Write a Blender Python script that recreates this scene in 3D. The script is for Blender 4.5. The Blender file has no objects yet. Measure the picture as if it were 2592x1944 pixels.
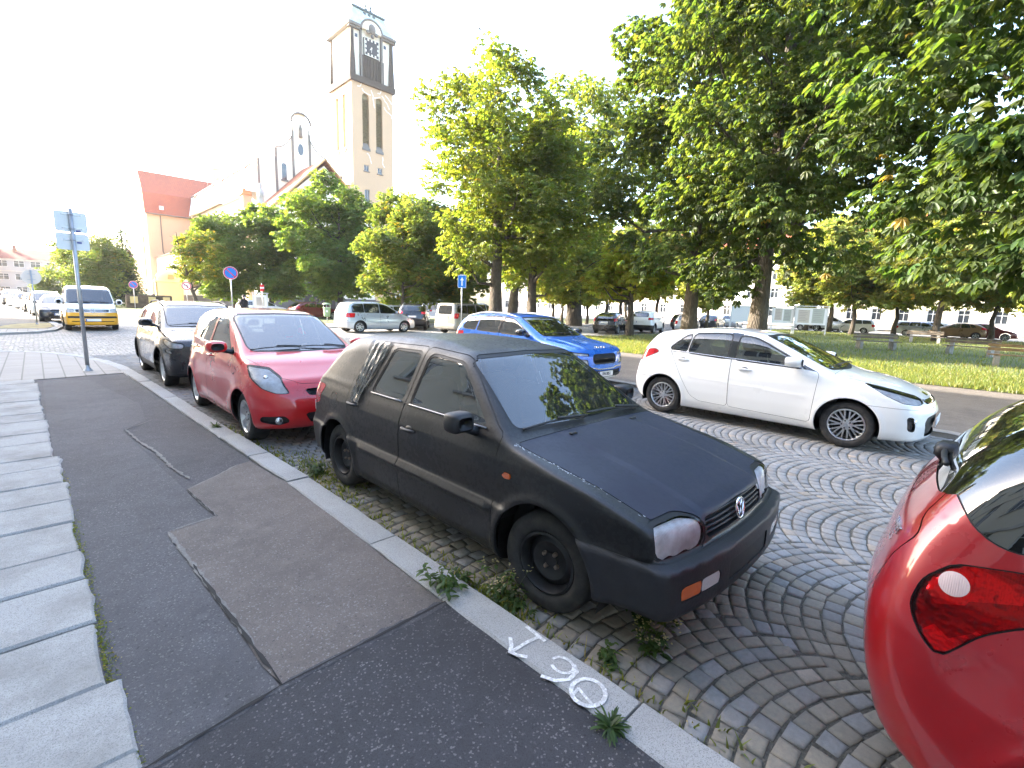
import bpy, math, random
import numpy as np
from mathutils import Vector, Matrix
R = math.radians
SC = bpy.context.scene
COL = SC.collection
# ------------------------------------------------------------------ objects
def tag(o, label=None, cat=None, group=None, kind=None):
    if label: o['label'] = label
    if cat: o['category'] = cat
    if group: o['group'] = group
    if kind: o['kind'] = kind
    return o
def empty(name, loc=(0, 0, 0), rz=0.0, label=None, cat=None, group=None):
    o = bpy.data.objects.new(name, None); COL.objects.link(o)
    o.location = loc; o.rotation_euler = (0, 0, rz); o.empty_display_size = 0.2
    return tag(o, label, cat, group)
def mesh_obj(name, V, F, mats, parent=None, smooth=False, mi=None, normals=None, cols=None, loc=None, kind=None):
    me = bpy.data.meshes.new(name)
    V = np.asarray(V, dtype=np.float64).reshape(-1, 3)
    me.from_pydata(V.tolist(), [], [tuple(int(i) for i in f) for f in F])
    if not isinstance(mats, (list, tuple)): mats = [mats]
    for m in mats: me.materials.append(m)
    if mi is not None: me.polygons.foreach_set('material_index', np.asarray(mi, dtype=np.int32))
    if smooth: me.polygons.foreach_set('use_smooth', np.ones(len(F), dtype=bool))
    if cols is not None:
        a = me.color_attributes.new('tint', 'FLOAT_COLOR', 'POINT')
        c = np.ones((len(V), 4)); c[:, :cols.shape[1]] = cols
        a.data.foreach_set('color', c.ravel())
    me.update()
    if normals is not None:
        me.normals_split_custom_set_from_vertices(np.asarray(normals).tolist())
    o = bpy.data.objects.new(name, me); COL.objects.link(o)
    if parent is not None: o.parent = parent
    if loc is not None: o.location = loc
    if kind: o['kind'] = kind
    return o
def fast_mesh(name, V, Q, mats, cols=None, smooth=False, parent=None, loc=None, mi=None):
    """all-quad mesh through foreach_set"""
    me = bpy.data.meshes.new(name)
    V = np.asarray(V, dtype=np.float32); Q = np.asarray(Q, dtype=np.int32); k = Q.shape[1]
    me.vertices.add(len(V)); me.vertices.foreach_set('co', V.ravel())
    me.loops.add(Q.size); me.loops.foreach_set('vertex_index', Q.ravel())
    me.polygons.add(len(Q)); me.polygons.foreach_set('loop_start', np.arange(len(Q), dtype=np.int32) * k)
    if not isinstance(mats, (list, tuple)): mats = [mats]
    for m in mats: me.materials.append(m)
    if mi is not None: me.polygons.foreach_set('material_index', np.asarray(mi, dtype=np.int32))
    if smooth: me.polygons.foreach_set('use_smooth', np.ones(len(Q), dtype=bool))
    if cols is not None:
        a = me.color_attributes.new('tint', 'FLOAT_COLOR', 'POINT')
        c = np.ones((len(V), 4), dtype=np.float32); c[:, :cols.shape[1]] = cols
        a.data.foreach_set('color', c.ravel())
    me.update(calc_edges=True); me.validate()
    o = bpy.data.objects.new(name, me); COL.objects.link(o)
    if parent is not None: o.parent = parent
    if loc is not None: o.location = loc
    return o
def copy_tree(o, parent=None):
    c = o.copy(); COL.objects.link(c)
    if parent is not None:
        c.parent = parent; c.matrix_parent_inverse = o.matrix_parent_inverse
    for ch in list(o.children): copy_tree(ch, c)
    return c
class MB:
    """collects simple solids into one mesh"""
    def __init__(s): s.V = []; s.F = []; s.M = []
    def add(s, V, F, m=0):
        b = len(s.V); s.V += [tuple(v) for v in V]; s.F += [tuple(i + b for i in f) for f in F]; s.M += [m] * len(F); return s
    def box(s, x0, x1, y0, y1, z0, z1, m=0, rz=0, c=None):
        V = [(x, y, z) for z in (z0, z1) for x, y in ((x0, y0), (x1, y0), (x1, y1), (x0, y1))]
        if rz:
            cx, cy = c or ((x0 + x1) / 2, (y0 + y1) / 2); ca, sa = math.cos(rz), math.sin(rz)
            V = [(cx + (x - cx) * ca - (y - cy) * sa, cy + (x - cx) * sa + (y - cy) * ca, z) for x, y, z in V]
        return s.add(V, [(3, 2, 1, 0), (4, 5, 6, 7), (0, 1, 5, 4), (1, 2, 6, 5), (2, 3, 7, 6), (3, 0, 4, 7)], m)
    def rbox(s, x0, x1, y0, y1, z0, z1, r, m=0):
        """box with all edges chamfered by r"""
        V = []; idx = {}
        for k, (ax, (u, w)) in enumerate(((0, (1, 2)), (1, (0, 2)), (2, (0, 1)))):
            pass
        lo = (x0, y0, z0); hi = (x1, y1, z1); F = []
        for ax in range(3):
            u, w = [a for a in range(3) if a != ax]
            for sd in (0, 1):
                ids = []
                for a, b in ((0, 0), (1, 0), (1, 1), (0, 1)):
                    p = [0, 0, 0]; p[ax] = hi[ax] if sd else lo[ax]
                    p[u] = hi[u] - r if a else lo[u] + r; p[w] = hi[w] - r if b else lo[w] + r
                    key = (ax, sd, a, b); idx[key] = len(V); ids.append(len(V)); V.append(tuple(p))
                flip = (sd == 1) ^ (ax == 1)
                F.append(tuple(ids) if flip else tuple(ids[::-1]))
        def vid(ax, sx, sy, sz):
            S = (sx, sy, sz); u, w = [a for a in range(3) if a != ax]; return idx[(ax, S[ax], S[u], S[w])]
        for ax in range(3):
            u, w = [a for a in range(3) if a != ax]
            for a in (0, 1):
                for b in (0, 1):
                    S0 = [0, 0, 0]; S1 = [0, 0, 0]; S0[u] = S1[u] = a; S0[w] = S1[w] = b; S1[ax] = 1
                    f = (vid(u, *S0), vid(u, *S1), vid(w, *S1), vid(w, *S0)); F.append(f)
        for sx in (0, 1):
            for sy in (0, 1):
                for sz in (0, 1): F.append((vid(0, sx, sy, sz), vid(1, sx, sy, sz), vid(2, sx, sy, sz)))
        # orient outward
        c = np.array([(x0 + x1) / 2, (y0 + y1) / 2, (z0 + z1) / 2]); A = np.array(V); G = []
        for f in F:
            p = A[list(f)]; n = np.cross(p[1] - p[0], p[2] - p[0])
            G.append(f if np.dot(n, p.mean(0) - c) > 0 else f[::-1])
        return s.add(V, G, m)
    def tube(s, pts, rad, n=8, m=0, cap=True):
        pts = [Vector(p) for p in pts]
        if not isinstance(rad, (list, tuple)): rad = [rad] * len(pts)
        V = []; F = []; up = None
        for i, p in enumerate(pts):
            d = (pts[min(i + 1, len(pts) - 1)] - pts[max(i - 1, 0)])
            if d.length < 1e-9: d = Vector((0, 0, 1))
            d.normalize()
            if up is None:
                up = Vector((0, 0, 1)) if abs(d.z) < .9 else Vector((1, 0, 0))
            a = d.cross(up)
            if a.length < 1e-6: a = d.orthogonal()
            a.normalize(); b = a.cross(d); up = b
            for k in range(n):
                t = 2 * math.pi * k / n; V.append(p + (a * math.cos(t) + b * math.sin(t)) * rad[i])
        for i in range(len(pts) - 1):
            for k in range(n):
                k2 = (k + 1) % n; F.append((i * n + k, (i + 1) * n + k, (i + 1) * n + k2, i * n + k2))
        if cap: F.append(tuple(range(n))); F.append(tuple(range((len(pts) - 1) * n, len(pts) * n))[::-1])
        return s.add(V, F, m)
    def lathe(s, prof, n=24, axis='z', m=0, c=(0, 0, 0)):
        """prof: list of (r, h)"""
        V = []; F = []
        for r, h in prof:
            for k in range(n):
                t = 2 * math.pi * k / n; a, b = r * math.cos(t), r * math.sin(t)
                p = (a, b, h) if axis == 'z' else (a, h, b) if axis == 'y' else (h, a, b)
                V.append((p[0] + c[0], p[1] + c[1], p[2] + c[2]))
        for i in range(len(prof) - 1):
            for k in range(n):
                k2 = (k + 1) % n; f = (i * n + k, i * n + k2, (i + 1) * n + k2, (i + 1) * n + k)
                F.append(f if axis != 'y' else f[::-1])
        return s.add(V, F, m)
    def prism(s, poly, h0, h1, axis='z', m=0):
        """poly 2d -> extruded; axis z:(x,y) y:(x,z) x:(y,z)"""
        def P(a, b, h): return (a, b, h) if axis == 'z' else (a, h, b) if axis == 'y' else (h, a, b)
        ar = sum(poly[i][0] * poly[(i + 1) % len(poly)][1] - poly[(i + 1) % len(poly)][0] * poly[i][1] for i in range(len(poly)))
        if ar < 0: poly = poly[::-1]
        if axis == 'y': poly = poly[::-1]
        n = len(poly); V = [P(a, b, h0) for a, b in poly] + [P(a, b, h1) for a, b in poly]
        if h1 < h0: V = V[n:] + V[:n]
        F = [tuple(range(n))[::-1], tuple(range(n, 2 * n))] + [(i, (i + 1) % n, n + (i + 1) % n, n + i) for i in range(n)]
        return s.add(V, F, m)
    def sphere(s, c, r, nu=12, nv=8, m=0):
        if not isinstance(r, (list, tuple)): r = (r, r, r)
        V = []; F = []
        for i in range(nv + 1):
            a = math.pi * i / nv
            for k in range(nu):
                t = 2 * math.pi * k / nu
                V.append((c[0] + r[0] * math.sin(a) * math.cos(t), c[1] + r[1] * math.sin(a) * math.sin(t), c[2] - r[2] * math.cos(a)))
        for i in range(nv):
            for k in range(nu):
                k2 = (k + 1) % nu; F.append((i * nu + k, i * nu + k2, (i + 1) * nu + k2, (i + 1) * nu + k))
        return s.add(V, F, m)
    def build(s, name, mats, parent=None, smooth=False, loc=None, kind=None):
        return mesh_obj(name, s.V, s.F, mats, parent, smooth, s.M, loc=loc, kind=kind)
def auto_smooth(o, ang=35):
    me = o.data
    me.polygons.foreach_set('use_smooth', np.ones(len(me.polygons), dtype=bool))
    if hasattr(me, 'set_sharp_from_angle'): me.set_sharp_from_angle(angle=R(ang))
    return o
# ------------------------------------------------------------------ materials
class NT:
    def __init__(s, name):
        s.m = bpy.data.materials.new(name); s.m.use_nodes = True; s.t = s.m.node_tree; s.t.nodes.clear()
        s.out = s.n('ShaderNodeOutputMaterial')
    def n(s, typ, **kw):
        nd = s.t.nodes.new(typ)
        for k, v in kw.items():
            if hasattr(nd, k) and k not in nd.inputs: setattr(nd, k, v)
            else: s.set(nd, k, v)
        return nd
    def set(s, nd, k, v):
        i = nd.inputs[k]
        if isinstance(v, bpy.types.NodeSocket): s.t.links.new(v, i)
        elif hasattr(v, 'outputs'): s.t.links.new(v.outputs[0], i)
        else:
            if i.type == 'RGBA' and len(v) == 3: v = (*v, 1)
            i.default_value = v
    def surf(s, sh): s.t.links.new(sh.outputs[0], s.out.inputs['Surface']); return s.m
    def coord(s, which='Object', scale=None):
        c = s.n('ShaderNodeTexCoord').outputs[which]
        if scale is None: return c
        mp = s.n('ShaderNodeMapping', Vector=c); mp.inputs['Scale'].default_value = scale if isinstance(scale, (tuple, list)) else (scale,) * 3
        return mp.outputs[0]
    def noise(s, vec, scale, detail=4, rough=.55):
        return s.n('ShaderNodeTexNoise', Vector=vec, Scale=scale, Detail=detail, Roughness=rough).outputs[0]
    def vor(s, vec, scale, feature='F1', out=0, rnd=1.0):
        v = s.n('ShaderNodeTexVoronoi', feature=feature); s.set(v, 'Vector', vec); s.set(v, 'Scale', scale); s.set(v, 'Randomness', rnd); return v.outputs[out]
    def ramp(s, fac, stops, interp='LINEAR'):
        r = s.n('ShaderNodeValToRGB'); s.set(r, 'Fac', fac); e = r.color_ramp; e.interpolation = interp
        while len(e.elements) < len(stops): e.elements.new(.5)
        for el, (p, c) in zip(e.elements, stops):
            el.position = p; el.color = (*c, 1) if isinstance(c, (tuple, list)) else (c, c, c, 1)
        return r.outputs[0]
    def mix(s, fac, a, b, blend='MIX'):
        m = s.n('ShaderNodeMix', data_type='RGBA', blend_type=blend)
        for k, v in ((0, fac), (6, a), (7, b)):
            i = m.inputs[k]
            if isinstance(v, bpy.types.NodeSocket): s.t.links.new(v, i)
            else: i.default_value = (v if k == 0 else (*v, 1) if len(v) == 3 else v)
        return m.outputs[2]
    def math(s, op, a, b=0.0, clamp=False):
        m = s.n('ShaderNodeMath', operation=op, use_clamp=clamp)
        for k, v in ((0, a), (1, b)):
            if isinstance(v, bpy.types.NodeSocket): s.t.links.new(v, m.inputs[k])
            else: m.inputs[k].default_value = v
        return m.outputs[0]
    def bump(s, h, dist=.01, strength=1.0):
        return s.n('ShaderNodeBump', Height=h, Distance=dist, Strength=strength).outputs[0]
    def bsdf(s, col, rough=.5, metal=0.0, normal=None, **kw):
        b = s.n('ShaderNodeBsdfPrincipled'); s.set(b, 'Base Color', col); s.set(b, 'Roughness', rough); s.set(b, 'Metallic', metal)
        if normal is not None: s.set(b, 'Normal', normal)
        for k, v in kw.items(): s.set(b, k, v)
        return b
MATS = {}
def memo(fn):
    def w(*a, **k):
        key = (fn.__name__, a, tuple(sorted(k.items())))
        if key not in MATS: MATS[key] = fn(*a, **k)
        return MATS[key]
    return w
@memo
def plain(name, col, rough=.6, metal=0.0, spec=.5, coat=0.0, bump=0.0, bscale=60.0, var=0.0, vscale=3.0):
    t = NT(name); c = col; nrm = None; co = t.coord()
    if var:
        nz = t.noise(co, vscale, 5, .6)
        c = t.mix(t.ramp(nz, [(.3, 0.0), (.7, 1.0)]), tuple(x * (1 - var) for x in col), tuple(min(1, x * (1 + var)) for x in col))
    if bump: nrm = t.bump(t.noise(co, bscale, 4), .01, bump)
    b = t.bsdf(c, rough, metal, nrm); t.set(b, 'Specular IOR Level', spec); t.set(b, 'Coat Weight', coat); t.set(b, 'Coat Roughness', .04)
    return t.surf(b)
@memo
def paint(name, col, rough=.35, metal=.0, coat=1.0, dirt=.12, dull=0.0):
    """car paint, dark lining on the inner side, dust low down"""
    t = NT(name); co = t.coord()
    nz = t.noise(co, 2.2, 6, .65); fine = t.noise(co, 38, 3, .6)
    sep = t.n('ShaderNodeSeparateXYZ', Vector=co)
    low = t.ramp(t.math('MULTIPLY_ADD', sep.outputs[2], 1.0), [(.12, 1.0), (.62, 0.0)])
    amt = t.math('MULTIPLY', t.math('ADD', t.math('MULTIPLY', low, .7), t.ramp(nz, [(.42, 0.0), (.75, .6)])), dirt, True)
    c = t.mix(amt, col, (.19, .165, .14))
    rg = t.math('ADD', t.math('MULTIPLY', t.ramp(nz, [(.35, 0.0), (.75, 1.0)]), .16 + dull * .3), rough - .04)
    wav = t.bump(t.noise(co, 3.5, 2), .004, .12)
    b = t.bsdf(c, rg, metal, wav); t.set(b, 'Coat Weight', coat)
    t.set(b, 'Coat Roughness', t.math('ADD', t.math('MULTIPLY', t.math('MULTIPLY', fine, nz), .10 + dull), .015 + dull * .25))
    t.set(b, 'Coat Normal', t.bump(t.noise(co, 5.0, 2), .003, .10))
    inn = t.bsdf((.018, .018, .02), .8)
    geo = t.n('ShaderNodeNewGeometry')
    mx = t.n('ShaderNodeMixShader'); t.t.links.new(geo.outputs['Backfacing'], mx.inputs[0])
    t.t.links.new(b.outputs[0], mx.inputs[1]); t.t.links.new(inn.outputs[0], mx.inputs[2])
    return t.surf(mx)
@memo
def glass(name, tint=(.55, .6, .58), rough=.0, dirt=.03):
    t = NT(name); co = t.coord()
    tr = t.n('ShaderNodeBsdfTransparent', Color=tint); gl = t.n('ShaderNodeBsdfGlossy', Roughness=max(rough, .012))
    lw = t.n('ShaderNodeFresnel', IOR=1.52)
    fac = t.math('MULTIPLY_ADD', lw.outputs[0], 1.6); fac.node.inputs[2].default_value = .09; fac.node.use_clamp = True
    mx = t.n('ShaderNodeMixShader'); t.t.links.new(fac, mx.inputs[0]); t.t.links.new(tr.outputs[0], mx.inputs[1]); t.t.links.new(gl.outputs[0], mx.inputs[2])
    df = t.n('ShaderNodeBsdfDiffuse', Color=(.5, .48, .44)); nz = t.math('MULTIPLY', t.ramp(t.noise(co, 6, 6, .7), [(.35, .2), (.8, 1.0)]), dirt)
    m2 = t.n('ShaderNodeMixShader'); t.t.links.new(nz, m2.inputs[0]); t.t.links.new(mx.outputs[0], m2.inputs[1]); t.t.links.new(df.outputs[0], m2.inputs[2])
    return t.surf(m2)
@memo
def lens(name, tint):
    t = NT(name); co = t.coord()
    tr = t.n('ShaderNodeBsdfTransparent', Color=tint); gl = t.n('ShaderNodeBsdfGlossy', Roughness=.05)
    fr = t.n('ShaderNodeFresnel', IOR=1.36)
    wv = t.n('ShaderNodeTexWave', Vector=co, Scale=26.0); bp = t.bump(wv.outputs[0], .002, .25); t.set(gl, 'Normal', bp)
    mx = t.n('ShaderNodeMixShader'); t.t.links.new(fr.outputs[0], mx.inputs[0]); t.t.links.new(tr.outputs[0], mx.inputs[1]); t.t.links.new(gl.outputs[0], mx.inputs[2])
    return t.surf(mx)
@memo
def chrome(name, col=(.75, .76, .78), rough=.18, wavy=0.0):
    t = NT(name); n = t.bump(t.noise(t.coord(), 34, 2), .02, wavy) if wavy else None
    return t.surf(t.bsdf(col, rough, 1.0, n))
@memo
def lamp_red(name='red_lamp_plastic', col=(.42, .006, .012)):
    t = NT(name); co = t.coord()
    v = t.vor(co, 90.0); b = t.bsdf(t.mix(t.ramp(t.noise(co, 9, 2), [(.4, 0.0), (.6, 1.0)]), col, tuple(min(1, x * 1.7) for x in col)), .12, 0.0, t.bump(v, .002, .2)); t.set(b, 'Coat Weight', 1.0)
    return t.surf(b)
@memo
def rubber(): 
    t = NT('tyre_rubber'); co = t.coord(); nz = t.noise(co, 14, 5, .7)
    return t.surf(t.bsdf(t.mix(t.ramp(nz, [(.35, 0.0), (.75, 1.0)]), (.016, .016, .017), (.05, .046, .042)), .82, 0.0, t.bump(nz, .003, .3)))
def BLACK(): return plain('black_plastic', (.014, .014, .016), .5, bump=.1)
def SEAL(): return plain('rubber_seal', (.01, .01, .011), .55)
# ------------------------------------------------------------------ car body generator
def curve(pts, sm=.03):
    a = np.array(pts, float); x = np.linspace(a[0, 0] - .3, a[-1, 0] + .3, 900); y = np.interp(x, a[:, 0], a[:, 1])
    if sm > 0:
        dx = x[1] - x[0]; k = max(1, int(3 * sm / dx)); g = np.exp(-.5 * (np.arange(-k, k + 1) * dx / sm) ** 2); g /= g.sum()
        y = np.convolve(np.pad(y, k, mode='edge'), g, 'valid')
    return lambda t: np.interp(t, x, y)
def smax(a, b, k):
    h = np.maximum(k - np.abs(a - b), 0) / k
    return np.maximum(a, b) + h * h * k * .25
def sd_poly(px, py, poly):
    d = np.full(px.shape, 1e9); inside = np.zeros(px.shape, bool); n = len(poly)
    for i in range(n):
        ax, ay = poly[i]; bx, by = poly[(i + 1) % n]; ex, ey = bx - ax, by - ay
        t = np.clip(((px - ax) * ex + (py - ay) * ey) / (ex * ex + ey * ey + 1e-12), 0, 1)
        d = np.minimum(d, (px - ax - t * ex) ** 2 + (py - ay - t * ey) ** 2)
        c = ((ay > py) != (by > py)) & (px < ex * (py - ay) / ((by - ay) if abs(by - ay) > 1e-12 else 1e-12) + ax)
        inside ^= c
    d = np.sqrt(d); return np.where(inside, -d, d)
def rnd_poly(poly, r):
    if r <= 0: return [tuple(p) for p in poly]
    out = []; n = len(poly)
    for i in range(n):
        p0, p1, p2 = (np.array(poly[j % n], float) for j in (i - 1, i, i + 1))
        a = p0 - p1; b = p2 - p1; la, lb = np.linalg.norm(a), np.linalg.norm(b)
        t = min(r, la * .45, lb * .45); A = p1 + a / la * t; B = p1 + b / lb * t
        for q in (0, .25, .5, .75, 1): out.append(tuple((1 - q) ** 2 * A + 2 * q * (1 - q) * p1 + q * q * B))
    return out
class Body:
    def __init__(b, sp):
        b.sp = sp; g = sp.get
        b.top = curve(sp['top'], g('top_sm', .035)); b.plan = curve(sp['plan'], .12); b.sec = curve(sp['sec'], g('sec_sm', .018))
        b.belt = curve(sp['belt'], .06); b.front = curve(sp['front'], g('front_sm', .018)); b.rear = curve(sp['rear'], g('rear_sm', .02))
    def f(b, P):
        sp = b.sp; s, y, z = P[..., 0], np.abs(P[..., 1]), P[..., 2]
        up = z - b.belt(s); up = .5 * (up + np.sqrt(up * up + .0009))
        W = b.plan(s) - b.sec(z) - sp['tum'] * up
        for (sa, za, ra) in sp['axles']:
            d = np.hypot(s - sa, z - za); W = W + sp.get('flare', .012) * np.exp(-((d - ra - .012) / .035) ** 2) * (z > za - .25)
            W = W + sp.get('haunch', .0) * np.exp(-((d - ra - .03) / .14) ** 2)
        for (s0, z0, s1, z1, w, amt) in sp.get('ribs', ()):
            zz = z0 + (z1 - z0) * (s - s0) / (s1 - s0); m = np.clip((s - s0) / .05, 0, 1) * np.clip((s1 - s) / .05, 0, 1)
            W = W + amt * m * np.clip(1 - np.abs((z - zz) / w), 0, 1)
        gs = (y - W) / np.sqrt(1 + np.where(up > .02, sp['tum'] ** 2, 0))
        e = .01; sl = (b.top(s + e) - b.top(s - e)) / (2 * e)
        gt = (z - (b.top(s) - sp.get('crown', .06) * y * y)) / np.sqrt(1 + sl * sl)
        fs = (b.front(z + e) - b.front(z - e)) / (2 * e); rs = (b.rear(z + e) - b.rear(z - e)) / (2 * e)
        gf = (b.front(z) + sp.get('cf', .2) * y ** sp.get('cfp', 2.4) - s) / np.sqrt(1 + fs * fs)
        gr = (s - (b.rear(z) - sp.get('cr', .16) * y ** sp.get('crp', 2.6))) / np.sqrt(1 + rs * rs)
        gb = sp['zb'] - z
        for (s0, s1, rise) in sp.get('under', ()): gb = gb + rise * np.clip((s - s0) / (s1 - s0), 0, 1)
        kt = np.interp(s, [p[0] for p in sp['kt']], [p[1] for p in sp['kt']])
        d = smax(gs, gt, kt); e2 = smax(gf, gr, .05)
        d = smax(d, e2, np.where(s < sp['L'] * .5, sp.get('kf', .22), sp.get('kr', .2))); d = smax(d, gb, .06)
        for fn in sp.get('extra', ()): d = fn(d, s, y, z)
        return d
    def grad(b, P, e=.002):
        G = np.zeros_like(P)
        for i in range(3):
            A = P.copy(); A[..., i] += e; B = P.copy(); B[..., i] -= e; G[..., i] = b.f(A) - b.f(B)
        return G / (2 * e)
    def mesh(b, h):
        L, W, H = b.sp['L'], b.sp['W'] / 2 + .06, b.sp['H']
        ax = np.arange(-.06, L + .06 + h, h); ny = int(np.ceil(W / h)); ay = (np.arange(-ny, ny + 1)) * h; az = np.arange(b.sp['zb'] - .05, H + .06 + h, h)
        X, Y, Z = np.meshgrid(ax, ay, az, indexing='ij'); P = np.stack([X, Y, Z], -1); D = b.f(P)
        n = np.array(D.shape) - 1; S = D < 0
        acc = np.zeros((*n, 3)); cnt = np.zeros(n)
        offs = [(i, j, k) for i in (0, 1) for j in (0, 1) for k in (0, 1)]
        def sl(o): return tuple(slice(o[a], o[a] + n[a]) for a in range(3))
        for o in offs:
            for a in range(3):
                if o[a]: continue
                q = list(o); q[a] = 1; q = tuple(q)
                d0, d1 = D[sl(o)], D[sl(q)]; m = (d0 < 0) != (d1 < 0)
                t = np.where(m, d0 / np.where(m, d0 - d1, 1), 0); p = P[sl(o)] + t[..., None] * (P[sl(q)] - P[sl(o)])
                acc += np.where(m[..., None], p, 0); cnt += m
        act = cnt > 0; vid = -np.ones(n, int); vid[act] = np.arange(act.sum()); V = acc[act] / cnt[act][:, None]
        Q = []
        for a in range(3):
            u, w = (a + 1) % 3, (a + 2) % 3
            d0 = S[tuple(slice(0, -1) if i == a else slice(1, -1) for i in range(3))]; d1 = S[tuple(slice(1, None) if i == a else slice(1, -1) for i in range(3))]
            idx = np.argwhere(d0 != d1)
            if not len(idx): continue
            ins = d0[tuple(idx.T)]
            base = idx.copy(); base[:, u] += 1; base[:, w] += 1
            def at(du, dw):
                c = base.copy(); c[:, u] += du; c[:, w] += dw; return vid[tuple(c.T)]
            q = np.stack([at(-1, -1), at(0, -1), at(0, 0), at(-1, 0)], 1); q[~ins] = q[~ins][:, ::-1]; Q.append(q)
        Q = np.concatenate(Q)
        for _ in range(5):
            G = b.grad(V); g2 = (G ** 2).sum(1) + 1e-9; d = b.f(V); step = (d / g2)[:, None] * G
            V = V - np.clip(step, -.02, .02)
        b.V = [tuple(v) for v in V]; G = b.grad(V, .004); b.N = [tuple(v) for v in G / (np.linalg.norm(G, axis=1)[:, None] + 1e-9)]
        b.F = [tuple(q) for q in Q.tolist()]; b.T = ['body'] * len(b.F); b.h = h
    def arrays(b): return np.array(b.V), np.array(b.N)
    def cut(b, fn, inside, ring=None, ringw=0.0, only=('body',), mask=None):
        """fn(V,N)->signed field. faces of tags `only` with field<0 become `inside`; 0..ringw becomes ring"""
        for lev, tg in (((ringw, ring), (0.0, inside)) if ring else ((0.0, inside),)):
            A, N = b.arrays(); fv = fn(A, N) - lev; mk = np.ones(len(A), bool) if mask is None else mask(A, N)
            ok = (ring,) if (ring and tg == inside) else only
            cache = {}; nF = []; nT = []
            for f, t in zip(b.F, b.T):
                if t not in ok: nF.append(f); nT.append(t); continue
                sg = [fv[i] < 0 for i in f]
                if not any(sg) or not all(mk[i] for i in f): nF.append(f); nT.append(t); continue
                if all(sg): nF.append(f); nT.append(tg); continue
                pin = []; pout = []; n = len(f)
                for i in range(n):
                    a, c = f[i], f[(i + 1) % n]
                    (pin if sg[i] else pout).append(a)
                    if sg[i] != sg[(i + 1) % n]:
                        key = (a, c) if a < c else (c, a)
                        if key not in cache:
                            t0 = fv[key[0]] / (fv[key[0]] - fv[key[1]]); t0 = min(max(t0, .02), .98)
                            cache[key] = len(b.V)
                            va, vc = b.V[key[0]], b.V[key[1]]; b.V.append(tuple(va[j] + t0 * (vc[j] - va[j]) for j in range(3)))
                            na, nc = b.N[key[0]], b.N[key[1]]; nn = [na[j] + t0 * (nc[j] - na[j]) for j in range(3)]; l = math.sqrt(sum(q * q for q in nn)) or 1; b.N.append(tuple(q / l for q in nn))
                        pin.append(cache[key]); pout.append(cache[key])
                if len(pin) > 2: nF.append(tuple(pin)); nT.append(tg)
                if len(pout) > 2: nF.append(tuple(pout)); nT.append(t)
            b.F, b.T = nF, nT
    def extract(b, tags, name, mats, parent, off=0.0, flange=0.0, side=0, flmat=None):
        if isinstance(tags, str): tags = (tags,)
        Fs = []
        for f, t in zip(b.F, b.T):
            if t not in tags: continue
            if side:
                cy = sum(b.V[i][1] for i in f) / len(f)
                if cy * side < 0: continue
            Fs.append(f)
        if not Fs: return None
        ids = sorted({i for f in Fs for i in f}); mp = {i: k for k, i in enumerate(ids)}
        V = [tuple(b.V[i][j] - b.N[i][j] * off for j in range(3)) for i in ids]; N = [b.N[i] for i in ids]
        F = [tuple(mp[i] for i in f) for f in Fs]; M = [0] * len(F)
        if flange:
            E = {}
            for f in F:
                for i in range(len(f)):
                    a, c = f[i], f[(i + 1) % len(f)]; k = (min(a, c), max(a, c)); E[k] = None if k in E else (a, c)
            dup = {}
            for k, e in E.items():
                if e is None: continue
                q = []
                for i in e:
                    if i not in dup:
                        n = N[i]; dup[i] = (len(V), len(V) + 1); V.append(V[i]); V.append(tuple(V[i][j] - n[j] * flange for j in range(3)))
                        N.append(n); N.append(n)
                    q.append(dup[i])
                F.append((q[0][0], q[0][1], q[1][1], q[1][0])); M.append(1 if flmat else 0)
        ms = (mats if isinstance(mats, list) else [mats]) + ([flmat] if flmat else [])
        if flmat: M = [len(ms) - 1 if m else 0 for m in M]
        o = mesh_obj(name, V, F, ms, parent, True, M, normals=None if flange else N)
        if flange: # keep body normals exact on the shell
            me = o.data; nn = np.zeros((len(me.loops), 3)); li = np.empty(len(me.loops), np.int32); me.loops.foreach_get('vertex_index', li)
            NA = np.array(N); nn[:] = NA[li]; k = 0
            for pi, f in enumerate(F):
                if pi >= len(Fs):
                    a = np.array(V[f[0]]); c = np.array(V[f[1]]); d = np.array(V[f[3]]); w = np.cross(c - a, d - a); l = np.linalg.norm(w)
                    if l > 1e-12: nn[k:k + len(f)] = w / l
                k += len(f)
            me.normals_split_custom_set(nn.tolist())
        return o
# region helpers -------------------------------------------------------
def R_side(poly, r=.0):
    q = rnd_poly(poly, r); return lambda V, N: sd_poly(V[:, 0], V[:, 2], q)
def R_yz(poly, r=.0, sym=False):
    q = rnd_poly(poly, r); return lambda V, N: sd_poly(np.abs(V[:, 1]) if sym else V[:, 1], V[:, 2], q)
def R_top(poly, r=.0):
    q = rnd_poly(poly, r); return lambda V, N: sd_poly(V[:, 0], V[:, 1], q)
def R_ang(poly, r, ang, rear=None):
    q = rnd_poly(poly, r); c, s = math.cos(ang), math.sin(ang)
    def fn(V, N):
        x = V[:, 0] if rear is None else rear - V[:, 0]
        return sd_poly(np.abs(V[:, 1]) * c + x * s, V[:, 2], q)
    return fn
M_side = lambda V, N: np.abs(N[:, 1]) > .3
def M_front(smax_): return lambda V, N: (V[:, 0] < smax_)
def M_rear(smin_): return lambda V, N: (V[:, 0] > smin_)
def M_frontn(smax_): return lambda V, N: (V[:, 0] < smax_) & (N[:, 0] < -.12)
def M_rearn(smin_): return lambda V, N: (V[:, 0] > smin_) & (N[:, 0] > .12)
def symp(half):
    """closed polygon in (y,z) from its y>=0 half listed bottom -> top"""
    return [(y, z) for y, z in half] + [(-y, z) for y, z in half[::-1] if abs(y) > 1e-6]
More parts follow.
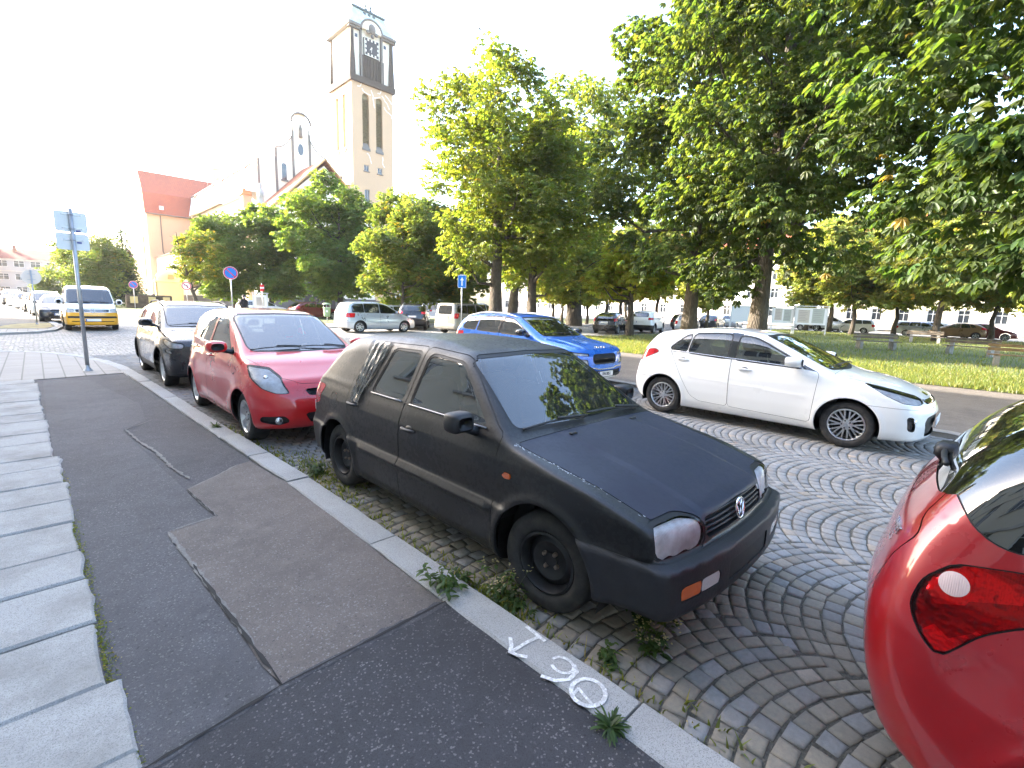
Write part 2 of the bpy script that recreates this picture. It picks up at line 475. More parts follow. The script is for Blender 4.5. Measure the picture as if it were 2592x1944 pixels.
# wheels ---------------------------------------------------------------
def wheel(parent, s, y, r, rimr, w, kind, side, steer=0.0, mats=None):
    """axis along y, outer face toward sign(y)=side"""
    mb = MB(); sd = side
    tr = rimr
    if kind == 'steel':
        prof = [(tr + .004, .02), (tr + .002, .045), (tr - .012, .05), (tr - .02, .035), (tr - .03, -.02), (tr * .9, -.03), (tr * .72, -.004), (tr * .62, .004), (tr * .5, -.004), (tr * .42, -.014), (tr * .25, -.016), (tr * .22, -.004), (.001, -.004)]
        mb.lathe([(a, h * sd) for a, h in prof], 40, 'y', 0)
    else:
        prof = [(tr + .004, .0), (tr + .004, .048), (tr - .008, .052), (tr - .018, .04), (tr - .024, -.09)]
        mb.lathe([(a, h * sd) for a, h in prof], 40, 'y', 0)
        mb.lathe([(tr - .02, -.075 * sd), (tr * .62, -.08 * sd), (tr * .6, -.05 * sd), (.03, -.05 * sd)], 28, 'y', 1)   # brake disc / dark back
        mb.lathe([(.0, .034 * sd), (.028, .034 * sd), (.034, .026 * sd), (.068, .018 * sd), (.074, -.02 * sd)], 20, 'y', 0)
        n, pair, wd = {'multi': (10, .024, .0085), 'five': (5, .0, .03), 'six': (6, .0, .034), 'seven': (7, 0, .02), 'ten': (10, 0, .013), 'aero': (5, .02, .014)}[kind]
        for k in range(n):
            a = 2 * math.pi * k / n + .3
            for off in ((-pair, pair) if pair else (0,)):
                ca, sa = math.cos(a), math.sin(a); pts = []
                for rr, hw, ht in ((.055, wd * 1.15, .02), (tr * .55, wd, .03), (tr - .012, wd * (1.25 if not pair else 1.0), .044)):
                    o2 = off * (.75 + .5 * rr / tr) if pair else 0
                    for q in (-1, 1):
                        for dp in (ht, ht - .03):
                            u, v = rr, o2 + q * hw; pts.append((u * ca - v * sa, dp * sd, u * sa + v * ca))
                F = []
                for i in (0, 4):
                    F += [(i, i + 2, i + 6, i + 4), (i, i + 4, i + 5, i + 1), (i + 2, i + 3, i + 7, i + 6)]
                mb.add(pts, F, 0)
        for k in range(5):
            a = 2 * math.pi * k / 5; mb.lathe([(.009, .018 * sd), (.009, .028 * sd), (.0, .03 * sd)], 8, 'y', 1, (.05 * math.cos(a), 0, .05 * math.sin(a)))
    rim = chrome('alloy_rim', (.62, .63, .65), .3) if kind != 'steel' else plain('steel_rim_black', (.012, .012, .014), .5, var=.5, vscale=9)
    if mats: rim = mats
    o = mb.build('wheel', [rim, plain('brake_dark', (.03, .028, .027), .6)], parent, True); auto_smooth(o, 40)
    o.location = (s, y, r); o.rotation_euler = (0, 0, steer)
    t = MB(); b = rimr + .002; hw = w / 2
    t.lathe([(b, .035 * sd), (b + .012, (.055) * sd), (b + .04, .06 * sd), (r - .035, .056 * sd), (r - .014, .046 * sd), (r - .003, .03 * sd), (r, .01 * sd), (r, (-w + .06) * sd), (r - .02, (-w + .045) * sd), (b + .03, (-w + .04) * sd), (b, (-w + .05) * sd)], 44, 'y')
    to = t.build('tyre', rubber(), o, True)
    if kind == 'steel':
        bt = MB()
        for k in range(4):
            a = 2 * math.pi * k / 4 + .6; bt.lathe([(.013, -.02 * sd), (.012, .006 * sd), (.006, .011 * sd), (0, .011 * sd)], 8, 'y', 0, (.05 * math.cos(a), 0, .05 * math.sin(a)))
            bt.M[-1] = 0
        bo = bt.build('wheel_bolts', plain('rusty_bolt', (.22, .17, .14), .5, .5, var=.4, vscale=40), o, True)
        h = MB(); h.lathe([(.036, -.01 * sd), (.03, -.004 * sd), (0, -.006 * sd)], 12, 'y'); h.build('hub_centre', plain('rust', (.10, .04, .025), .85, var=.5, vscale=40), o, True)
    return o
def seat(mb, s, y, w=.5, zb=.28, lean=.22, head=True):
    mb.rbox(s - .25, s + .27, y - w / 2, y + w / 2, zb, zb + .2, .05)
    b = len(mb.V); mb.rbox(s + .22, s + .38, y - w / 2, y + w / 2, zb + .12, zb + .76, .06)
    if head: mb.rbox(s + .26, s + .36, y - .13, y + .13, zb + .79, zb + .95, .035)
    for i in range(b, len(mb.V)):
        x, yy, z = mb.V[i]; mb.V[i] = (x + (z - zb) * lean, yy, z)
# full car -------------------------------------------------------------
def build_car(sp, h, name, label, group=None, detail=2):
    b = Body(sp); b.mesh(h); root = empty(name, label=label, cat=sp.get('cat', 'car'), group=group)
    P = sp['paint']; g = sp.get; L = sp['L']
    GL = sp.get('glass') or glass('car_glass', (.42, .47, .45))
    # arches
    for (sa, za, ra) in sp['axles']:
        b.cut(lambda V, N: np.hypot(V[:, 0] - sa, V[:, 2] - za) - ra, 'void', mask=lambda V, N: (np.abs(V[:, 1]) > sp['W'] / 2 - .28))
    parts = []
    for ft in sp['feat']:
        b.cut(ft['fn'], ft['tag'], ft.get('ring'), ft.get('ringw', 0), ft.get('only', ('body',)), ft.get('mask'))
    # extraction
    made = {}
    for ft in sp['parts']:
        tg = ft['tag']; sides = (1, -1) if ft.get('two') else (0,)
        for sd in sides:
            par = root
            if ft.get('under'): par = made.get((ft['under'], sd)) or made.get((ft['under'], 0)) or root
            o = b.extract(tg, ft['name'], ft['mat'], par, ft.get('off', 0.0), ft.get('flange', 0.0), sd, ft.get('flmat'))
            if o is not None: made[(tg, sd)] = o
            if o is not None and ft.get('label') and (ft.get('lside') in (None, sd)): o['label'] = ft['label']
    bo = b.extract(('body',), 'body', P, root, 0, .022, flmat=BLACK()); made[('body', 0)] = bo
    so = b.extract(('seal', 'gap'), 'window_seal', SEAL(), bo, .004, 0)
    # wheels and liners
    tw = g('track', sp['W'] - .15) / 2
    for (sa, za, ra) in sp['axles']:
        for sd in (1, -1):
            wheel(root, sa, tw * sd, sp['wr'], sp['rim'], g('tyre_w', .2), sp['wheel'], sd, (g('steer', 0.0) if sa < L / 2 else 0), sp.get('rim_mat'))
            if detail:
                mb = MB(); V = []; F = []; n = 16
                for yy in (sp['W'] / 2 - .06, sp['W'] / 2 - .36):
                    for k in range(n + 1):
                        a = -.35 + (math.pi + .7) * k / n; V.append((sa + (ra + .03) * math.cos(a), yy * sd, za + (ra + .03) * math.sin(a)))
                F = [(k, k + 1, n + 2 + k, n + 1 + k) for k in range(n)] + [tuple(range(n + 1, 2 * n + 2))]
                mb.add(V, F).build('wheel_arch_liner', BLACK(), root, False)
    if detail >= 1:
        cab = MB(); fl = sp.get('floor', .22); s0, s1 = sp['cabin']
        hw = sp['W'] / 2 - .18
        cab.box(s0, s1, -hw, hw, fl, fl + .05)
        if detail >= 2:
            sd = sp.get('seat_s', s0 + 1.0); dk = plain('seat_cloth', sp.get('seat_col', (.03, .031, .034)), .85, bump=.4, bscale=200)
            for y in (.36, -.36):
                m = MB(); seat(m, sd, y, .5, fl + .06); m.build('seat', dk, root, True); 
            m = MB(); seat(m, sd + .88, 0, 1.2, fl + .1, .22, False)
            for y in (.36, -.36): m.rbox(sd + 1.3, sd + 1.39, y - .12, y + .12, fl + .86, fl + 1.0, .03)
            m.build('rear_seat', dk, root, True)
            m = MB(); zc = sp['dash_z']; m.prism([(s0, fl), (s0 - .12, zc - .05), (s0 + .05, zc), (s0 + .33, zc - .02), (s0 + .42, zc - .12), (s0 + .36, zc - .3), (s0 + .3, fl)], -hw, hw, 'y'); m.build('dashboard', plain('dash_plastic', sp.get('dash_col', (.022, .022, .024)), .6, bump=.2, bscale=300), root)
            m = MB(); ys = sp.get('wheel_y', -.36); n = 24
            ring = []; cx, cz = s0 + .55, zc - .08
            for k in range(n + 1):
                a = 2 * math.pi * k / n; ring.append((cx + .08 * math.sin(a), ys + .18 * math.cos(a), cz + .165 * math.sin(a)))
            m.tube(ring, .016, 8, cap=False); m.box(cx - .02, cx + .02, ys - .16, ys + .16, cz - .03, cz + .02); m.box(cx - .3, cx, ys - .04, ys + .04, cz - .07, cz - .01)
            m.build('steering_wheel', BLACK(), root, True)
        cab.build('cabin_floor', BLACK(), root)
    for fn in sp.get('post', ()): fn(root, b, made)
    return root, b, made
def surf_pt(b, s, z, side=1, off=0.0, guess=.7):
    """point on the body side at (s,z)"""
    y = np.linspace(.2, b.sp['W'] / 2 + .08, 400); P = np.stack([np.full(400, s), y, np.full(400, z)], 1); d = b.f(P)
    i = np.argmax(d > 0) if (d > 0).any() else 399
    return Vector((s, (y[i] + off) * side, z))
def front_pt(b, y, z, rear=False, off=0.0):
    L = b.sp['L']; s = np.linspace(0, .9, 500); s = L - s if rear else s
    P = np.stack([s, np.full(500, y), np.full(500, z)], 1); d = b.f(P); i = np.argmax(d < 0)
    return Vector((s[i] + (off if rear else -off), y, z))
def top_pt(b, s, y):
    z = np.linspace(b.sp['H'] + .05, .4, 500); P = np.stack([np.full(500, s), np.full(500, y), z], 1); d = b.f(P); i = np.argmax(d < 0)
    return Vector((s, y, z[i]))
def place_car(root, x, y, rz, sc=1.0):
    """car x axis runs from nose (0) to tail; rz=pi/2: nose toward -Y"""
    root.location = (x, y, 0); root.rotation_euler = (0, 0, rz); root.scale = (sc,) * 3
def mirror_part(root, b, s, z, side, mat, sz=(.11, .19, .13), out=.12, name='door_mirror', arm_mat=None, squarish=False):
    p = surf_pt(b, s, z, side, 0); m = MB(); a, w, h = sz
    y0 = p.y + side * .03; y1 = p.y + side * (out + w - .05)
    prof = []
    V = []; n = 14; F = []
    # lofted housing: rounded section along s
    secs = ((-.5, .62), (-.42, .85), (-.2, 1.0), (.28, 1.0), (.5, .93))
    for (ts, k) in secs:
        for i in range(n):
            t = 2 * math.pi * i / n; ex = .45 if squarish else .7
            cy = math.copysign(abs(math.cos(t)) ** ex, math.cos(t)); cz = math.copysign(abs(math.sin(t)) ** ex, math.sin(t))
            V.append((s + ts * a, (y0 + y1) / 2 + side * .03 + cy * k * w / 2, z + .03 + cz * k * h / 2))
    for j in range(len(secs) - 1):
        for i in range(n):
            i2 = (i + 1) % n; F.append((j * n + i, j * n + i2, (j + 1) * n + i2, (j + 1) * n + i))
    F.append(tuple(range(n))); 
    m.add(V, F, 0)
    o = m.build(name, mat, root, True)
    g = MB(); g.add(V[-n:], [tuple(range(n))], 0); g.build('mirror_glass', chrome('mirror_silver', (.8, .82, .84), .03), o)
    k = MB(); k.tube([(s - .01, p.y - side * .02, z - .05), (s + .0, y0 + side * .02, z - .03), (s, (y0 + y1) / 2, z - .01)], [.035, .03, .025], 8); k.build('mirror_arm', arm_mat or BLACK(), o, True)
    return o
def handle_part(root, b, s, z, side, mat, w=.2, pull=True):
    p = surf_pt(b, s, z, side); q = surf_pt(b, s + w / 2, z, side); q0 = surf_pt(b, s - w / 2, z, side); m = MB(); n = 8
    if pull:
        pts = []
        for k in range(n + 1):
            t = k / n; a = q0.lerp(q, t); pts.append((a.x, a.y + side * (.004 + .022 * math.sin(math.pi * t) ** .5), z))
        m.tube(pts, [.009] + [.014] * (n - 1) + [.009], 8)
    o = m.build('door_handle', mat, root, True)
    c = MB(); c.sphere((p.x, p.y - side * .012, z - .0), (w * .33, .018, .03), 12, 8); c.build('handle_recess', SEAL(), o, True)
    return o
def wiper(root, b, s, y0, y1, name='wiper', ps=None):
    m = MB(); pts = []; n = 8
    for k in range(n + 1):
        y = y0 + (y1 - y0) * k / n; p = top_pt(b, s + (ps or 0) * k / n, y); pts.append((p.x, p.y, p.z + .012 + .012 * math.sin(math.pi * k / n)))
    m.tube(pts, .0075, 6); m.tube([(q[0] - .02, q[1], q[2] + .018) for q in pts[:n // 2 + 1]], .009, 6)
    return m.build(name, BLACK(), root, True)
def text_obj(name, body, size, mat, parent, loc, rot, extrude=.0015, sx=1.0, bold=0.0, align='CENTER'):
    cu = bpy.data.curves.new(name, 'FONT'); cu.body = body; cu.size = size; cu.extrude = extrude; cu.align_x = align; cu.align_y = 'CENTER'; cu.offset = bold
    o = bpy.data.objects.new(name, cu); COL.objects.link(o)
    dg = bpy.context.evaluated_depsgraph_get(); me = bpy.data.meshes.new_from_object(o.evaluated_get(dg)); bpy.data.objects.remove(o)
    me.materials.clear(); me.materials.append(mat); o = bpy.data.objects.new(name, me); COL.objects.link(o)
    o.parent = parent; o.location = loc; o.rotation_euler = rot; o.scale = (sx, 1, 1); return o
def plate(root, pos, txt, rear=False, tilt=0.0, w=.52, h=.11, sq=False):
    """number plate; front faces -x, rear faces +x"""
    d = 1 if rear else -1
    m = MB(); m.rbox(-w / 2, w / 2, -h / 2, h / 2, -.004, .004, .003); m.box(-w / 2 + .004, -w / 2 + .046, -h / 2 + .005, h / 2 - .005, .004, .0055, 1)
    o = m.build('number_plate', [plain('plate_white', (.78, .78, .76), .4), plain('plate_blue', (.01, .05, .32), .4)], root)
    o.location = pos; o.rotation_euler = (R(90) - tilt, 0, R(90) * d)
    if txt and txt.strip():
        text_obj('plate_text', txt, h * .82, plain('plate_black', (.01, .01, .012), .5), o, (.022, 0, .0052), (0, 0, 0), .0008, .84, .002)
    if txt:
        text_obj('plate_country', 'CZ', .032, plain('plate_white', (.78, .78, .76), .4), o, (-w / 2 + .025, -h * .28, .0062), (0, 0, 0), .0006)
    return o
# ------------------------------------------------------------------ feature shorthand
ORANGE = lambda: plain('amber_lens', (.55, .10, .012), .2, coat=1.0)
def ft(tag_, fn, mask=None, ring=None, rw=0.0, only=('body',)): return dict(tag=tag_, fn=fn, mask=mask, ring=ring, ringw=rw, only=only)
def pt(tag_, name, mat, two=False, off=0.0, flange=0.0, under=None, **k): return dict(tag=tag_, name=name, mat=mat, two=two, off=off, flange=flange, under=under, **k)
@memo
def lamp_ribs():
    t = NT('lamp_ribs'); co = t.coord(); wv = t.n('ShaderNodeTexWave', Vector=co, Scale=34.0, bands_direction='Y'); n = t.noise(co, 11, 3)
    c = t.mix(t.ramp(n, [(.38, 0.0), (.62, 1.0)]), (.66, .63, .63), (.92, .92, .93)); return t.surf(t.bsdf(c, .3, .12, t.bump(t.math('ADD', wv.outputs[0], t.math('MULTIPLY', n, 2.0)), .006, .7)))
def reflector_post(tags, depth=.02, shrink=.9, bulb=False):
    """bright ribbed reflector behind each clear headlight lens"""
    def fn(root, b, made):
        for tg in tags:
            for sd in (1, -1):
                lens_o = made.get((tg, sd))
                if lens_o is None: continue
                b.extract(tg, 'reflector', lamp_ribs(), lens_o, depth, 0, sd)
                if bulb:
                    co = np.array([v.co[:] for v in lens_o.data.vertices]); c = co.mean(0); m = MB(); e = c + np.array([.9, -.35 * sd, 0]) * depth * .7; m.sphere(e, .03, 12, 8); m.build('bulb_shield', chrome('bulb_chrome', (.8, .8, .82), .08), lens_o, True)
    return fn
def emblem_vw(root, pos, r, n=28):
    m = MB(); ring = [(0, r * math.cos(2 * math.pi * k / n), r * math.sin(2 * math.pi * k / n)) for k in range(n + 1)]
    m.tube(ring, r * .1, 6, cap=False)
    w = r * .09
    for st in (((-.42, .86), (0, .12), (.42, .86)), ((-.86, .42), (-.4, -.82), (0, -.05), (.4, -.82), (.86, .42))):
        m.tube([(0, a * r * .95, c * r * .95) for a, c in st], w, 6)
    o = m.build('emblem', chrome('emblem_chrome', (.8, .81, .83), .2), root, True); o.location = pos; o.rotation_euler = (0, R(8), 0); return o
# ------------------------------------------------------------------ black hatchback
def spec_black():
    P = paint('worn_black_paint', (.0034, .0033, .0042), .42, 0.0, .22, .04, .5)
    Pd = paint('faded_skylit_bonnet_paint', (.0115, .0155, .033), .55, 0.0, .06, .03, .5)  # faded bonnet copy of the black, sky's blue light put into its colour
    GLS = glass('tinted_glass_dusty', (.5, .55, .53), 0, .07)
    belt = lambda s: .925 + .012 * (s - 1.0)
    sp = dict(front_sm=.006, sec_sm=.008, L=4.02, W=1.695, H=1.43, zb=.17, tum=.50, crown=.05, cf=.17, cr=.16, kf=.065, kr=.11, flare=.016, haunch=.008,
        top=[(-.3, .60), (.05, .665), (.13, .705), (.5, .81), (1.0, .905), (1.10, .925), (1.16, .955), (1.70, 1.335), (1.80, 1.37), (2.2, 1.415), (2.75, 1.42), (3.3, 1.39), (3.55, 1.355), (4.3, 1.25)],
        plan=[(0, .77), (.3, .815), (.8, .84), (1.5, .8475), (2.8, .8475), (3.4, .835), (4.02, .80)],
        sec=[(.1, .10), (.19, .05), (.27, .022), (.42, .004), (.5, .0), (.528, .001), (.540, .020), (.7, .015), (.8, .02), (.88, .045), (.93, .065), (1.0, .075)],
        belt=[(0, .90), (1, .925), (4, .96)], front=[(.1, .16), (.17, .075), (.24, .02), (.31, .0), (.5, .0), (.532, .004), (.546, .078), (.70, .100), (.74, .13), (1.4, .6)],
        rear=[(.1, 3.84), (.2, 3.93), (.3, 4.0), (.56, 4.02), (.6, 4.0), (.62, 3.965), (.85, 3.955), (.95, 3.92), (1.33, 3.60), (1.4, 3.53)],
        under=[(.72, .30, .085), (3.4, 3.85, .07)], extra=[lambda d, s, y, z: d - .010 * np.clip((.40 - y) / .05, 0, 1) * np.clip((1.08 - s) / .05, 0, 1) * np.clip((z - .66) / .04, 0, 1)], kt=[(0, .032), (.9, .035), (1.5, .085), (2.1, .14), (4, .14)], axles=[(.805, .29, .345), (3.28, .29, .345)], wr=.287, rim=.178, wheel='steel', tyre_w=.185, track=1.47, steer=R(7),
        ribs=[(1.2, .485, 2.86, .485, .035, .020)], cabin=(1.05, 3.6), dash_z=.90, seat_s=2.02, floor=.24, paint=P, glass=GLS)
    S = 'seal'
    sp['feat'] = [
        ft('windshield', R_yz(symp([(0, .948), (.655, .955), (.545, 1.322), (0, 1.335)]), .05), lambda V, N: (V[:, 0] < 2.0) & (V[:, 0] > .95) & (N[:, 0] < -.25), S, .02),
        ft('rear_glass', R_yz(symp([(0, 1.0), (.60, 1.0), (.52, 1.30), (0, 1.31)]), .06), M_rearn(3.4), S, .02),
        ft('window_f', R_side([(1.335, .957), (1.745, 1.262), (1.80, 1.283), (2.165, 1.305), (2.175, .962)], .045), M_side, S, .018),
        ft('window_r', R_side([(2.292, .964), (2.287, 1.308), (2.66, 1.304), (2.74, .975)], .04), M_side, S, .018),
        ft('quarter_r', R_side([(2.80, .985), (2.73, 1.295), (2.95, 1.27), (3.07, 1.0)], .04), M_side, S, .014),
        ft('lamp_f', R_yz([(.395, .558), (.715, .558), (.745, .575), (.745, .70), (.50, .708), (.395, .675)], .055, True), lambda V, N: (V[:, 0] < .5) & (N[:, 0] < .0), S, .012),
        ft('grille', R_yz(symp([(0, .575), (.375, .572), (.375, .676), (0, .69)]), .03), M_frontn(.4)),
        ft('amber_f', R_yz([(.53, .372), (.675, .372), (.675, .437), (.53, .437)], .01, True), M_frontn(.6), S, .008),
        ft('clear_f', R_yz([(.37, .372), (.525, .372), (.525, .437), (.37, .437)], .01, True), M_frontn(.6), S, .004),
        ft('plate_recess', R_yz(symp([(0, .34), (.27, .34), (.27, .45), (0, .45)]), .01), M_frontn(.4)),
        ft('bumper_f', lambda V, N: np.maximum(V[:, 2] - .542, V[:, 0] - .58), M_front(.9), 'gap', .005),
        ft('tail_r', R_ang([(.52, .69), (.80, .69), (.86, .72), (.86, .90), (.52, .92)], .03, R(20), 4.0), M_rear(3.5), S, .008),
        ft('bumper_r', lambda V, N: np.maximum(V[:, 2] - .60, 3.55 - V[:, 0]), M_rear(3.2), 'gap', .005),
        ft('repeater', R_side([(1.045, .712), (1.115, .712), (1.115, .745), (1.045, .745)], .008), M_side, S, .004),
        ft('fuel', R_side([(3.30, .72), (3.43, .72), (3.43, .86), (3.30, .86)], .05), M_side, 'gap', .005),
        ft('door_f', R_side([(1.185, .215), (1.185, .93), (1.255, .968), (1.72, 1.308), (1.80, 1.335), (2.235, 1.358), (2.235, .215)], .03), M_side, 'gap', .0045, ('body',)),
        ft('door_r', R_side([(2.246, .215), (2.246, 1.358), (2.98, 1.345), (3.12, .98), (3.10, .80), (2.98, .66), (2.90, .50), (2.86, .30), (2.84, .215)], .04), M_side, 'gap', .0045, ('body',)),
        ft('bonnet', R_top([(.095, .0), (.115, .60), (.2, .685), (1.09, .735), (1.06, .0), (1.09, -.735), (.2, -.685), (.115, -.60)], .03), lambda V, N: (V[:, 0] < 1.25) & (N[:, 2] > .25), 'gap', .005),
        ft('tailgate', R_yz(symp([(0, .63), (.60, .63), (.56, 1.34), (0, 1.36)]), .05), M_rearn(3.4), 'gap', .005),
    ]
    sp['parts'] = [
        pt('door_f', 'door', P, True), pt('door_r', 'door', P, True), pt('bonnet', 'bonnet', Pd), pt('tailgate', 'tailgate', P),
        pt('windshield', 'windshield', GLS, off=.006), pt('rear_glass', 'rear_window', GLS, off=.006),
        pt('window_f', 'window', GLS, True, .008, under='door_f'), pt('window_r', 'window', GLS, True, .008, under='door_r'), pt('quarter_r', 'quarter_window', GLS, True, .008, under='door_r'),
        pt('lamp_f', 'headlight', lens('clear_lens', (.93, .93, .93)), True), pt('grille', 'grille', BLACK(), off=.03),
        pt('amber_f', 'indicator', ORANGE(), True, .003), pt('clear_f', 'fog_light', plain('frosted_lens', (.55, .54, .53), .15, coat=1.0, bump=.3, bscale=90), True, .003),
        pt('bumper_f', 'bumper', plain('bumper_plastic', (.016, .016, .020), .5, bump=.15, var=.35, vscale=5), flange=.01), pt('bumper_r', 'bumper', plain('bumper_plastic', (.016, .016, .020), .5, bump=.15, var=.35, vscale=5), flange=.01),
        pt('plate_recess', 'plate_recess', SEAL(), off=.008), pt('tail_r', 'tail_light', lamp_red(), True, .002), pt('repeater', 'side_repeater', ORANGE(), True, -.006, .008), pt('fuel', 'fuel_flap', P),
    ]
    def post(root, b, made):
        dr = {(n, s): made.get((n, s)) or root for n in ('door_f', 'door_r') for s in (1, -1)}
        for sd in (1, -1):
            mirror_part(dr[('door_f', sd)], b, 1.42, .955, sd, BLACK(), (.12, .165, .125), .075, squarish=True)
            handle_part(dr[('door_f', sd)], b, 2.10, .785, sd, BLACK(), .17); handle_part(dr[('door_r', sd)], b, 2.98, .825, sd, BLACK(), .17)
            m = MB(); m.prism([(1.26, .955), (1.33, .955), (1.37, .99), (1.27, .96)], 0, .01, 'y')
            # silver line under the side windows
            m = MB(); 
            m.tube([surf_pt(b, s, .947 + .004 * (s - 1.3), sd, .004) for s in np.linspace(1.33, 2.18, 9)], .0065, 6); m.build('window_trim', chrome('dull_trim', (.28, .28, .29), .4), dr[('door_f', sd)], True)
            m = MB(); m.tube([surf_pt(b, s, .955 + .004 * (s - 2.3), sd, .004) for s in np.linspace(2.29, 2.74, 6)], .0065, 6); m.build('window_trim', chrome('dull_trim', (.28, .28, .29), .4), dr[('door_r', sd)], True)
            # clear/amber reflector piece behind the clear lens is dark grey
        m = MB()
        for k in range(4):
            z = .592 + .026 * k; ys = np.linspace(-.365, .365, 9); m.tube([front_pt(b, y, z, off=-.012) for y in ys], .0085, 6)
        m.build('grille_slats', BLACK(), made[('grille', 0)], True)
        p = front_pt(b, 0, .635, off=.012); emblem_vw(root, p, .056)
        wiper(root, b, 1.13, -.62, -.02, ps=.03); wiper(root, b, 1.13, .05, .62, ps=.03)
        for y in (-.36, .33):
            q = top_pt(b, 1.0, y); m = MB(); m.rbox(q.x - .012, q.x + .012, y - .03, y + .03, q.z - .002, q.z + .012, .004); m.build('washer_nozzle', BLACK(), made[('bonnet', 0)])
        # bare whitish paint along the wing edge and flaking on the roof edge (real paint loss)
        rg = random.Random(3); m = MB()
        for k in range(90):
            s = rg.choice((rg.uniform(.55, 1.10), rg.uniform(.25, 1.1))); y = .738 - .06 * (1.09 - s) + rg.gauss(.012, .006); q = top_pt(b, s, y); a = rg.uniform(.002, .009); c = rg.uniform(.002, .005)
            V = [(q.x + a * math.cos(t) * rg.uniform(.6, 1.2), y + c * math.sin(t) * rg.uniform(.6, 1.2)) for t in np.linspace(0, 5.4, 7)]
            V = [(x, yy, top_pt(b, x, yy).z + .0012) for x, yy in V]; m.add(V, [tuple(range(7))])
        m.build('flaked_paint', plain('bare_primer', (.42, .43, .45), .7), made[('bonnet', 0)])
        # seam on the bonnet centre line
        # clear plastic sheet taped over the rear quarter, near side
        ns, nz = 26, 40; V = []; rg = np.random.RandomState(5)
        for j in range(nz):
            v = j / (nz - 1)
            for i in range(ns):
                u = i / (ns - 1); z = .845 + (1.345 - .845) * v
                s = (2.875 + .155 * u) * (1 - v) + (2.735 + .335 * u) * v - .05 * math.sin(math.pi * v) * (u - .3) * .5
                p = surf_pt(b, s, z, 1); wob = .011 + .006 * math.sin(21 * u + 5 * v) + .005 * math.sin(47 * u - 9 * v + 1) + .003 * math.sin(90 * u + 13 * v)
                V.append((p.x, p.y + wob, p.z + wob * .4))
        F = [(j * ns + i, j * ns + i + 1, (j + 1) * ns + i + 1, (j + 1) * ns + i) for j in range(nz - 1) for i in range(ns - 1)]
        t = NT('thin_plastic_sheet'); co = t.coord('Object', (16, 1, 1.6)); nz_ = t.noise(co, 3, 4, .55); bp = t.bump(nz_, .012, .8)
        gl = t.n('ShaderNodeBsdfGlossy', Roughness=.26); gl.inputs['Color'].default_value = (.38, .37, .365, 1); t.set(gl, 'Normal', bp)
        tr = t.n('ShaderNodeBsdfTransparent', Color=(.62, .6, .59)); df = t.n('ShaderNodeBsdfDiffuse', Color=(.20, .185, .18))
        m1 = t.n('ShaderNodeMixShader'); m1.inputs[0].default_value = .14; t.t.links.new(tr.outputs[0], m1.inputs[1]); t.t.links.new(df.outputs[0], m1.inputs[2])
        fr = t.n('ShaderNodeFresnel', IOR=1.6); t.set(fr, 'Normal', bp); m2 = t.n('ShaderNodeMixShader'); t.t.links.new(t.math('MULTIPLY_ADD', fr.outputs[0], 1.5), m2.inputs[0]); m2.inputs[0].links[0].from_node.inputs[2].default_value = .06; t.t.links.new(m1.outputs[0], m2.inputs[1]); t.t.links.new(gl.outputs[0], m2.inputs[2])
        o = mesh_obj('plastic_sheet', V, F, t.surf(m2), root, True); o['label'] = 'crumpled clear plastic sheet taped over the rear quarter window'
        # dark roof dirt is in the paint
    sp['post'] = [post, reflector_post(['lamp_f'], .02)]
    return sp

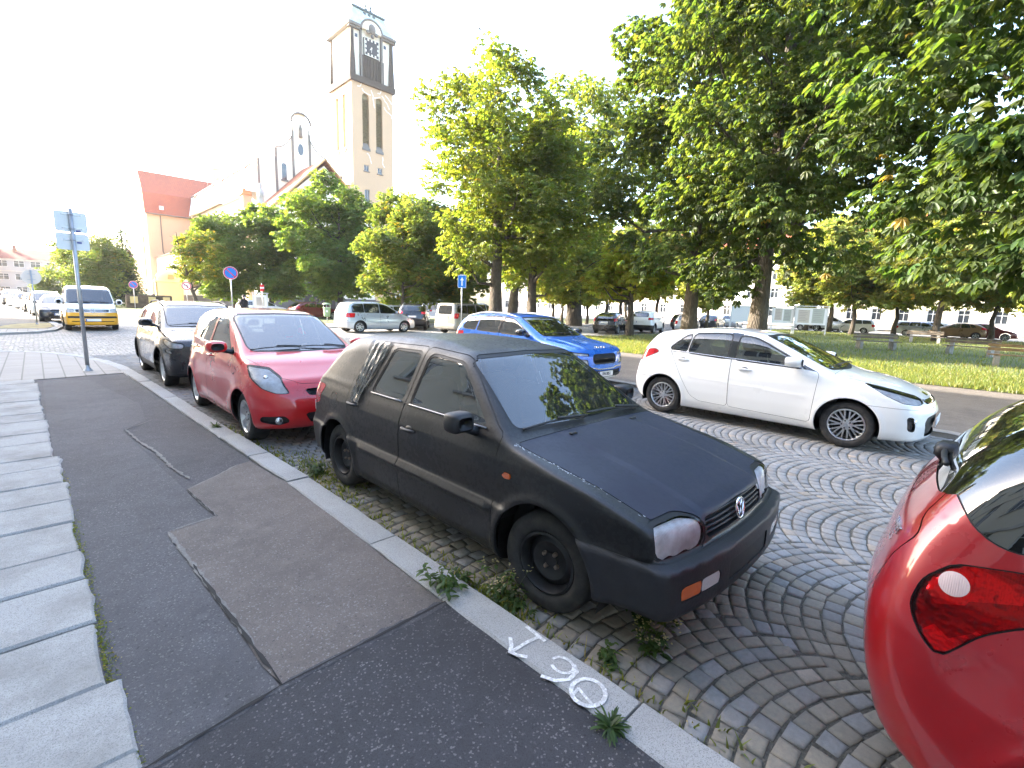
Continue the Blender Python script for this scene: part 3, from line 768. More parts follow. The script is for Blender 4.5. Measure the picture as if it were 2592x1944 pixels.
def std_spec(p):
    """modern body from a few profile lists"""
    L, W, H = p['L'], p['W'], p['H']; fa, ra = p['fo'], p['fo'] + p['wb']; wr = p['wr']; hw = W / 2; P = p['paint']; g = p.get
    sp = dict(L=L, W=W, H=H + .02, zb=g('zb', .17), tum=g('tum', .42), crown=g('crown', .06), cf=g('cf', .26), cr=g('cr', .2), kf=g('kf', .12), kr=g('kr', .12), flare=g('flare', .012), haunch=g('haunch', .015),
        top=p['top'], plan=g('plan', [(0, hw * .88), (.35, hw * .95), (.9, hw * .99), (1.6, hw), (L - 1.2, hw), (L - .5, hw * .98), (L, hw * .92)]),
        sec=g('sec', [(.1, .11), (.18, .06), (.28, .02), (.45, .002), (.6, .0), (.75, .012), (.88, .035), (.96, .06), (1.05, .07)]),
        belt=p['belt'], front=p['front'], rear=p['rear'], kt=g('kt', [(0, .08), (1.0, .09), (1.7, .13), (2.2, .17), (L, .17)]),
        under=[(fa - .1, fa - .5, g('uf', .05)), (ra + .25, L - .1, g('ur', .10))], axles=[(fa, wr, g('arch', wr + .05)), (ra, wr, g('arch', wr + .05))], wr=wr, rim=g('rim', wr * .67), wheel=g('wheel', 'five'), tyre_w=g('tw', .2), track=g('track', W - .2),
        ribs=g('ribs', ()), cabin=(g('cab0', 1.05), L - .45), dash_z=g('dash_z', .95), seat_s=g('seat_s', 2.0), floor=.26, paint=P, glass=g('glass'), cat=g('cat', 'car'), steer=g('steer', 0.0), extra=g('extra', ()), seat_col=g('seat_col', (.03, .031, .034)), rim_mat=g('rim_mat'), top_sm=g('top_sm', .035), rear_sm=g('rear_sm', .025))
    GLS = g('glass') or glass('car_glass', (.42, .47, .45)); sp['glass'] = GLS; S = 'seal'
    F = []; Q = []
    wl = g('ws')   # windshield (zlo, half lo, zhi, half hi)
    F.append(ft('windshield', R_yz(symp([(0, wl[0] - .012), (wl[1], wl[0]), (wl[3], wl[2]), (0, wl[2] + .015)]), .07), lambda V, N: (V[:, 0] < g('ws_s', 2.3)) & (V[:, 0] > g('ws_s0', .7)) & (N[:, 0] < -.2), S, .018)); Q.append(pt('windshield', 'windshield', GLS, off=.005))
    rg = g('rg')
    if rg: F.append(ft('rear_glass', R_yz(symp([(0, rg[0]), (rg[1], rg[0] + .01), (rg[3], rg[2] - .01), (0, rg[2])]), .08), M_rearn(L - 1.0), S, .018)); Q.append(pt('rear_glass', 'rear_window', GLS, off=.005))
    for k, poly in enumerate(g('wins', ())):
        F.append(ft('win%d' % k, R_side(poly, g('wr_', .05)), M_side, S, g('seal', .016)))
    for poly in g('blackpillar', ()): F.append(ft('pillar', R_side(poly, .0), M_side))
    if g('blackpillar'): Q.append(pt('pillar', 'door_pillar', plain('gloss_black', (.008, .008, .01), .12, coat=1.0), True))
    for k, poly in enumerate(g('doors', ())): F.append(ft('door%d' % k, R_side(poly, .05), M_side, 'gap', g('gap', .0045)))
    if g('clad'):   # dark lower cladding round the arches and sills
        zc = g('clad')
        F.insert(0, ft('clad', lambda V, N: np.minimum(np.minimum(V[:, 2] - zc, np.hypot(V[:, 0] - fa, V[:, 2] - wr) - g('arch', wr + .05) - .06), np.hypot(V[:, 0] - ra, V[:, 2] - wr) - g('arch', wr + .05) - .06), lambda V, N: np.abs(V[:, 1]) >= 0)); Q.append(pt('clad', 'cladding', BLACK()))
    for nm, name, poly, r, ang, mat, off in g('fl', ()):   # front corner things (both sides)
        F.append(ft(nm, R_ang(poly, r, R(ang)), M_front(1.25), S, .008)); Q.append(pt(nm, name, mat, True, off))
    for nm, name, poly, r, mat, off in g('fc', ()):        # front centre things
        F.append(ft(nm, R_yz(symp(poly), r), M_frontn(.6), 'gap', .004)); Q.append(pt(nm, name, mat, off=off))
    for nm, name, poly, r, ang, mat, off in g('rl', ()):
        F.append(ft(nm, R_ang(poly, r, R(ang), L), M_rear(L - 1.1), S, .006)); Q.append(pt(nm, name, mat, True, off))
    for nm, name, poly, r, mat, off in g('rc', ()):
        F.append(ft(nm, R_yz(symp(poly), r), M_rearn(L - .7), 'gap', .004)); Q.append(pt(nm, name, mat, off=off))
    for nm, name, poly, r, mat, off in g('sd', ()):
        F.append(ft(nm, R_side(poly, r), M_side, 'gap', .004)); Q.append(pt(nm, name, mat, True, off))
    if g('bonnet'): F.append(ft('bonnet', R_top(g('bonnet'), .05), lambda V, N: (V[:, 0] < g('bon_s', 1.3)) & (N[:, 2] > .2), 'gap', .0045)); Q.append(pt('bonnet', 'bonnet', P))
    if g('bump'): F.append(ft('bumper_f', lambda V, N: np.maximum(V[:, 2] - g('bump')[0], V[:, 0] - (fa - .1)), M_front(fa), 'gap', .004)); Q.append(pt('bumper_f', 'bumper', g('bump_mat') or P))
    if g('rbump'): F.append(ft('bumper_r', lambda V, N: np.maximum(V[:, 2] - g('rbump')[0], ra + .1 - V[:, 0]), M_rear(ra), 'gap', .004)); Q.append(pt('bumper_r', 'bumper', g('rbump_mat') or P))
    if g('gate'): F.append(ft('tailgate', R_yz(symp(g('gate')), .06), M_rearn(L - 1.0), 'gap', .0045)); Q.insert(0, pt('tailgate', 'tailgate', P))
    W_ = []
    for k in range(len(g('doors', ()))): W_.append(pt('door%d' % k, 'door', P, True))
    for k in range(len(g('wins', ()))): W_.append(pt('win%d' % k, 'window', GLS, True, .006, under='door%d' % g('win_door', list(range(9)))[k]))
    sp['feat'] = F; sp['parts'] = W_ + Q
    def post(root, b, made):
        for sd in (1, -1):
            d0 = made.get(('door0', sd)) or root; d1 = made.get(('door1', sd)) or d0
            if g('mirror'): mirror_part(d0, b, g('mirror')[0], g('mirror')[1], sd, g('mirror_mat') or P, g('mirror_sz', (.13, .2, .13)), .09)
            for (s, z), d in zip(g('handles', ()), (d0, d1)): handle_part(d, b, s, z, sd, g('handle_mat') or P, .19)
            if g('chromeline'):
                m = MB(); a = g('chromeline'); m.tube([surf_pt(b, s, z, sd, .003) for s, z in a], .007, 5); m.build('window_trim', chrome('bright_trim', (.7, .7, .72), .2), root, True)
            if g('rails'):
                s0, s1, y = g('rails'); m = MB(); n = 12; pts = [];
                for k in range(n + 1):
                    s = s0 + (s1 - s0) * k / n; q = top_pt(b, s, y); pts.append((s, y * sd, q.z + .045 * min(1, 4 * min(k, n - k) / n)))
                m.tube(pts, .016, 8); m.build('roof_rail', g('rail_mat') or chrome('rail_silver', (.6, .61, .62), .35), root, True)
        if g('wiper_y'): 
            for y0, y1 in g('wiper_y'): wiper(root, b, g('wiper_s'), y0, y1, ps=.02)
    sp['post'] = [post] + list(g('post', ()))
    if g('lit'): sp['post'].append(reflector_post(g('lit'), .02, bulb=L < 3.8))
    return sp
CLEAR = lambda: lens('clear_lens', (.93, .93, .93))
DARKG = lambda: plain('gloss_black', (.008, .008, .01), .12, coat=1.0)
def fog_post(y, z, r=.045):
    def fn(root, b, made):
        for sd in (1, -1):
            p = front_pt(b, y * sd, z); m = MB(); m.sphere((p.x + .012, p.y, p.z), (.02, r, r), 14, 8); m.build('fog_light', chrome('lamp_reflector', (.72, .73, .76), .16, .6), root, True)
    return fn
def plate_post(z, txt, rear=False, off=.012, tilt=0, y=0):
    def fn(root, b, made):
        p = front_pt(b, y, z, rear, off); plate(root, p, txt, rear, R(tilt))
    return fn
def oval_emblem(z, rear=False, r=(.06, .045), off=.008, y=0):
    def fn(root, b, made):
        p = front_pt(b, y, z, rear, off); m = MB(); n = 20
        for a, c in ((1, 1), (.5, .95)):
            m.tube([(0, r[0] * a * math.cos(2 * math.pi * k / n), r[1] * c * math.sin(2 * math.pi * k / n)) for k in range(n + 1)], .006, 5, cap=False)
        o = m.build('emblem', chrome('emblem_chrome', (.8, .81, .83), .2), root, True); o.location = p
    return fn
def spec_red():
    P = paint('red_paint', (.56, .008, .012), .3, 0.0, 1.0, .06)
    L = 3.75
    def slats(root, b, made):
        m = MB()
        for z in np.linspace(.605, .665, 4): m.tube([front_pt(b, y, z, off=-.02) for y in np.linspace(-.27, .27, 7)], .004, 5)
        for y in np.linspace(-.26, .26, 14): m.tube([front_pt(b, y, z, off=-.02) for z in (.6, .67)], .003, 5)
        m.build('grille_mesh', BLACK(), made[('grille', 0)], True)
    return std_spec(dict(L=L, W=1.695, H=1.53, fo=.74, wb=2.46, wr=.288, wheel='six', rim=.195, paint=P, tum=.36, cf=.34, kf=.16, zb=.16, haunch=.02,
        top=[(-.3, .55), (.0, .62), (.08, .70), (.2, .80), (.5, .915), (.85, 1.0), (.95, 1.03), (1.85, 1.455), (2.05, 1.505), (2.5, 1.535), (3.0, 1.52), (3.45, 1.46), (4.1, 1.33)],
        belt=[(0, .92), (1.0, .97), (2.0, 1.02), (3.3, 1.10)], front=[(.12, .14), (.2, .06), (.32, .01), (.45, .0), (.58, .015), (.7, .06), (.78, .13), (.9, .4), (1.2, .8)],
        rear=[(.15, 3.62), (.25, 3.71), (.45, 3.75), (.7, 3.73), (1.0, 3.66), (1.1, 3.60), (1.45, 3.38), (1.55, 3.30)],
        ws=(1.045, .63, 1.445, .56), rg=(1.08, .52, 1.42, .47), ws_s=2.4, ws_s0=.8,
        wins=[[(1.30, 1.005), (1.36, 1.06), (1.86, 1.375), (1.98, 1.41), (2.20, 1.43), (2.20, 1.045)], [(2.31, 1.05), (2.31, 1.435), (2.72, 1.43), (2.84, 1.09)], [(2.89, 1.095), (2.79, 1.425), (3.0, 1.40), (3.16, 1.12)], [(1.14, .995), (1.245, 1.0), (1.31, 1.07)]], win_door=[0, 1, 1, 0],
        doors=[[(1.10, .25), (1.08, .98), (1.24, 1.09), (1.9, 1.44), (2.05, 1.465), (2.265, 1.475), (2.265, .25)], [(2.275, .25), (2.275, 1.475), (2.95, 1.455), (3.23, 1.11), (3.16, .86), (2.98, .70), (2.84, .5), (2.78, .28)]],
        fl=[('lamp_f', 'headlight', [(.475, .63), (.60, .785), (.78, .875), (1.03, .905), (.95, .80), (.76, .69), (.6, .635)], .03, 35, CLEAR(), .0), ('fogw', 'fog_lamp_recess', [(.50, .315), (.56, .375), (.80, .365), (.82, .315), (.62, .28)], .03, 25, BLACK(), .02)],
        fc=[('grille', 'grille', [(0, .595), (.29, .60), (.33, .665), (0, .67)], .02, SEAL(), .03), ('intake', 'lower_intake', [(0, .285), (.30, .29), (.36, .40), (0, .405)], .03, SEAL(), .03)],
        rl=[('tail', 'tail_light', [(.42, .78), (.84, .80), (.86, 1.08), (.48, 1.02)], .05, 40, lamp_red(), .0)],
        sd=[('strip', 'side_moulding', [(1.22, .52), (2.24, .545), (2.24, .575), (1.22, .55)], .01, plain('red_strip', (.25, .012, .014), .35), -.012), ('strip2', 'side_moulding', [(2.29, .546), (2.76, .556), (2.76, .586), (2.29, .576)], .01, plain('red_strip', (.25, .012, .014), .35), -.012), ('rep', 'side_repeater', [(.99, .765), (1.04, .767), (1.04, .79), (.99, .788)], .01, CLEAR(), -.004)],
        bonnet=[(.13, 0), (.17, .36), (.30, .52), (.75, .68), (.93, .74), (.93, -.74), (.75, -.68), (.30, -.52), (.17, -.36)], gate=[(0, .5), (.5, .5), (.6, .9), (.5, 1.46), (0, 1.48)], rbump=(.56,),
        mirror=(1.26, 1.05), mirror_sz=(.14, .23, .14), handles=[(2.12, .90), (2.98, .95)], wiper_y=[(-.58, .0), (.02, .62)], wiper_s=1.0, chromeline=[(s, 1.0 + .045 * (s - 1.2)) for s in np.linspace(1.3, 3.1, 14)],
        lit=['lamp_f'], dash_z=1.0, seat_s=1.95, post=[fog_post(.615, .325), plate_post(.50, ' ', off=.02), oval_emblem(.735), slats], cat='car'))
def spec_white():
    P = paint('white_paint', (.84, .84, .825), .3, 0.0, 1.0, .05)
    return std_spec(dict(L=4.065, W=1.725, H=1.45, fo=.83, wb=2.58, wr=.305, wheel='multi', rim=.205, paint=P, tum=.40, cf=.33, kf=.15, zb=.16, haunch=.012, uf=.02,
        top=[(-.3, .55), (.0, .64), (.06, .70), (.18, .785), (.5, .87), (.95, .945), (1.08, .98), (1.88, 1.365), (2.05, 1.41), (2.5, 1.452), (2.95, 1.44), (3.5, 1.375), (3.75, 1.335), (4.4, 1.2)],
        belt=[(0, .88), (1.0, .93), (2.3, .99), (3.3, 1.07), (4, 1.1)], front=[(.12, .12), (.2, .045), (.27, .03), (.4, .0), (.55, .01), (.66, .035), (.72, .08), (.8, .2), (1.2, .8)],
        rear=[(.15, 3.86), (.25, 3.98), (.4, 4.055), (.55, 4.065), (.75, 4.03), (.95, 3.96), (1.05, 3.92), (1.15, 3.86), (1.32, 3.76), (1.36, 3.74), (1.5, 3.5)],
        ws=(.99, .62, 1.36, .54), rg=(1.08, .52, 1.30, .46), ws_s=2.3, ws_s0=.85,
        wins=[[(1.40, .978), (1.50, 1.05), (1.93, 1.265), (2.08, 1.325), (2.295, 1.353), (2.30, 1.008)], [(2.43, 1.012), (2.425, 1.36), (2.65, 1.362), (2.99, 1.335), (3.03, 1.045)], [(3.075, 1.052), (3.04, 1.325), (3.12, 1.30), (3.325, 1.105), (3.32, 1.08)]], win_door=[0, 1, 1], seal=.02,
        blackpillar=[[(2.27, 1.0), (2.28, 1.38), (2.45, 1.39), (2.45, 1.0)], [(1.22, .945), (1.40, .965), (1.42, 1.03)]],
        doors=[[(1.24, .27), (1.20, .93), (1.36, 1.0), (2.0, 1.33), (2.15, 1.375), (2.36, 1.405), (2.33, .30)], [(2.342, .30), (2.372, 1.405), (2.7, 1.40), (3.1, 1.36), (3.36, 1.10), (3.28, .96), (3.06, .60), (2.92, .38), (2.78, .31)]], gap=.005,
        fl=[('brow', 'headlight_bezel', [(.44, .705), (.49, .742), (.75, .806), (1.03, .866), (1.0, .838), (.75, .782), (.53, .722)], .01, 40, DARKG(), .0), ('lamp_f', 'headlight', [(.45, .70), (.49, .735), (.75, .80), (1.03, .86), (.92, .75), (.79, .675), (.6, .655), (.47, .67)], .02, 40, CLEAR(), .0), ('fogw', 'fog_lamp_recess', [(.655, .33), (.695, .50), (.765, .505), (.735, .345)], .03, 35, DARKG(), .02)],
        fc=[('grille', 'grille', [(0, .645), (.42, .655), (.45, .70), (0, .695)], .02, DARKG(), .012), ('intake', 'lower_intake', [(0, .25), (.44, .25), (.56, .43), (.50, .50), (.36, .52), (0, .53)], .03, SEAL(), .03), ('logo', 'emblem', [(0, .715), (.07, .72), (.07, .75), (0, .755)], .02, DARKG(), -.002)],
        rl=[('tail', 'tail_light', [(.40, .86), (.72, .85), (.93, 1.015), (.88, 1.06), (.42, .97)], .03, 40, lamp_red(), .0)],
        sd=[('rep', 'roof_strip', [(1.45, 1.40), (1.46, 1.41), (1.47, 1.4)], .0, SEAL(), 0)],
        bonnet=[(.09, 0), (.13, .36), (.27, .58), (.7, .70), (1.04, .77), (1.04, -.77), (.7, -.70), (.27, -.58), (.13, -.36)], gate=[(0, .55), (.5, .55), (.6, .95), (.48, 1.33), (0, 1.35)], rbump=(.60,), bump=(.60,),
        ribs=[(1.3, .60, 3.0, .68, .03, .003)], mirror=(1.48, 1.03), mirror_sz=(.19, .19, .135), handles=[(2.14, .88), (3.10, .93)], wiper_y=[(-.56, .0), (.02, .6)], wiper_s=1.12,
        lit=['lamp_f'], dash_z=.93, seat_s=2.05, seat_col=(.10, .085, .07), chromeline=[(s, .972 + .042 * (s - 1.3)) for s in np.linspace(1.4, 3.3, 14)], post=[fog_post(.70, .46, .03), plate_post(.42, ' ', off=.0)]))
def spec_blue():
    P = paint('blue_paint', (.015, .15, .62), .28, .25, 1.0, .05)
    L = 4.24
    def badge(root, b, made):
        p = front_pt(b, 0, .885, off=.004); q = front_pt(b, 0, .865)
        o = text_obj('bonnet_lettering', '\u0160KODA', .085, chrome('letter_silver', (.85, .85, .86), .25), root, (p.x, 0, p.z), (R(52), 0, R(-90)), .003, 1.25, .002)
        pl = front_pt(b, .0, .62); m = MB()
        for y in np.linspace(-.33, .33, 19): m.tube([front_pt(b, y, z, off=-.012) for z in (.60, .68, .75)], .007, 5)
        m.build('grille_bars', DARKG(), made[('grille', 0)], True)
        m = MB(); m.tube([front_pt(b, y, .50 - .03 * (abs(y) < .3), off=.004) for y in np.linspace(-.62, .62, 15)], .014, 6); m.build('bumper_trim', chrome('bright_trim', (.7, .7, .72), .2), root, True)
        m = MB(); m.tube([front_pt(b, y, .27, off=.004) for y in np.linspace(-.5, .5, 11)], .016, 6); m.build('skid_plate', chrome('rail_silver', (.6, .61, .62), .35), root, True)
    return std_spec(dict(L=L, W=1.79, H=1.53, fo=.86, wb=2.65, wr=.33, wheel='aero', rim=.23, paint=P, tum=.38, cf=.22, kf=.11, zb=.2, clad=.36, flare=.02,
        top=[(-.3, .75), (.0, .80), (.08, .86), (.2, .92), (.6, .985), (1.05, 1.045), (1.15, 1.08), (1.85, 1.43), (2.05, 1.485), (2.5, 1.525), (3.1, 1.51), (3.7, 1.45), (3.9, 1.42), (4.6, 1.3)],
        belt=[(0, .97), (1.1, 1.01), (2.3, 1.04), (3.6, 1.10)], front=[(.18, .16), (.24, .08), (.32, .03), (.45, .0), (.6, .01), (.8, .04), (.88, .09), (1.0, .3), (1.3, .8)],
        rear=[(.2, 4.05), (.3, 4.15), (.5, 4.23), (.65, 4.24), (.9, 4.19), (1.05, 4.14), (1.42, 3.90), (1.55, 3.8)],
        ws=(1.085, .66, 1.425, .58), rg=(1.12, .55, 1.40, .50), ws_s=2.4, ws_s0=.9,
        wins=[[(1.42, 1.055), (1.52, 1.12), (1.93, 1.335), (2.08, 1.395), (2.34, 1.425), (2.34, 1.075)], [(2.45, 1.08), (2.45, 1.43), (3.0, 1.42), (3.13, 1.36), (3.17, 1.10)], [(3.23, 1.105), (3.19, 1.37), (3.34, 1.385), (3.60, 1.30), (3.72, 1.16), (3.66, 1.12)]], win_door=[0, 1, 1], seal=.02,
        blackpillar=[[(2.33, 1.07), (2.34, 1.45), (2.46, 1.45), (2.46, 1.07)]],
        doors=[[(1.27, .37), (1.24, 1.02), (1.40, 1.09), (2.0, 1.41), (2.15, 1.45), (2.40, 1.47), (2.38, .37)], [(2.392, .37), (2.412, 1.47), (3.1, 1.44), (3.25, 1.1), (3.2, .85), (3.0, .6), (2.9, .37)]],
        fl=[('lamp_f', 'headlight', [(.50, .56), (.52, .66), (.85, .70), (.88, .60)], .03, 25, CLEAR(), .0), ('drl', 'daytime_light', [(.47, .745), (.48, .785), (1.0, .83), (1.08, .86), (1.04, .80), (.8, .765)], .012, 30, CLEAR(), .0)],
        fc=[('grille', 'grille', [(0, .575), (.34, .575), (.40, .62), (.40, .73), (.34, .775), (0, .775)], .02, SEAL(), .02), ('intake', 'lower_intake', [(0, .29), (.6, .31), (.62, .44), (0, .43)], .03, BLACK(), .02)],
        rl=[('tail', 'tail_light', [(.45, .88), (.98, .93), (.98, 1.05), (.5, 1.03)], .03, 40, lamp_red(), .0)],
        bonnet=[(.12, 0), (.15, .42), (.27, .60), (.7, .72), (1.1, .79), (1.1, -.79), (.7, -.72), (.27, -.60), (.15, -.42)], gate=[(0, .6), (.55, .6), (.6, 1.0), (.5, 1.43), (0, 1.45)], rbump=(.62,), bump=(.56,), bump_mat=P,
        extra=[lambda d, s, y, z: d - .012 * np.clip(1 - np.abs(y - .5) / .08, 0, 1) * np.clip((1.1 - s) / .1, 0, 1) * np.clip((z - .84) / .04, 0, 1)],
        mirror=(1.52, 1.10), mirror_sz=(.15, .22, .15), mirror_mat=DARKG(), handles=[(2.22, .95), (3.02, .98)], rails=(1.95, 3.75, .60), lit=['lamp_f', 'drl'], dash_z=1.02, seat_s=2.1, wiper_y=[(-.58, .0), (.02, .62)], wiper_s=1.2,
        post=[plate_post(.365, '1PA 0051', off=.02), badge], cat='car'))
def spec_redclose():
    P = paint('red_metallic_paint', (.33, .007, .012), .3, .15, 1.0, .07)
    L = 3.755
    def rev(root, b, made):
        for sd in (1, -1):
            lo = made.get(('tail', sd))
            if lo is None: continue
            t = NT('lamp_chamber'); co = t.coord(); v = t.n('ShaderNodeTexVoronoi'); t.set(v, 'Vector', co); t.set(v, 'Scale', 11.0); n = t.noise(co, 8, 3)
            mt = t.surf(t.bsdf(t.mix(t.ramp(t.n('ShaderNodeSeparateColor', Color=v.outputs['Color']).outputs[0], [(.2, 0.0), (.9, 1.0)]), (.25, .2, .2), (.95, .9, .9)), .22, .75, t.bump(n, .05, 1.0)))
            b.extract('tail', 'lamp_chamber', mt, lo, .013, 0, sd)
        for sd in (1, -1):
            p = surf_pt(b, L - .255, .912, sd, .004); m = MB()
            q = b.grad(np.array([[p.x, p.y, p.z]]), .01)[0]; n = Vector(q).normalized(); a = n.orthogonal().normalized(); c = n.cross(a); V = [p + n * .004]; F = []
            k = 24
            for i in range(k):
                t = 2 * math.pi * i / k; w = p + (a * math.cos(t) + c * math.sin(t)) * .036; d = float(b.f(np.array([[w.x, w.y, w.z]]))[0]); V.append(w - n * (d - .003))
            F = [(0, 1 + i, 1 + (i + 1) % k) for i in range(k)]
            t = NT('reversing_lens'); wv = t.n('ShaderNodeTexWave', Vector=t.coord(), Scale=60.0); mt = t.surf(t.bsdf((.66, .5, .5), .15, 0.0, t.bump(wv.outputs[0], .002, .5)))
            m.add(V, F).build('reversing_light', mt, made.get(('tail', sd)) or root, True)
        for k, (txt, z) in enumerate((('SWIFT', .955), ('1.3', .915))):
            p = front_pt(b, .50, z, True, .003); g = Vector(b.grad(np.array([[p.x, p.y, p.z]]), .02)[0]).normalized()
            xx = Vector((0, 0, 1)).cross(g).normalized(); yy = g.cross(xx); M = Matrix((xx, yy, g)).transposed().to_euler()
            text_obj('badge', txt, .045, chrome('letter_silver', (.85, .85, .86), .25), made.get(('tailgate', 0)) or root, p, M, .002, 1.2, .001)
        p = front_pt(b, .0, 1.16, True, .01); m = MB(); m.rbox(p.x - .05, p.x + .035, -.06, .06, 1.12, 1.19, .02); m.tube([tuple(front_pt(b, yy, 1.16 + .05 * yy, True, .012)) for yy in (.0, .12, .24, .36)], .010, 6); m.build('rear_wiper', BLACK(), root, True)
    return std_spec(dict(L=L, W=1.69, H=1.51, fo=.65, wb=2.41, wr=.285, arch=.318, wheel='five', paint=P, tum=.34, cf=.3, cr=.17, crp=2.4, kr=.16, kf=.15, zb=.18, haunch=.03,
        top=[(-.3, .6), (0, .66), (.1, .78), (.5, .92), (.9, 1.0), (1.0, 1.03), (1.75, 1.44), (2.2, 1.51), (2.9, 1.49), (3.3, 1.45), (4.2, 1.3)], belt=[(0, .94), (1.0, .96), (3.3, 1.06), (4, 1.08)],
        front=[(.15, .08), (.3, .0), (.55, .0), (.7, .05), (.9, .35), (1.3, .9)],
        rear=[(.15, 3.62), (.23, 3.66), (.37, 3.71), (.5, 3.745), (.63, 3.755), (.73, 3.755), (.80, 3.735), (.9, 3.715), (1.0, 3.68), (1.14, 3.60), (1.2, 3.565), (1.5, 3.33)], rear_sm=.03,
        sec=[(.1, .11), (.18, .06), (.28, .02), (.45, .0), (.6, -.005), (.75, .006), (.88, .03), (.98, .06), (1.05, .075)],
        ws=(1.05, .62, 1.43, .55), ws_s=2.3, ws_s0=.85,
        wins=[[(1.3, 1.0), (1.9, 1.38), (2.2, 1.42), (2.2, 1.03)], [(2.3, 1.03), (2.3, 1.42), (2.8, 1.40), (2.9, 1.06)]], doors=[[(1.1, .25), (1.1, .97), (1.8, 1.43), (2.25, 1.46), (2.25, .25)], [(2.26, .25), (2.26, 1.46), (2.9, 1.43), (3.05, 1.0), (2.85, .5), (2.8, .25)]],
        sd=[('tail', 'tail_light', [(L - .165, .80), (L - .185, .89), (L - .25, .965), (L - .40, 1.0), (L - .66, .985), (L - .66, .905), (L - .5, .885), (L - .41, .865), (L - .33, .80), (L - .25, .685), (L - .20, .735)], .03, lens('red_lens', (.95, .035, .05)), .0),
            ('rear_glass', 'rear_window', [(L - .06, 1.33), (L - .20, 1.18), (L - .28, 1.075), (L - .35, 1.045), (L - .42, 1.055), (L - .62, 1.10), (L - .66, 1.35), (L - .3, 1.46)], .04, glass('dark_glass', (.06, .065, .06)), .004)],
        rc=[('rear_glass2', 'rear_window', [(0, 1.13), (.56, 1.12), (.70, 1.19), (.66, 1.42), (0, 1.43)], .04, glass('dark_glass', (.06, .065, .06)), .004)],
        gate=[(0, .62), (.50, .64), (.60, .78), (.66, 1.0), (.60, 1.05), (.5, 1.47), (0, 1.48)], post=[rev], cat='car', seat_s=1.95))
def spec_darksuv():
    P = paint('dark_brown_paint', (.030, .026, .026), .25, .3, 1.0, .04)
    def vent(root, b, made):
        for sd in (1, -1):
            m = MB(); m.tube([front_pt(b, .66 * sd, z, off=.004) for z in (.36, .42, .48, .53)], [.012, .02, .02, .012], 8); m.build('bumper_vane', BLACK(), root, True)
    return std_spec(dict(L=4.18, W=1.765, H=1.57, fo=.86, wb=2.56, wr=.34, wheel='five', rim=.235, paint=P, tum=.40, cf=.24, kf=.12, zb=.2, clad=.36, flare=.022,
        top=[(-.3, .8), (.0, .84), (.1, .92), (.4, .99), (1.0, 1.06), (1.1, 1.09), (1.85, 1.46), (2.1, 1.53), (2.6, 1.57), (3.2, 1.54), (3.75, 1.46), (4.5, 1.3)],
        belt=[(0, .98), (1.1, 1.03), (2.3, 1.07), (3.5, 1.16)], front=[(.18, .14), (.3, .03), (.5, .0), (.8, .02), (.9, .08), (1.05, .35), (1.3, .8)],
        rear=[(.2, 4.0), (.35, 4.13), (.6, 4.18), (.9, 4.13), (1.1, 4.05), (1.45, 3.75), (1.6, 3.6)],
        ws=(1.10, .65, 1.455, .58), rg=(1.15, .52, 1.42, .46), ws_s=2.4, ws_s0=.9, wins=[[(1.42, 1.085), (1.95, 1.38), (2.1, 1.44), (2.30, 1.47), (2.30, 1.10)], [(2.41, 1.105), (2.41, 1.475), (2.9, 1.455), (3.2, 1.33), (3.3, 1.2), (3.1, 1.15)]],
        doors=[[(1.25, .37), (1.24, 1.05), (2.0, 1.46), (2.36, 1.51), (2.35, .37)], [(2.36, .37), (2.37, 1.51), (2.9, 1.49), (3.38, 1.22), (3.2, .9), (2.9, .55), (2.85, .37)]],
        fl=[('lamp_f', 'headlight', [(.58, .76), (.60, .84), (1.02, .90), (1.05, .84), (.85, .76)], .03, 30, CLEAR(), .0), ('fogw', 'fog_light', [(.78, .66), (.78, .70), (.95, .72), (.95, .68)], .012, 30, CLEAR(), .0)],
        fc=[('grille', 'grille', [(0, .74), (.44, .74), (.50, .84), (0, .86)], .02, DARKG(), .015), ('intake', 'lower_intake', [(0, .30), (.55, .30), (.46, .62), (0, .64)], .04, SEAL(), .03)],
        rl=[('tail', 'tail_light', [(.4, .95), (.95, .97), (.95, 1.08), (.45, 1.05)], .03, 40, lamp_red(), .0)],
        bonnet=[(.13, 0), (.16, .42), (.28, .60), (1.05, .77), (1.05, -.77), (.28, -.60), (.16, -.42)], bump=(.70,), mirror=(1.5, 1.13), mirror_sz=(.15, .22, .15), handles=[(2.15, .96), (3.05, 1.0)], handle_mat=chrome('bright_trim', (.7, .7, .72), .2), rails=(1.95, 3.6, .58), rail_mat=BLACK(),
        chromeline=[(s, 1.075 + .04 * (s - 1.4)) for s in np.linspace(1.4, 3.2, 14)], wiper_y=[(-.58, .0), (.02, .62)], wiper_s=1.15, lit=['lamp_f', 'fogw'], dash_z=1.05, post=[vent, plate_post(.36, ' ', off=.01)], cat='car'))
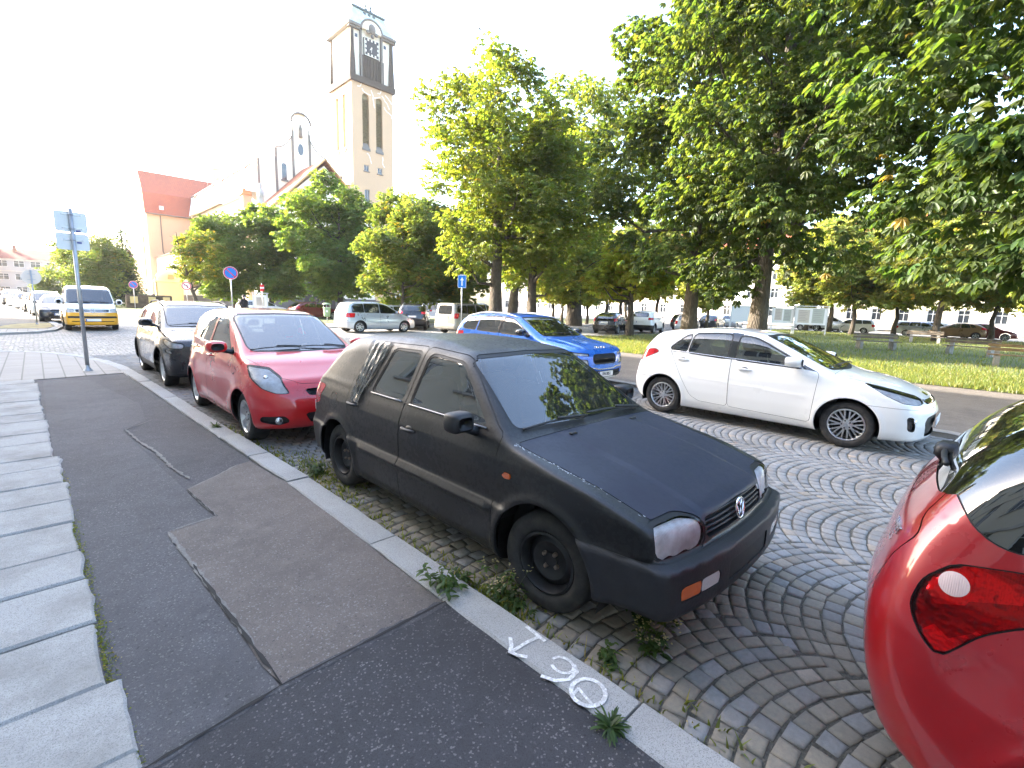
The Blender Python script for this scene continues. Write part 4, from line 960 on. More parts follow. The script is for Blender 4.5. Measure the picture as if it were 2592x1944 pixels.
def spec_van():
    P = paint('van_white_paint', (.80, .80, .78), .3, 0, 1.0, .05); Y = paint('van_yellow_paint', (.75, .36, .01), .3, 0, 1.0, .05)
    L = 4.9
    def front(root, b, made):
        for z in (.845, .90):
            m = MB(); m.tube([front_pt(b, y, z, off=.004) for y in np.linspace(-.45, .45, 11)], .012, 6); m.build('grille_bar', chrome('bright_trim', (.7, .7, .72), .2), root, True)
        p = front_pt(b, 0, .875, off=.02); emblem_vw(root, p, .085)
        for z in (.44, .40):
            pass
    return std_spec(dict(L=L, W=1.90, H=1.97, fo=.93, wb=3.0, wr=.34, wheel='five', paint=P, tum=.13, cf=.16, kf=.14, zb=.2, crown=.05,
        top=[(-.3, .85), (.0, .92), (.1, 1.02), (.4, 1.13), (.55, 1.2), (1.25, 1.80), (1.5, 1.90), (2.0, 1.965), (3.0, 1.975), (4.5, 1.95), (5.2, 1.93)],
        belt=[(0, 1.0), (5, 1.05)], front=[(.15, .12), (.25, .02), (.4, .0), (.7, .01), (.95, .05), (1.05, .1), (1.2, .5), (1.9, 1.3)], rear=[(.2, 4.8), (.4, 4.9), (1.0, 4.9), (1.9, 4.75), (2.0, 4.7)],
        ws=(1.20, .78, 1.78, .70), ws_s=1.6, ws_s0=.35, wins=[[(.95, 1.15), (1.05, 1.25), (1.42, 1.72), (1.9, 1.74), (1.9, 1.15)], [(2.1, 1.15), (2.1, 1.76), (3.1, 1.76), (3.1, 1.15)], [(3.25, 1.15), (3.25, 1.76), (4.5, 1.74), (4.6, 1.15)]], win_door=[0, 1, 1],
        doors=[[(.93, .35), (.8, 1.1), (1.35, 1.76), (2.0, 1.80), (2.0, .3)]],
        fl=[('lamp_f', 'headlight', [(.60, .83), (.60, .93), (1.0, .96), (1.06, .9), (.95, .82)], .03, 25, CLEAR(), .0)],
        fc=[('grille', 'grille', [(0, .82), (.55, .82), (.56, .93), (0, .93)], .02, DARKG(), .012), ('intake', 'lower_intake', [(0, .55), (.82, .56), (.82, .64), (0, .64)], .02, SEAL(), .03), ('intake2', 'lower_intake', [(0, .40), (.70, .40), (.74, .43), (0, .43)], .01, SEAL(), .03)],
        sd=[], bonnet=[(.12, 0), (.14, .5), (.25, .72), (.5, .78), (.5, -.78), (.25, -.72), (.14, -.5)], bon_s=.7, mirror=(1.05, 1.22), mirror_sz=(.16, .24, .25), wiper_y=[(-.65, .0), (.02, .68)], wiper_s=.62, lit=['lamp_f'], dash_z=1.1, seat_s=1.6, cab0=.6,
        post=[front, plate_post(.475, ' ', off=.015)], cat='van', glass=glass('car_glass', (.42, .47, .45)))), Y
def spec_simple(P, kind):
    """middle and far distance cars: body, glass, lamps, wheels, plates"""
    RED = lamp_red(); G = glass('far_glass', (.16, .18, .18))
    if kind == 'mpv':
        return std_spec(dict(L=4.40, W=1.80, H=1.65, fo=.92, wb=2.68, wr=.315, wheel='seven', paint=P, tum=.33, cf=.3, kf=.15, glass=G,
            top=[(-.3, .6), (0, .7), (.1, .80), (.5, .92), (.9, 1.0), (1.0, 1.04), (1.85, 1.52), (2.1, 1.60), (2.6, 1.65), (3.6, 1.63), (4.1, 1.58), (4.8, 1.5)], belt=[(0, .95), (1, 1.0), (4.3, 1.08)], front=[(.15, .1), (.3, .0), (.55, .01), (.7, .07), (.9, .4), (1.2, .9)], rear=[(.2, 4.28), (.35, 4.38), (.6, 4.40), (1.0, 4.36), (1.1, 4.33), (1.6, 4.12), (1.7, 4.08)],
            ws=(1.05, .66, 1.52, .56), ws_s=2.4, ws_s0=.8, rg=(1.1, .58, 1.52, .5), wins=[[(1.2, 1.03), (1.9, 1.43), (2.1, 1.50), (2.38, 1.535), (2.38, 1.06)], [(2.45, 1.065), (2.45, 1.54), (3.3, 1.53), (3.3, 1.075)], [(3.34, 1.08), (3.34, 1.53), (3.8, 1.50), (3.98, 1.40), (4.0, 1.10)]], win_door=[0, 1, 1], wr_=.04, seal=.012,
            doors=[[(1.2, .3), (1.1, 1.0), (2.0, 1.52), (2.41, 1.58), (2.41, .3)], [(2.42, .3), (2.42, 1.58), (3.3, 1.56), (3.33, .95), (3.15, .55), (3.1, .3)]],
            fl=[('lamp_f', 'headlight', [(.5, .70), (.55, .80), (.95, .86), (.95, .76)], .04, 35, CLEAR(), 0)], fc=[('grille', 'grille', [(0, .3), (.5, .3), (.5, .42), (0, .42)], .03, SEAL(), .02)],
            rl=[('tail', 'tail_light', [(.60, .82), (.98, .82), (.98, 1.04), (.62, 1.04)], .02, 40, RED, 0)], ribs=[(1.2, .55, 3.2, .58, .03, .012)], rails=(2.1, 4.0, .60), mirror=(1.45, 1.08), handles=[(2.3, .93), (3.15, .95)], rbump=(.55,), gate=[(0, .55), (.5, .55), (.62, 1.0), (.5, 1.56), (0, 1.57)],
            post=[plate_post(.86, ' ', True), plate_post(.45, ' ')], lit=['lamp_f']))
    if kind == 'courier':
        return std_spec(dict(L=4.16, W=1.76, H=1.74, fo=.83, wb=2.49, wr=.315, wheel='ten', paint=P, tum=.16, cf=.3, kf=.14, kr=.10, cr=.08, glass=G,
            top=[(-.3, .7), (0, .8), (.1, .9), (.5, 1.02), (.85, 1.1), (.95, 1.14), (1.7, 1.62), (2.0, 1.71), (2.6, 1.745), (3.8, 1.73), (4.6, 1.70)], belt=[(0, 1.0), (4.2, 1.08)], front=[(.15, .1), (.3, .0), (.6, .01), (.8, .07), (1.0, .4), (1.3, .9)], rear=[(.2, 4.08), (.32, 4.16), (.5, 4.16), (.55, 4.13), (1.0, 4.11), (1.7, 3.98), (1.8, 3.95)],
            ws=(1.14, .66, 1.62, .6), ws_s=2.2, ws_s0=.7, rg=(1.10, .52, 1.58, .48), wins=[[(1.1, 1.1), (1.7, 1.52), (1.95, 1.60), (2.2, 1.62), (2.2, 1.1)], [(2.3, 1.12), (2.3, 1.62), (3.0, 1.6), (3.0, 1.16)], [(3.06, 1.17), (3.06, 1.6), (3.78, 1.56), (3.85, 1.26), (3.7, 1.2)]], win_door=[0, 1, 1], seal=.02,
            doors=[[(1.1, .3), (1.0, 1.05), (1.9, 1.62), (2.25, 1.66), (2.25, .3)], [(2.26, .3), (2.26, 1.66), (3.03, 1.64), (3.03, .9), (2.95, .3)]], sd=[('track', 'door_track', [(3.08, 1.0), (3.85, 1.0), (3.85, 1.03), (3.08, 1.03)], 0, BLACK(), -.004)],
            rl=[('tail', 'tail_light', [(.70, .88), (.86, .88), (.88, 1.16), (.72, 1.16)], .02, 20, RED, 0)], fl=[('lamp_f', 'headlight', [(.5, .78), (.55, .9), (1.0, .98), (.95, .84)], .04, 35, CLEAR(), 0)], rails=(1.9, 3.8, .66), rail_mat=BLACK(), mirror=(1.3, 1.15), rbump=(.52,), gate=[(0, .52), (.6, .52), (.64, 1.0), (.6, 1.68), (0, 1.69)], post=[plate_post(.70, ' ', True), plate_post(.45, ' ')], lit=['lamp_f']))
    if kind == 'suv':
        return std_spec(dict(L=4.4, W=1.82, H=1.64, fo=.88, wb=2.64, wr=.35, wheel='five', paint=P, tum=.36, cf=.24, kf=.13, zb=.22, clad=.38, glass=G,
            top=[(-.3, .8), (0, .86), (.1, .95), (.5, 1.03), (1.0, 1.09), (1.1, 1.13), (1.85, 1.52), (2.1, 1.6), (2.6, 1.645), (3.4, 1.61), (3.95, 1.53), (4.7, 1.35)], belt=[(0, 1.0), (1.1, 1.06), (3.5, 1.18)], front=[(.2, .1), (.35, .0), (.7, .01), (.9, .06), (1.1, .35), (1.3, .8)], rear=[(.25, 4.24), (.4, 4.37), (.7, 4.4), (1.0, 4.33), (1.15, 4.26), (1.55, 3.98), (1.7, 3.85)],
            ws=(1.13, .66, 1.52, .58), ws_s=2.4, ws_s0=.9, rg=(1.2, .55, 1.5, .48), wins=[[(1.4, 1.12), (1.95, 1.44), (2.1, 1.5), (2.35, 1.53), (2.35, 1.15)], [(2.45, 1.16), (2.45, 1.535), (3.0, 1.52), (3.15, 1.2)], [(3.25, 1.22), (3.1, 1.51), (3.4, 1.47), (3.6, 1.32)]], win_door=[0, 1, 1], seal=.012,
            doors=[[(1.25, .4), (1.2, 1.08), (2.0, 1.52), (2.4, 1.57), (2.4, .4)], [(2.41, .4), (2.41, 1.57), (3.0, 1.55), (3.3, 1.2), (3.0, .7), (2.9, .4)]],
            fl=[('lamp_f', 'headlight', [(.5, .82), (.55, .92), (1.0, .98), (.98, .88)], .04, 35, CLEAR(), 0)], fc=[('grille', 'grille', [(0, .6), (.4, .6), (.45, .85), (0, .85)], .03, SEAL(), .02), ('intake', 'lower_intake', [(0, .34), (.55, .34), (.5, .5), (0, .5)], .03, SEAL(), .02)],
            rl=[('tail', 'tail_light', [(.5, 1.0), (1.0, 1.0), (1.02, 1.13), (.55, 1.15)], .02, 40, RED, 0)], rails=(2.0, 3.9, .60), mirror=(1.5, 1.16), rbump=(.62,), rbump_mat=BLACK(), post=[plate_post(.84, ' ', True), plate_post(.5, ' ')], lit=['lamp_f']))
    if kind == 'estate':
        return std_spec(dict(L=4.3, W=1.65, H=1.45, fo=.86, wb=2.46, wr=.29, wheel='seven', paint=P, tum=.44, cf=.26, kf=.12, glass=G,
            top=[(-.3, .6), (0, .7), (.1, .76), (.6, .88), (1.0, .94), (1.1, .98), (1.75, 1.36), (2.0, 1.42), (2.5, 1.455), (3.6, 1.44), (3.95, 1.41), (4.8, 1.33)], belt=[(0, .9), (4.3, .98)], front=[(.15, .1), (.3, 0), (.55, .01), (.7, .06), (.9, .4), (1.2, .8)], rear=[(.2, 4.2), (.35, 4.3), (.6, 4.3), (.65, 4.26), (1.0, 4.22), (1.42, 3.95), (1.5, 3.9)],
            ws=(.98, .62, 1.36, .52), ws_s=2.2, ws_s0=.8, rg=(1.0, .52, 1.36, .46), wins=[[(1.25, .97), (1.75, 1.27), (1.95, 1.33), (2.2, 1.35), (2.2, .98)], [(2.3, .985), (2.3, 1.355), (3.0, 1.345), (3.1, 1.0)], [(3.18, 1.0), (3.1, 1.34), (3.75, 1.30), (3.9, 1.02)]], win_door=[0, 1, 1], seal=.012,
            doors=[[(1.15, .27), (1.1, .93), (1.85, 1.35), (2.25, 1.39), (2.25, .27)], [(2.26, .27), (2.26, 1.39), (3.05, 1.37), (3.14, .9), (2.9, .55), (2.85, .27)]],
            fl=[('lamp_f', 'headlight', [(.42, .62), (.44, .72), (.85, .76), (.85, .64)], .03, 25, CLEAR(), 0)], fc=[('grille', 'grille', [(0, .62), (.36, .62), (.38, .74), (0, .76)], .03, SEAL(), .02), ('intake', 'lower_intake', [(0, .3), (.5, .3), (.5, .4), (0, .4)], .03, SEAL(), .02)],
            rl=[('tail', 'tail_light', [(.52, .70), (.84, .70), (.84, .96), (.54, .96)], .02, 30, RED, 0)], rbump=(.55,), mirror=(1.42, 1.0), post=[plate_post(.80, ' ', True), plate_post(.45, ' ')], lit=['lamp_f']))
    # hatch
    return std_spec(dict(L=4.25, W=1.77, H=1.46, fo=.86, wb=2.61, wr=.31, wheel='five', paint=P, tum=.42, cf=.28, kf=.14, glass=G,
        top=[(-.3, .6), (0, .68), (.1, .78), (.5, .89), (1.0, .965), (1.1, 1.0), (1.85, 1.38), (2.1, 1.44), (2.6, 1.465), (3.2, 1.43), (3.7, 1.33), (4.5, 1.1)], belt=[(0, .9), (1, .95), (3.6, 1.04)], front=[(.15, .1), (.3, 0), (.55, .01), (.68, .06), (.85, .4), (1.2, .8)], rear=[(.2, 4.1), (.35, 4.22), (.6, 4.25), (.9, 4.2), (1.02, 4.12), (1.38, 3.65), (1.5, 3.5)],
        ws=(1.0, .64, 1.38, .54), ws_s=2.3, ws_s0=.8, rg=(1.03, .55, 1.34, .46), wins=[[(1.35, .985), (1.9, 1.29), (2.1, 1.35), (2.33, 1.365), (2.33, 1.0)], [(2.42, 1.005), (2.42, 1.368), (2.9, 1.35), (3.05, 1.03)], [(3.12, 1.04), (2.98, 1.34), (3.2, 1.29), (3.42, 1.08)]], win_door=[0, 1, 1], seal=.012,
        doors=[[(1.22, .28), (1.15, .95), (1.95, 1.37), (2.37, 1.41), (2.37, .28)], [(2.38, .28), (2.38, 1.41), (2.95, 1.385), (3.22, .98), (3.0, .6), (2.9, .28)]],
        fl=[('lamp_f', 'headlight', [(.45, .68), (.5, .77), (.92, .84), (.92, .74)], .04, 35, CLEAR(), 0)], fc=[('grille', 'grille', [(0, .62), (.36, .62), (.40, .70), (0, .70)], .03, SEAL(), .02), ('intake', 'lower_intake', [(0, .3), (.5, .3), (.45, .46), (0, .46)], .03, SEAL(), .02)],
        rl=[('tail', 'tail_light', [(.55, .85), (.92, .9), (.9, 1.08), (.66, 1.06)], .02, 40, RED, 0)], rbump=(.58,), mirror=(1.45, 1.04), handles=[(2.2, .88), (3.0, .9)], post=[plate_post(.78, ' ', True), plate_post(.45, ' ')], lit=['lamp_f']))
# ------------------------------------------------------------------ ground
def m_asphalt(name, base, light=.0, speck=.5, warm=(0, 0, 0), scale=1.0):
    t = NT(name); co = t.coord(); c1 = tuple(b * .72 for b in base); c2 = tuple(b * 1.25 for b in base)
    big = t.noise(co, .9 * scale, 6, .65); mid = t.noise(co, 9, 5, .7)
    c = t.mix(t.ramp(big, [(.3, 0.0), (.7, 1.0)]), c1, c2); c = t.mix(t.math('MULTIPLY', t.ramp(mid, [(.45, 0.0), (.75, 1.0)]), .45), c, tuple(b * 1.5 + w for b, w in zip(base, warm)))
    v = t.n('ShaderNodeTexVoronoi'); t.set(v, 'Vector', co); t.set(v, 'Scale', 135.0); v2 = t.n('ShaderNodeTexVoronoi'); t.set(v2, 'Vector', co); t.set(v2, 'Scale', 330.0)
    sp = t.n('ShaderNodeSeparateColor', Color=v.outputs['Color']).outputs[0]; wear = t.noise(co, 1.7, 5, .7)
    st = t.math('MULTIPLY', t.ramp(sp, [(.90, 0.0), (.96, 1.0)]), t.math('MULTIPLY', t.ramp(wear, [(.35, .35), (.65, 1.0)]), speck * 1.6), True); c = t.mix(st, c, (.36, .345, .33))
    sp2 = t.n('ShaderNodeSeparateColor', Color=v2.outputs['Color']).outputs[1]; c = t.mix(t.math('MULTIPLY', t.ramp(sp2, [(.55, 0.0), (.95, 1.0)]), .5), c, tuple(b * .35 for b in base))
    pit = t.noise(co, 42, 3, .6); c = t.mix(t.ramp(pit, [(.62, 0.0), (.70, .6)]), c, (.018, .017, .018))
    h = t.math('ADD', t.math('MULTIPLY', v2.outputs[0], .5), t.math('MULTIPLY', t.noise(co, 70, 5), 1.2))
    st0 = t.noise(co, 2.6, 7, .72); c = t.mix(t.ramp(st0, [(.50, 0.0), (.68, .45)]), c, tuple(b * .55 for b in base)); st2 = t.noise(co, 5.3, 3, .5); c = t.mix(t.ramp(st2, [(.68, 0.0), (.72, .3)]), c, tuple(b * 1.6 for b in base))
    return t.surf(t.bsdf(c, .86, 0, t.bump(h, .006, .9)))
def m_granite(name, base=(.40, .395, .385), scale=1.0, dirt=.35):
    t = NT(name); co = t.coord(); v = t.n('ShaderNodeTexVoronoi'); t.set(v, 'Vector', co); t.set(v, 'Scale', 330.0)
    g = t.n('ShaderNodeSeparateColor', Color=v.outputs['Color']).outputs[0]
    c = t.mix(t.ramp(g, [(.0, 0.0), (.25, .7), (.8, 1.0)]), tuple(b * .55 for b in base), tuple(b * 1.12 for b in base))
    big = t.noise(co, 2.4, 6, .68); c = t.mix(t.math('MULTIPLY', t.ramp(big, [(.42, 0.0), (.72, 1.0)]), dirt), c, tuple(b * .5 for b in (base[0], base[1] * .96, base[2] * .9)))
    h = t.math('ADD', t.noise(co, 60, 5, .6), t.math('MULTIPLY', g, .4))
    return t.surf(t.bsdf(c, .82, 0, t.bump(h, .006, .55)))
def sheet(name, poly, z, mat, kind='structure', jitter=0.0, seg=.15, thick=0.0, seed=0):
    P = [Vector((x, y, 0)) for x, y in poly]
    if jitter:
        rg = random.Random(seed); Q = []
        for i, a in enumerate(P):
            b = P[(i + 1) % len(P)]; n = max(1, int((b - a).length / seg)); d = (b - a); nn = Vector((-d.y, d.x, 0)).normalized(); w = 0
            for k in range(n):
                w = w * .6 + rg.gauss(0, jitter); Q.append(a + d * (k / n) + (nn * w if k else Vector()))
        P = Q
    m = MB()
    if thick: m.prism([(p.x, p.y) for p in P], z - thick, z)
    else: m.add([(p.x, p.y, z) for p in P], [tuple(range(len(P)))])
    o = m.build(name, mat); o['kind'] = kind
    import bmesh
    bm = bmesh.new(); bm.from_mesh(o.data); bmesh.ops.triangulate(bm, faces=bm.faces[:]); bm.normal_update()
    up = [f for f in bm.faces if abs(f.normal.z) > .5]
    if not thick:
        for f in bm.faces:
            if f.normal.z < 0: f.normal_flip()
    bm.to_mesh(o.data); bm.free()
    return o
KERB = [(-7.0, 1.685), (0.0, 1.685), (4.2, 1.69), (4.9, 1.66), (9.2, 1.53), (13.0, 1.40), (13.9, 1.35), (15.2, 1.16), (16.2, .92), (17.2, .56), (18.2, .05), (18.7, -.6), (18.85, -1.5), (18.9, -8)]
def kx(y):
    for (y0, x0), (y1, x1) in zip(KERB, KERB[1:]):
        if y0 <= y <= y1: return x0 + (x1 - x0) * (y - y0) / (y1 - y0)
    return KERB[0][1]
def stone_path(pts, joints, w, z0, z1, seed, name, mat, loose=.006):
    """kerb stones laid along a polyline (outer edge), cut at the given distances"""
    rg = random.Random(seed); P = [Vector((x, y, 0)) for x, y in pts]; D = [0]
    for a, b in zip(P, P[1:]): D.append(D[-1] + (b - a).length)
    def at(d):
        for i in range(len(P) - 1):
            if d <= D[i + 1] or i == len(P) - 2:
                t = (d - D[i]) / (D[i + 1] - D[i]); t0 = (P[i + 1] - P[i]).normalized(); return P[i].lerp(P[i + 1], t), t0
    m = MB()
    for j0, j1 in zip(joints, joints[1:]):
        n = max(2, int((j1 - j0) / .12)); dz = rg.uniform(-loose, loose); off = rg.uniform(-loose, loose); V = []; r = .012; F = []
        for k in range(n + 1):
            d = j0 + .005 + (j1 - j0 - .01) * k / n; p, t = at(d); nn = Vector((-t.y, t.x, 0)); ins = r if k in (0, n) else 0
            e0 = off + rg.gauss(0, .0025); e1 = off + rg.gauss(0, .004); dzz = dz - (r * .7 if k in (0, n) else 0) + rg.gauss(0, .0012)
            for q, z in ((e0, z0), (e0, z1 - r + dz), (e0 + r * 1.1, z1 + dzz), (e1 + w - r, z1 + dzz), (e1 + w, z1 - r + dz), (e1 + w, z0)): V.append(p + nn * q + Vector((0, 0, z)))
        for k in range(n):
            for q in range(5): a = k * 6 + q; F.append((a, a + 1, a + 7, a + 6))
        F.append((0, 5, 4, 3, 2, 1)); e = n * 6; F.append((e, e + 1, e + 2, e + 3, e + 4, e + 5)); m.add(V, F)
    o = m.build(name, mat); auto_smooth(o, 30); o['kind'] = 'structure'; return o
def build_ground():
    far = plain('far_ground', (.16, .155, .14), .9, var=.25, vscale=.05)
    sheet('ground', [(-110, -60), (190, -60), (190, 190), (-110, 190)], -.12, far)
    # far roadway with small setts
    t = NT('setts_far'); co = t.coord('Object', (9.2, 9.2, 1)); v = t.n('ShaderNodeTexVoronoi', feature='F1'); t.set(v, 'Vector', co); t.set(v, 'Scale', 1.0); t.set(v, 'Randomness', .55)
    ve = t.n('ShaderNodeTexVoronoi', feature='DISTANCE_TO_EDGE'); t.set(ve, 'Vector', co); t.set(ve, 'Scale', 1.0); t.set(ve, 'Randomness', .55)
    g = t.n('ShaderNodeSeparateColor', Color=v.outputs['Color']).outputs[0]; c = t.mix(g, (.22, .21, .20), (.40, .385, .365)); big = t.noise(t.coord(), .25, 5, .6)
    c = t.mix(t.ramp(big, [(.35, 0.0), (.7, .45)]), c, (.13, .125, .115)); jn = t.ramp(ve.outputs[0], [(.02, 1.0), (.10, 0.0)]); c = t.mix(jn, c, (.05, .047, .04))
    setts = t.surf(t.bsdf(c, .72, 0, t.bump(t.ramp(ve.outputs[0], [(.0, 0.0), (.2, 1.0)]), .02, .8)))
    sheet('road', [(-40, 13.0), (1.30, 13.0), (1.2, 17.0), (9.23, 17.0), (9.23, 17.2), (75, 17.2), (75, 28.6), (9.2, 28.6), (9.2, 160), (-60, 160), (-60, 13)], -.006, setts)
    bed = NT('joint_bed'); co = bed.coord(); nz = bed.noise(co, 5, 6, .7); fn = bed.noise(co, 60, 4, .7)
    sx = bed.n('ShaderNodeSeparateXYZ', Vector=co); near = bed.ramp(bed.math('MULTIPLY_ADD', sx.outputs[0], .4), [(.62, 1.0), (.95, 0.0)])
    moss = bed.math('MULTIPLY', bed.ramp(nz, [(.40, 0.0), (.62, 1.0)]), bed.math('ADD', bed.math('MULTIPLY', near, .8), .15))
    cb = bed.mix(bed.ramp(fn, [(.3, 0.0), (.7, 1.0)]), (.07, .064, .055), (.17, .155, .135)); cb = bed.mix(moss, cb, (.055, .07, .022))
    bedm = bed.surf(bed.bsdf(cb, .95, 0, bed.bump(fn, .02, 1.0)))
    sheet('road_bed', [(1.3, -8), (9.6, -8), (9.6, 17.05), (.4, 17.05), (.9, 15.9), (1.1, 14.6), (1.25, 13.6)], -.0085, bedm)
    # individual setts laid in segmental arcs
    t = NT('sett_stone'); co = t.coord(); at = t.n('ShaderNodeVertexColor', layer_name='tint').outputs[0]
    nz = t.noise(co, 45, 5, .65); c = t.mix(t.math('MULTIPLY', t.ramp(nz, [(.3, 0.0), (.75, 1.0)]), .5), at, (.15, .145, .135)); v = t.vor(co, 260.0)
    c = t.mix(t.ramp(v, [(.0, .35), (.25, 0.0)]), c, (.5, .49, .47)); st = t.noise(co, 1.1, 5, .65); c = t.mix(t.math('MULTIPLY', t.ramp(st, [(.45, 0.0), (.7, 1.0)]), .4), c, (.125, .11, .09))
    sb = t.bsdf(c, .85, 0, t.bump(nz, .006, .5)); t.set(sb, 'Specular IOR Level', .2); sm = t.surf(sb)
    rg = np.random.RandomState(11); B = 1.30; A0 = .74; Rr = B / (2 * math.sin(A0)); a0 = .102; V = []; Q = []; C = []
    nA = 13
    for cidx in range(-1, 8):
        xc = 1.95 + B * cidx
        for k in range(int(26 / a0)):
            yb = -8.0 + k * a0
            for j in range(nA):
                t0 = -A0 + 2 * A0 * (j + (.5 if k % 2 else 0)) / nA; t1 = t0 + 2 * A0 / nA
                tm = .5 * (t0 + t1)
                if tm > A0: continue
                xm = xc + Rr * math.sin(tm); ym = yb + Rr * (math.cos(tm) - 1)
                if xm > 9.27 or ym < -6.5 or ym > 17.1: continue
                xl = (kx(ym) if ym < 13.9 else np.interp(ym, [13.9, 15.2, 16.2, 17.2], [1.35, 1.16, .92, .56])) + .04
                if xm < xl: continue
                if ym < -2.5 and xm > 4.5: continue
                dy = a0 * .905; ring = []
                hj = rg.uniform(-.003, .003); sh = rg.uniform(.88, .96)
                q = []
                hh = dy * math.cos(tm)
                for (tt, dd) in ((t0, -.5), (t1, -.5), (t1, .5), (t0, .5)):
                    ta = tm + (tt - tm) * sh + rg.normal(0, .004); rr = Rr + dd * hh * 1.0; q.append((xc + rr * math.sin(ta) + rg.normal(0, .0035), yb - Rr + rr * math.cos(ta) + rg.normal(0, .0035)))
                cx = sum(p[0] for p in q) / 4; cy = sum(p[1] for p in q) / 4; b = len(V); dome = rg.uniform(.000, .0025)
                for s_, z in ((1.0, -.03), (.985, -.012), (.94, -.003), (.6, dome)):
                    for p in q: V.append((cx + (p[0] - cx) * s_, cy + (p[1] - cy) * s_, z + hj))
                for r_ in range(3):
                    for i in range(4): i2 = (i + 1) % 4; Q.append((b + r_ * 4 + i, b + r_ * 4 + i2, b + r_ * 4 + 4 + i2, b + r_ * 4 + 4 + i))
                Q.append((b + 12, b + 13, b + 14, b + 15))
                g = rg.uniform(.225, .31); w = rg.uniform(.0, .014); col = (g + w, g, g - w * .9)
                if rg.rand() < .05: col = (g * 1.3, g * 1.1, g * .9)
                if xm < 3.4 and ym < 5 and rg.rand() < .75: col = (g * 1.02, g * .90, g * .72)
                C += [col] * 16
    o = fast_mesh('road_setts', V, Q, sm, cols=np.array(C)); o['kind'] = 'structure'; o.data.polygons.foreach_set('use_smooth', np.ones(len(o.data.polygons), bool))
    # left pavement --------------------------------------------------
    dark = m_asphalt('asphalt_dark', (.072, .070, .077), speck=.28); fresh = m_asphalt('asphalt_fresh', (.046, .045, .051), speck=.30); brown = m_asphalt('asphalt_brown', (.155, .130, .116), speck=.4)
    z = .046
    sheet('pavement', [(-3.0, -8), (1.47, -8), (1.47, 4.2), (1.44, 4.9), (1.31, 9.2), (1.18, 13.0), (1.12, 13.9), (.9, 15.2), (-.05, 13.0), (-3, 13.0)], z - .008, dark, thick=.05)
    sheet('pavement_patch', [(.08, 1.90), (.60, 1.955), (.52, 3.90), (.83, 3.97), (.78, 4.69), (.62, 7.3), (.9, 7.7), (1.0, 9.0), (.6, 12.0), (-.02, 12.4), (-.02, 8.4), (.02, 5.8), (.05, 4.0), (.06, 2.4)], z - .004, m_asphalt('asphalt_mid', (.092, .089, .096), speck=.3), jitter=.004, seed=1)
    sheet('pavement_patch', [(1.475, 1.965), (1.47, 4.2), (1.41, 5.16), (1.30, 5.12), (.79, 4.70), (.845, 3.965), (.53, 3.905), (.612, 1.96)], z + .001, brown, jitter=.006, seed=2)
    sheet('pavement_patch', [(-1.2, -8), (1.485, -8), (1.485, 1.955), (.60, 1.945), (.09, 1.885), (.09, 1.2), (.12, .3), (.14, -8)], z + .002, fresh, jitter=.004, seed=3)
    crack = plain('crack_fill', (.016, .015, .015), .9); pale = m_asphalt('crack_dust', (.20, .19, .175), speck=.4)
    def strip(pts, w, zz, mat, seed, name='pavement_crack', jit=.35):
        rg2 = random.Random(seed); L_ = []; Rt = []; P = []
        for (a, b) in zip(pts, pts[1:]):
            a = Vector((*a, 0)); b = Vector((*b, 0)); n = max(1, int((b - a).length / .05))
            P += [a.lerp(b, k / n) for k in range(n)]
        P.append(Vector((*pts[-1], 0))); m = MB(); V = []; F = []
        for i, p in enumerate(P):
            d = (P[min(i + 1, len(P) - 1)] - P[max(i - 1, 0)]).normalized(); nn = Vector((-d.y, d.x, 0)); ww = w * rg2.uniform(1 - jit, 1 + jit) * (.25 if i in (0, len(P) - 1) else 1); c = p + nn * rg2.gauss(0, w * .12)
            V += [c + nn * ww / 2 + Vector((0, 0, zz)), c - nn * ww / 2 + Vector((0, 0, zz))]
        F = [(2 * i, 2 * i + 1, 2 * i + 3, 2 * i + 2) for i in range(len(P) - 1)]
        o = m.add(V, F).build(name, mat); o['kind'] = 'structure'
    seal = m_asphalt('crack_sealant', (.075, .073, .079), speck=.2)
    strip([(.10, 1.89), (.35, 1.925), (.60, 1.955), (1.05, 1.962), (1.485, 1.962)], .05, z + .0035, seal, 1, jit=.5); strip([(.09, 1.885), (.60, 1.955), (1.485, 1.966)], .012, z + .0055, crack, 2, jit=.7)
    strip([(.612, 1.96), (.60, 2.2), (.585, 2.5), (.565, 2.9), (.55, 3.3)], .014, z + .0055, crack, 4, jit=.7); strip([(.60, 2.3), (.57, 2.9), (.545, 3.4), (.527, 3.90)], .022, z + .0035, pale, 3, jit=.7)
    strip([(.53, 3.905), (.7, 3.94), (.835, 3.97)], .018, z + .0035, pale, 5); strip([(.835, 3.97), (.80, 4.4), (.785, 4.70)], .016, z + .0035, pale, 6, jit=.6); strip([(.79, 4.70), (1.05, 4.9), (1.30, 5.13)], .016, z + .003, pale, 7, jit=.6)
    strip([(.785, 4.70), (.80, 4.45), (.83, 4.0)], .009, z + .0055, crack, 16, jit=.7)
    strip([(.86, 4.98), (.80, 5.4), (.77, 6.1), (.70, 6.6), (.65, 7.34)], .028, z + .0025, pale, 8, jit=.7); strip([(.65, 7.34), (.8, 7.5), (.97, 7.72)], .012, z + .0025, pale, 9, jit=.7)
    # granite slabs along the house side
    gm = m_granite('granite_slab', (.36, .35, .335), dirt=.8); rgs = random.Random(4); m = MB(); ys = [-8]
    while ys[-1] < .7: ys.append(ys[-1] + rgs.choice((.52, .60, .66, .5)))
    ys = ys[:-1] + [1.02, 1.5, 2.0, 2.47, 3.0, 3.52, 3.94, 4.5, 5.01, 5.52, 6.07, 6.48, 7.17, 7.68, 8.43, 8.95, 9.51, 10.0, 10.51, 11.0, 11.43, 11.95, 12.45]
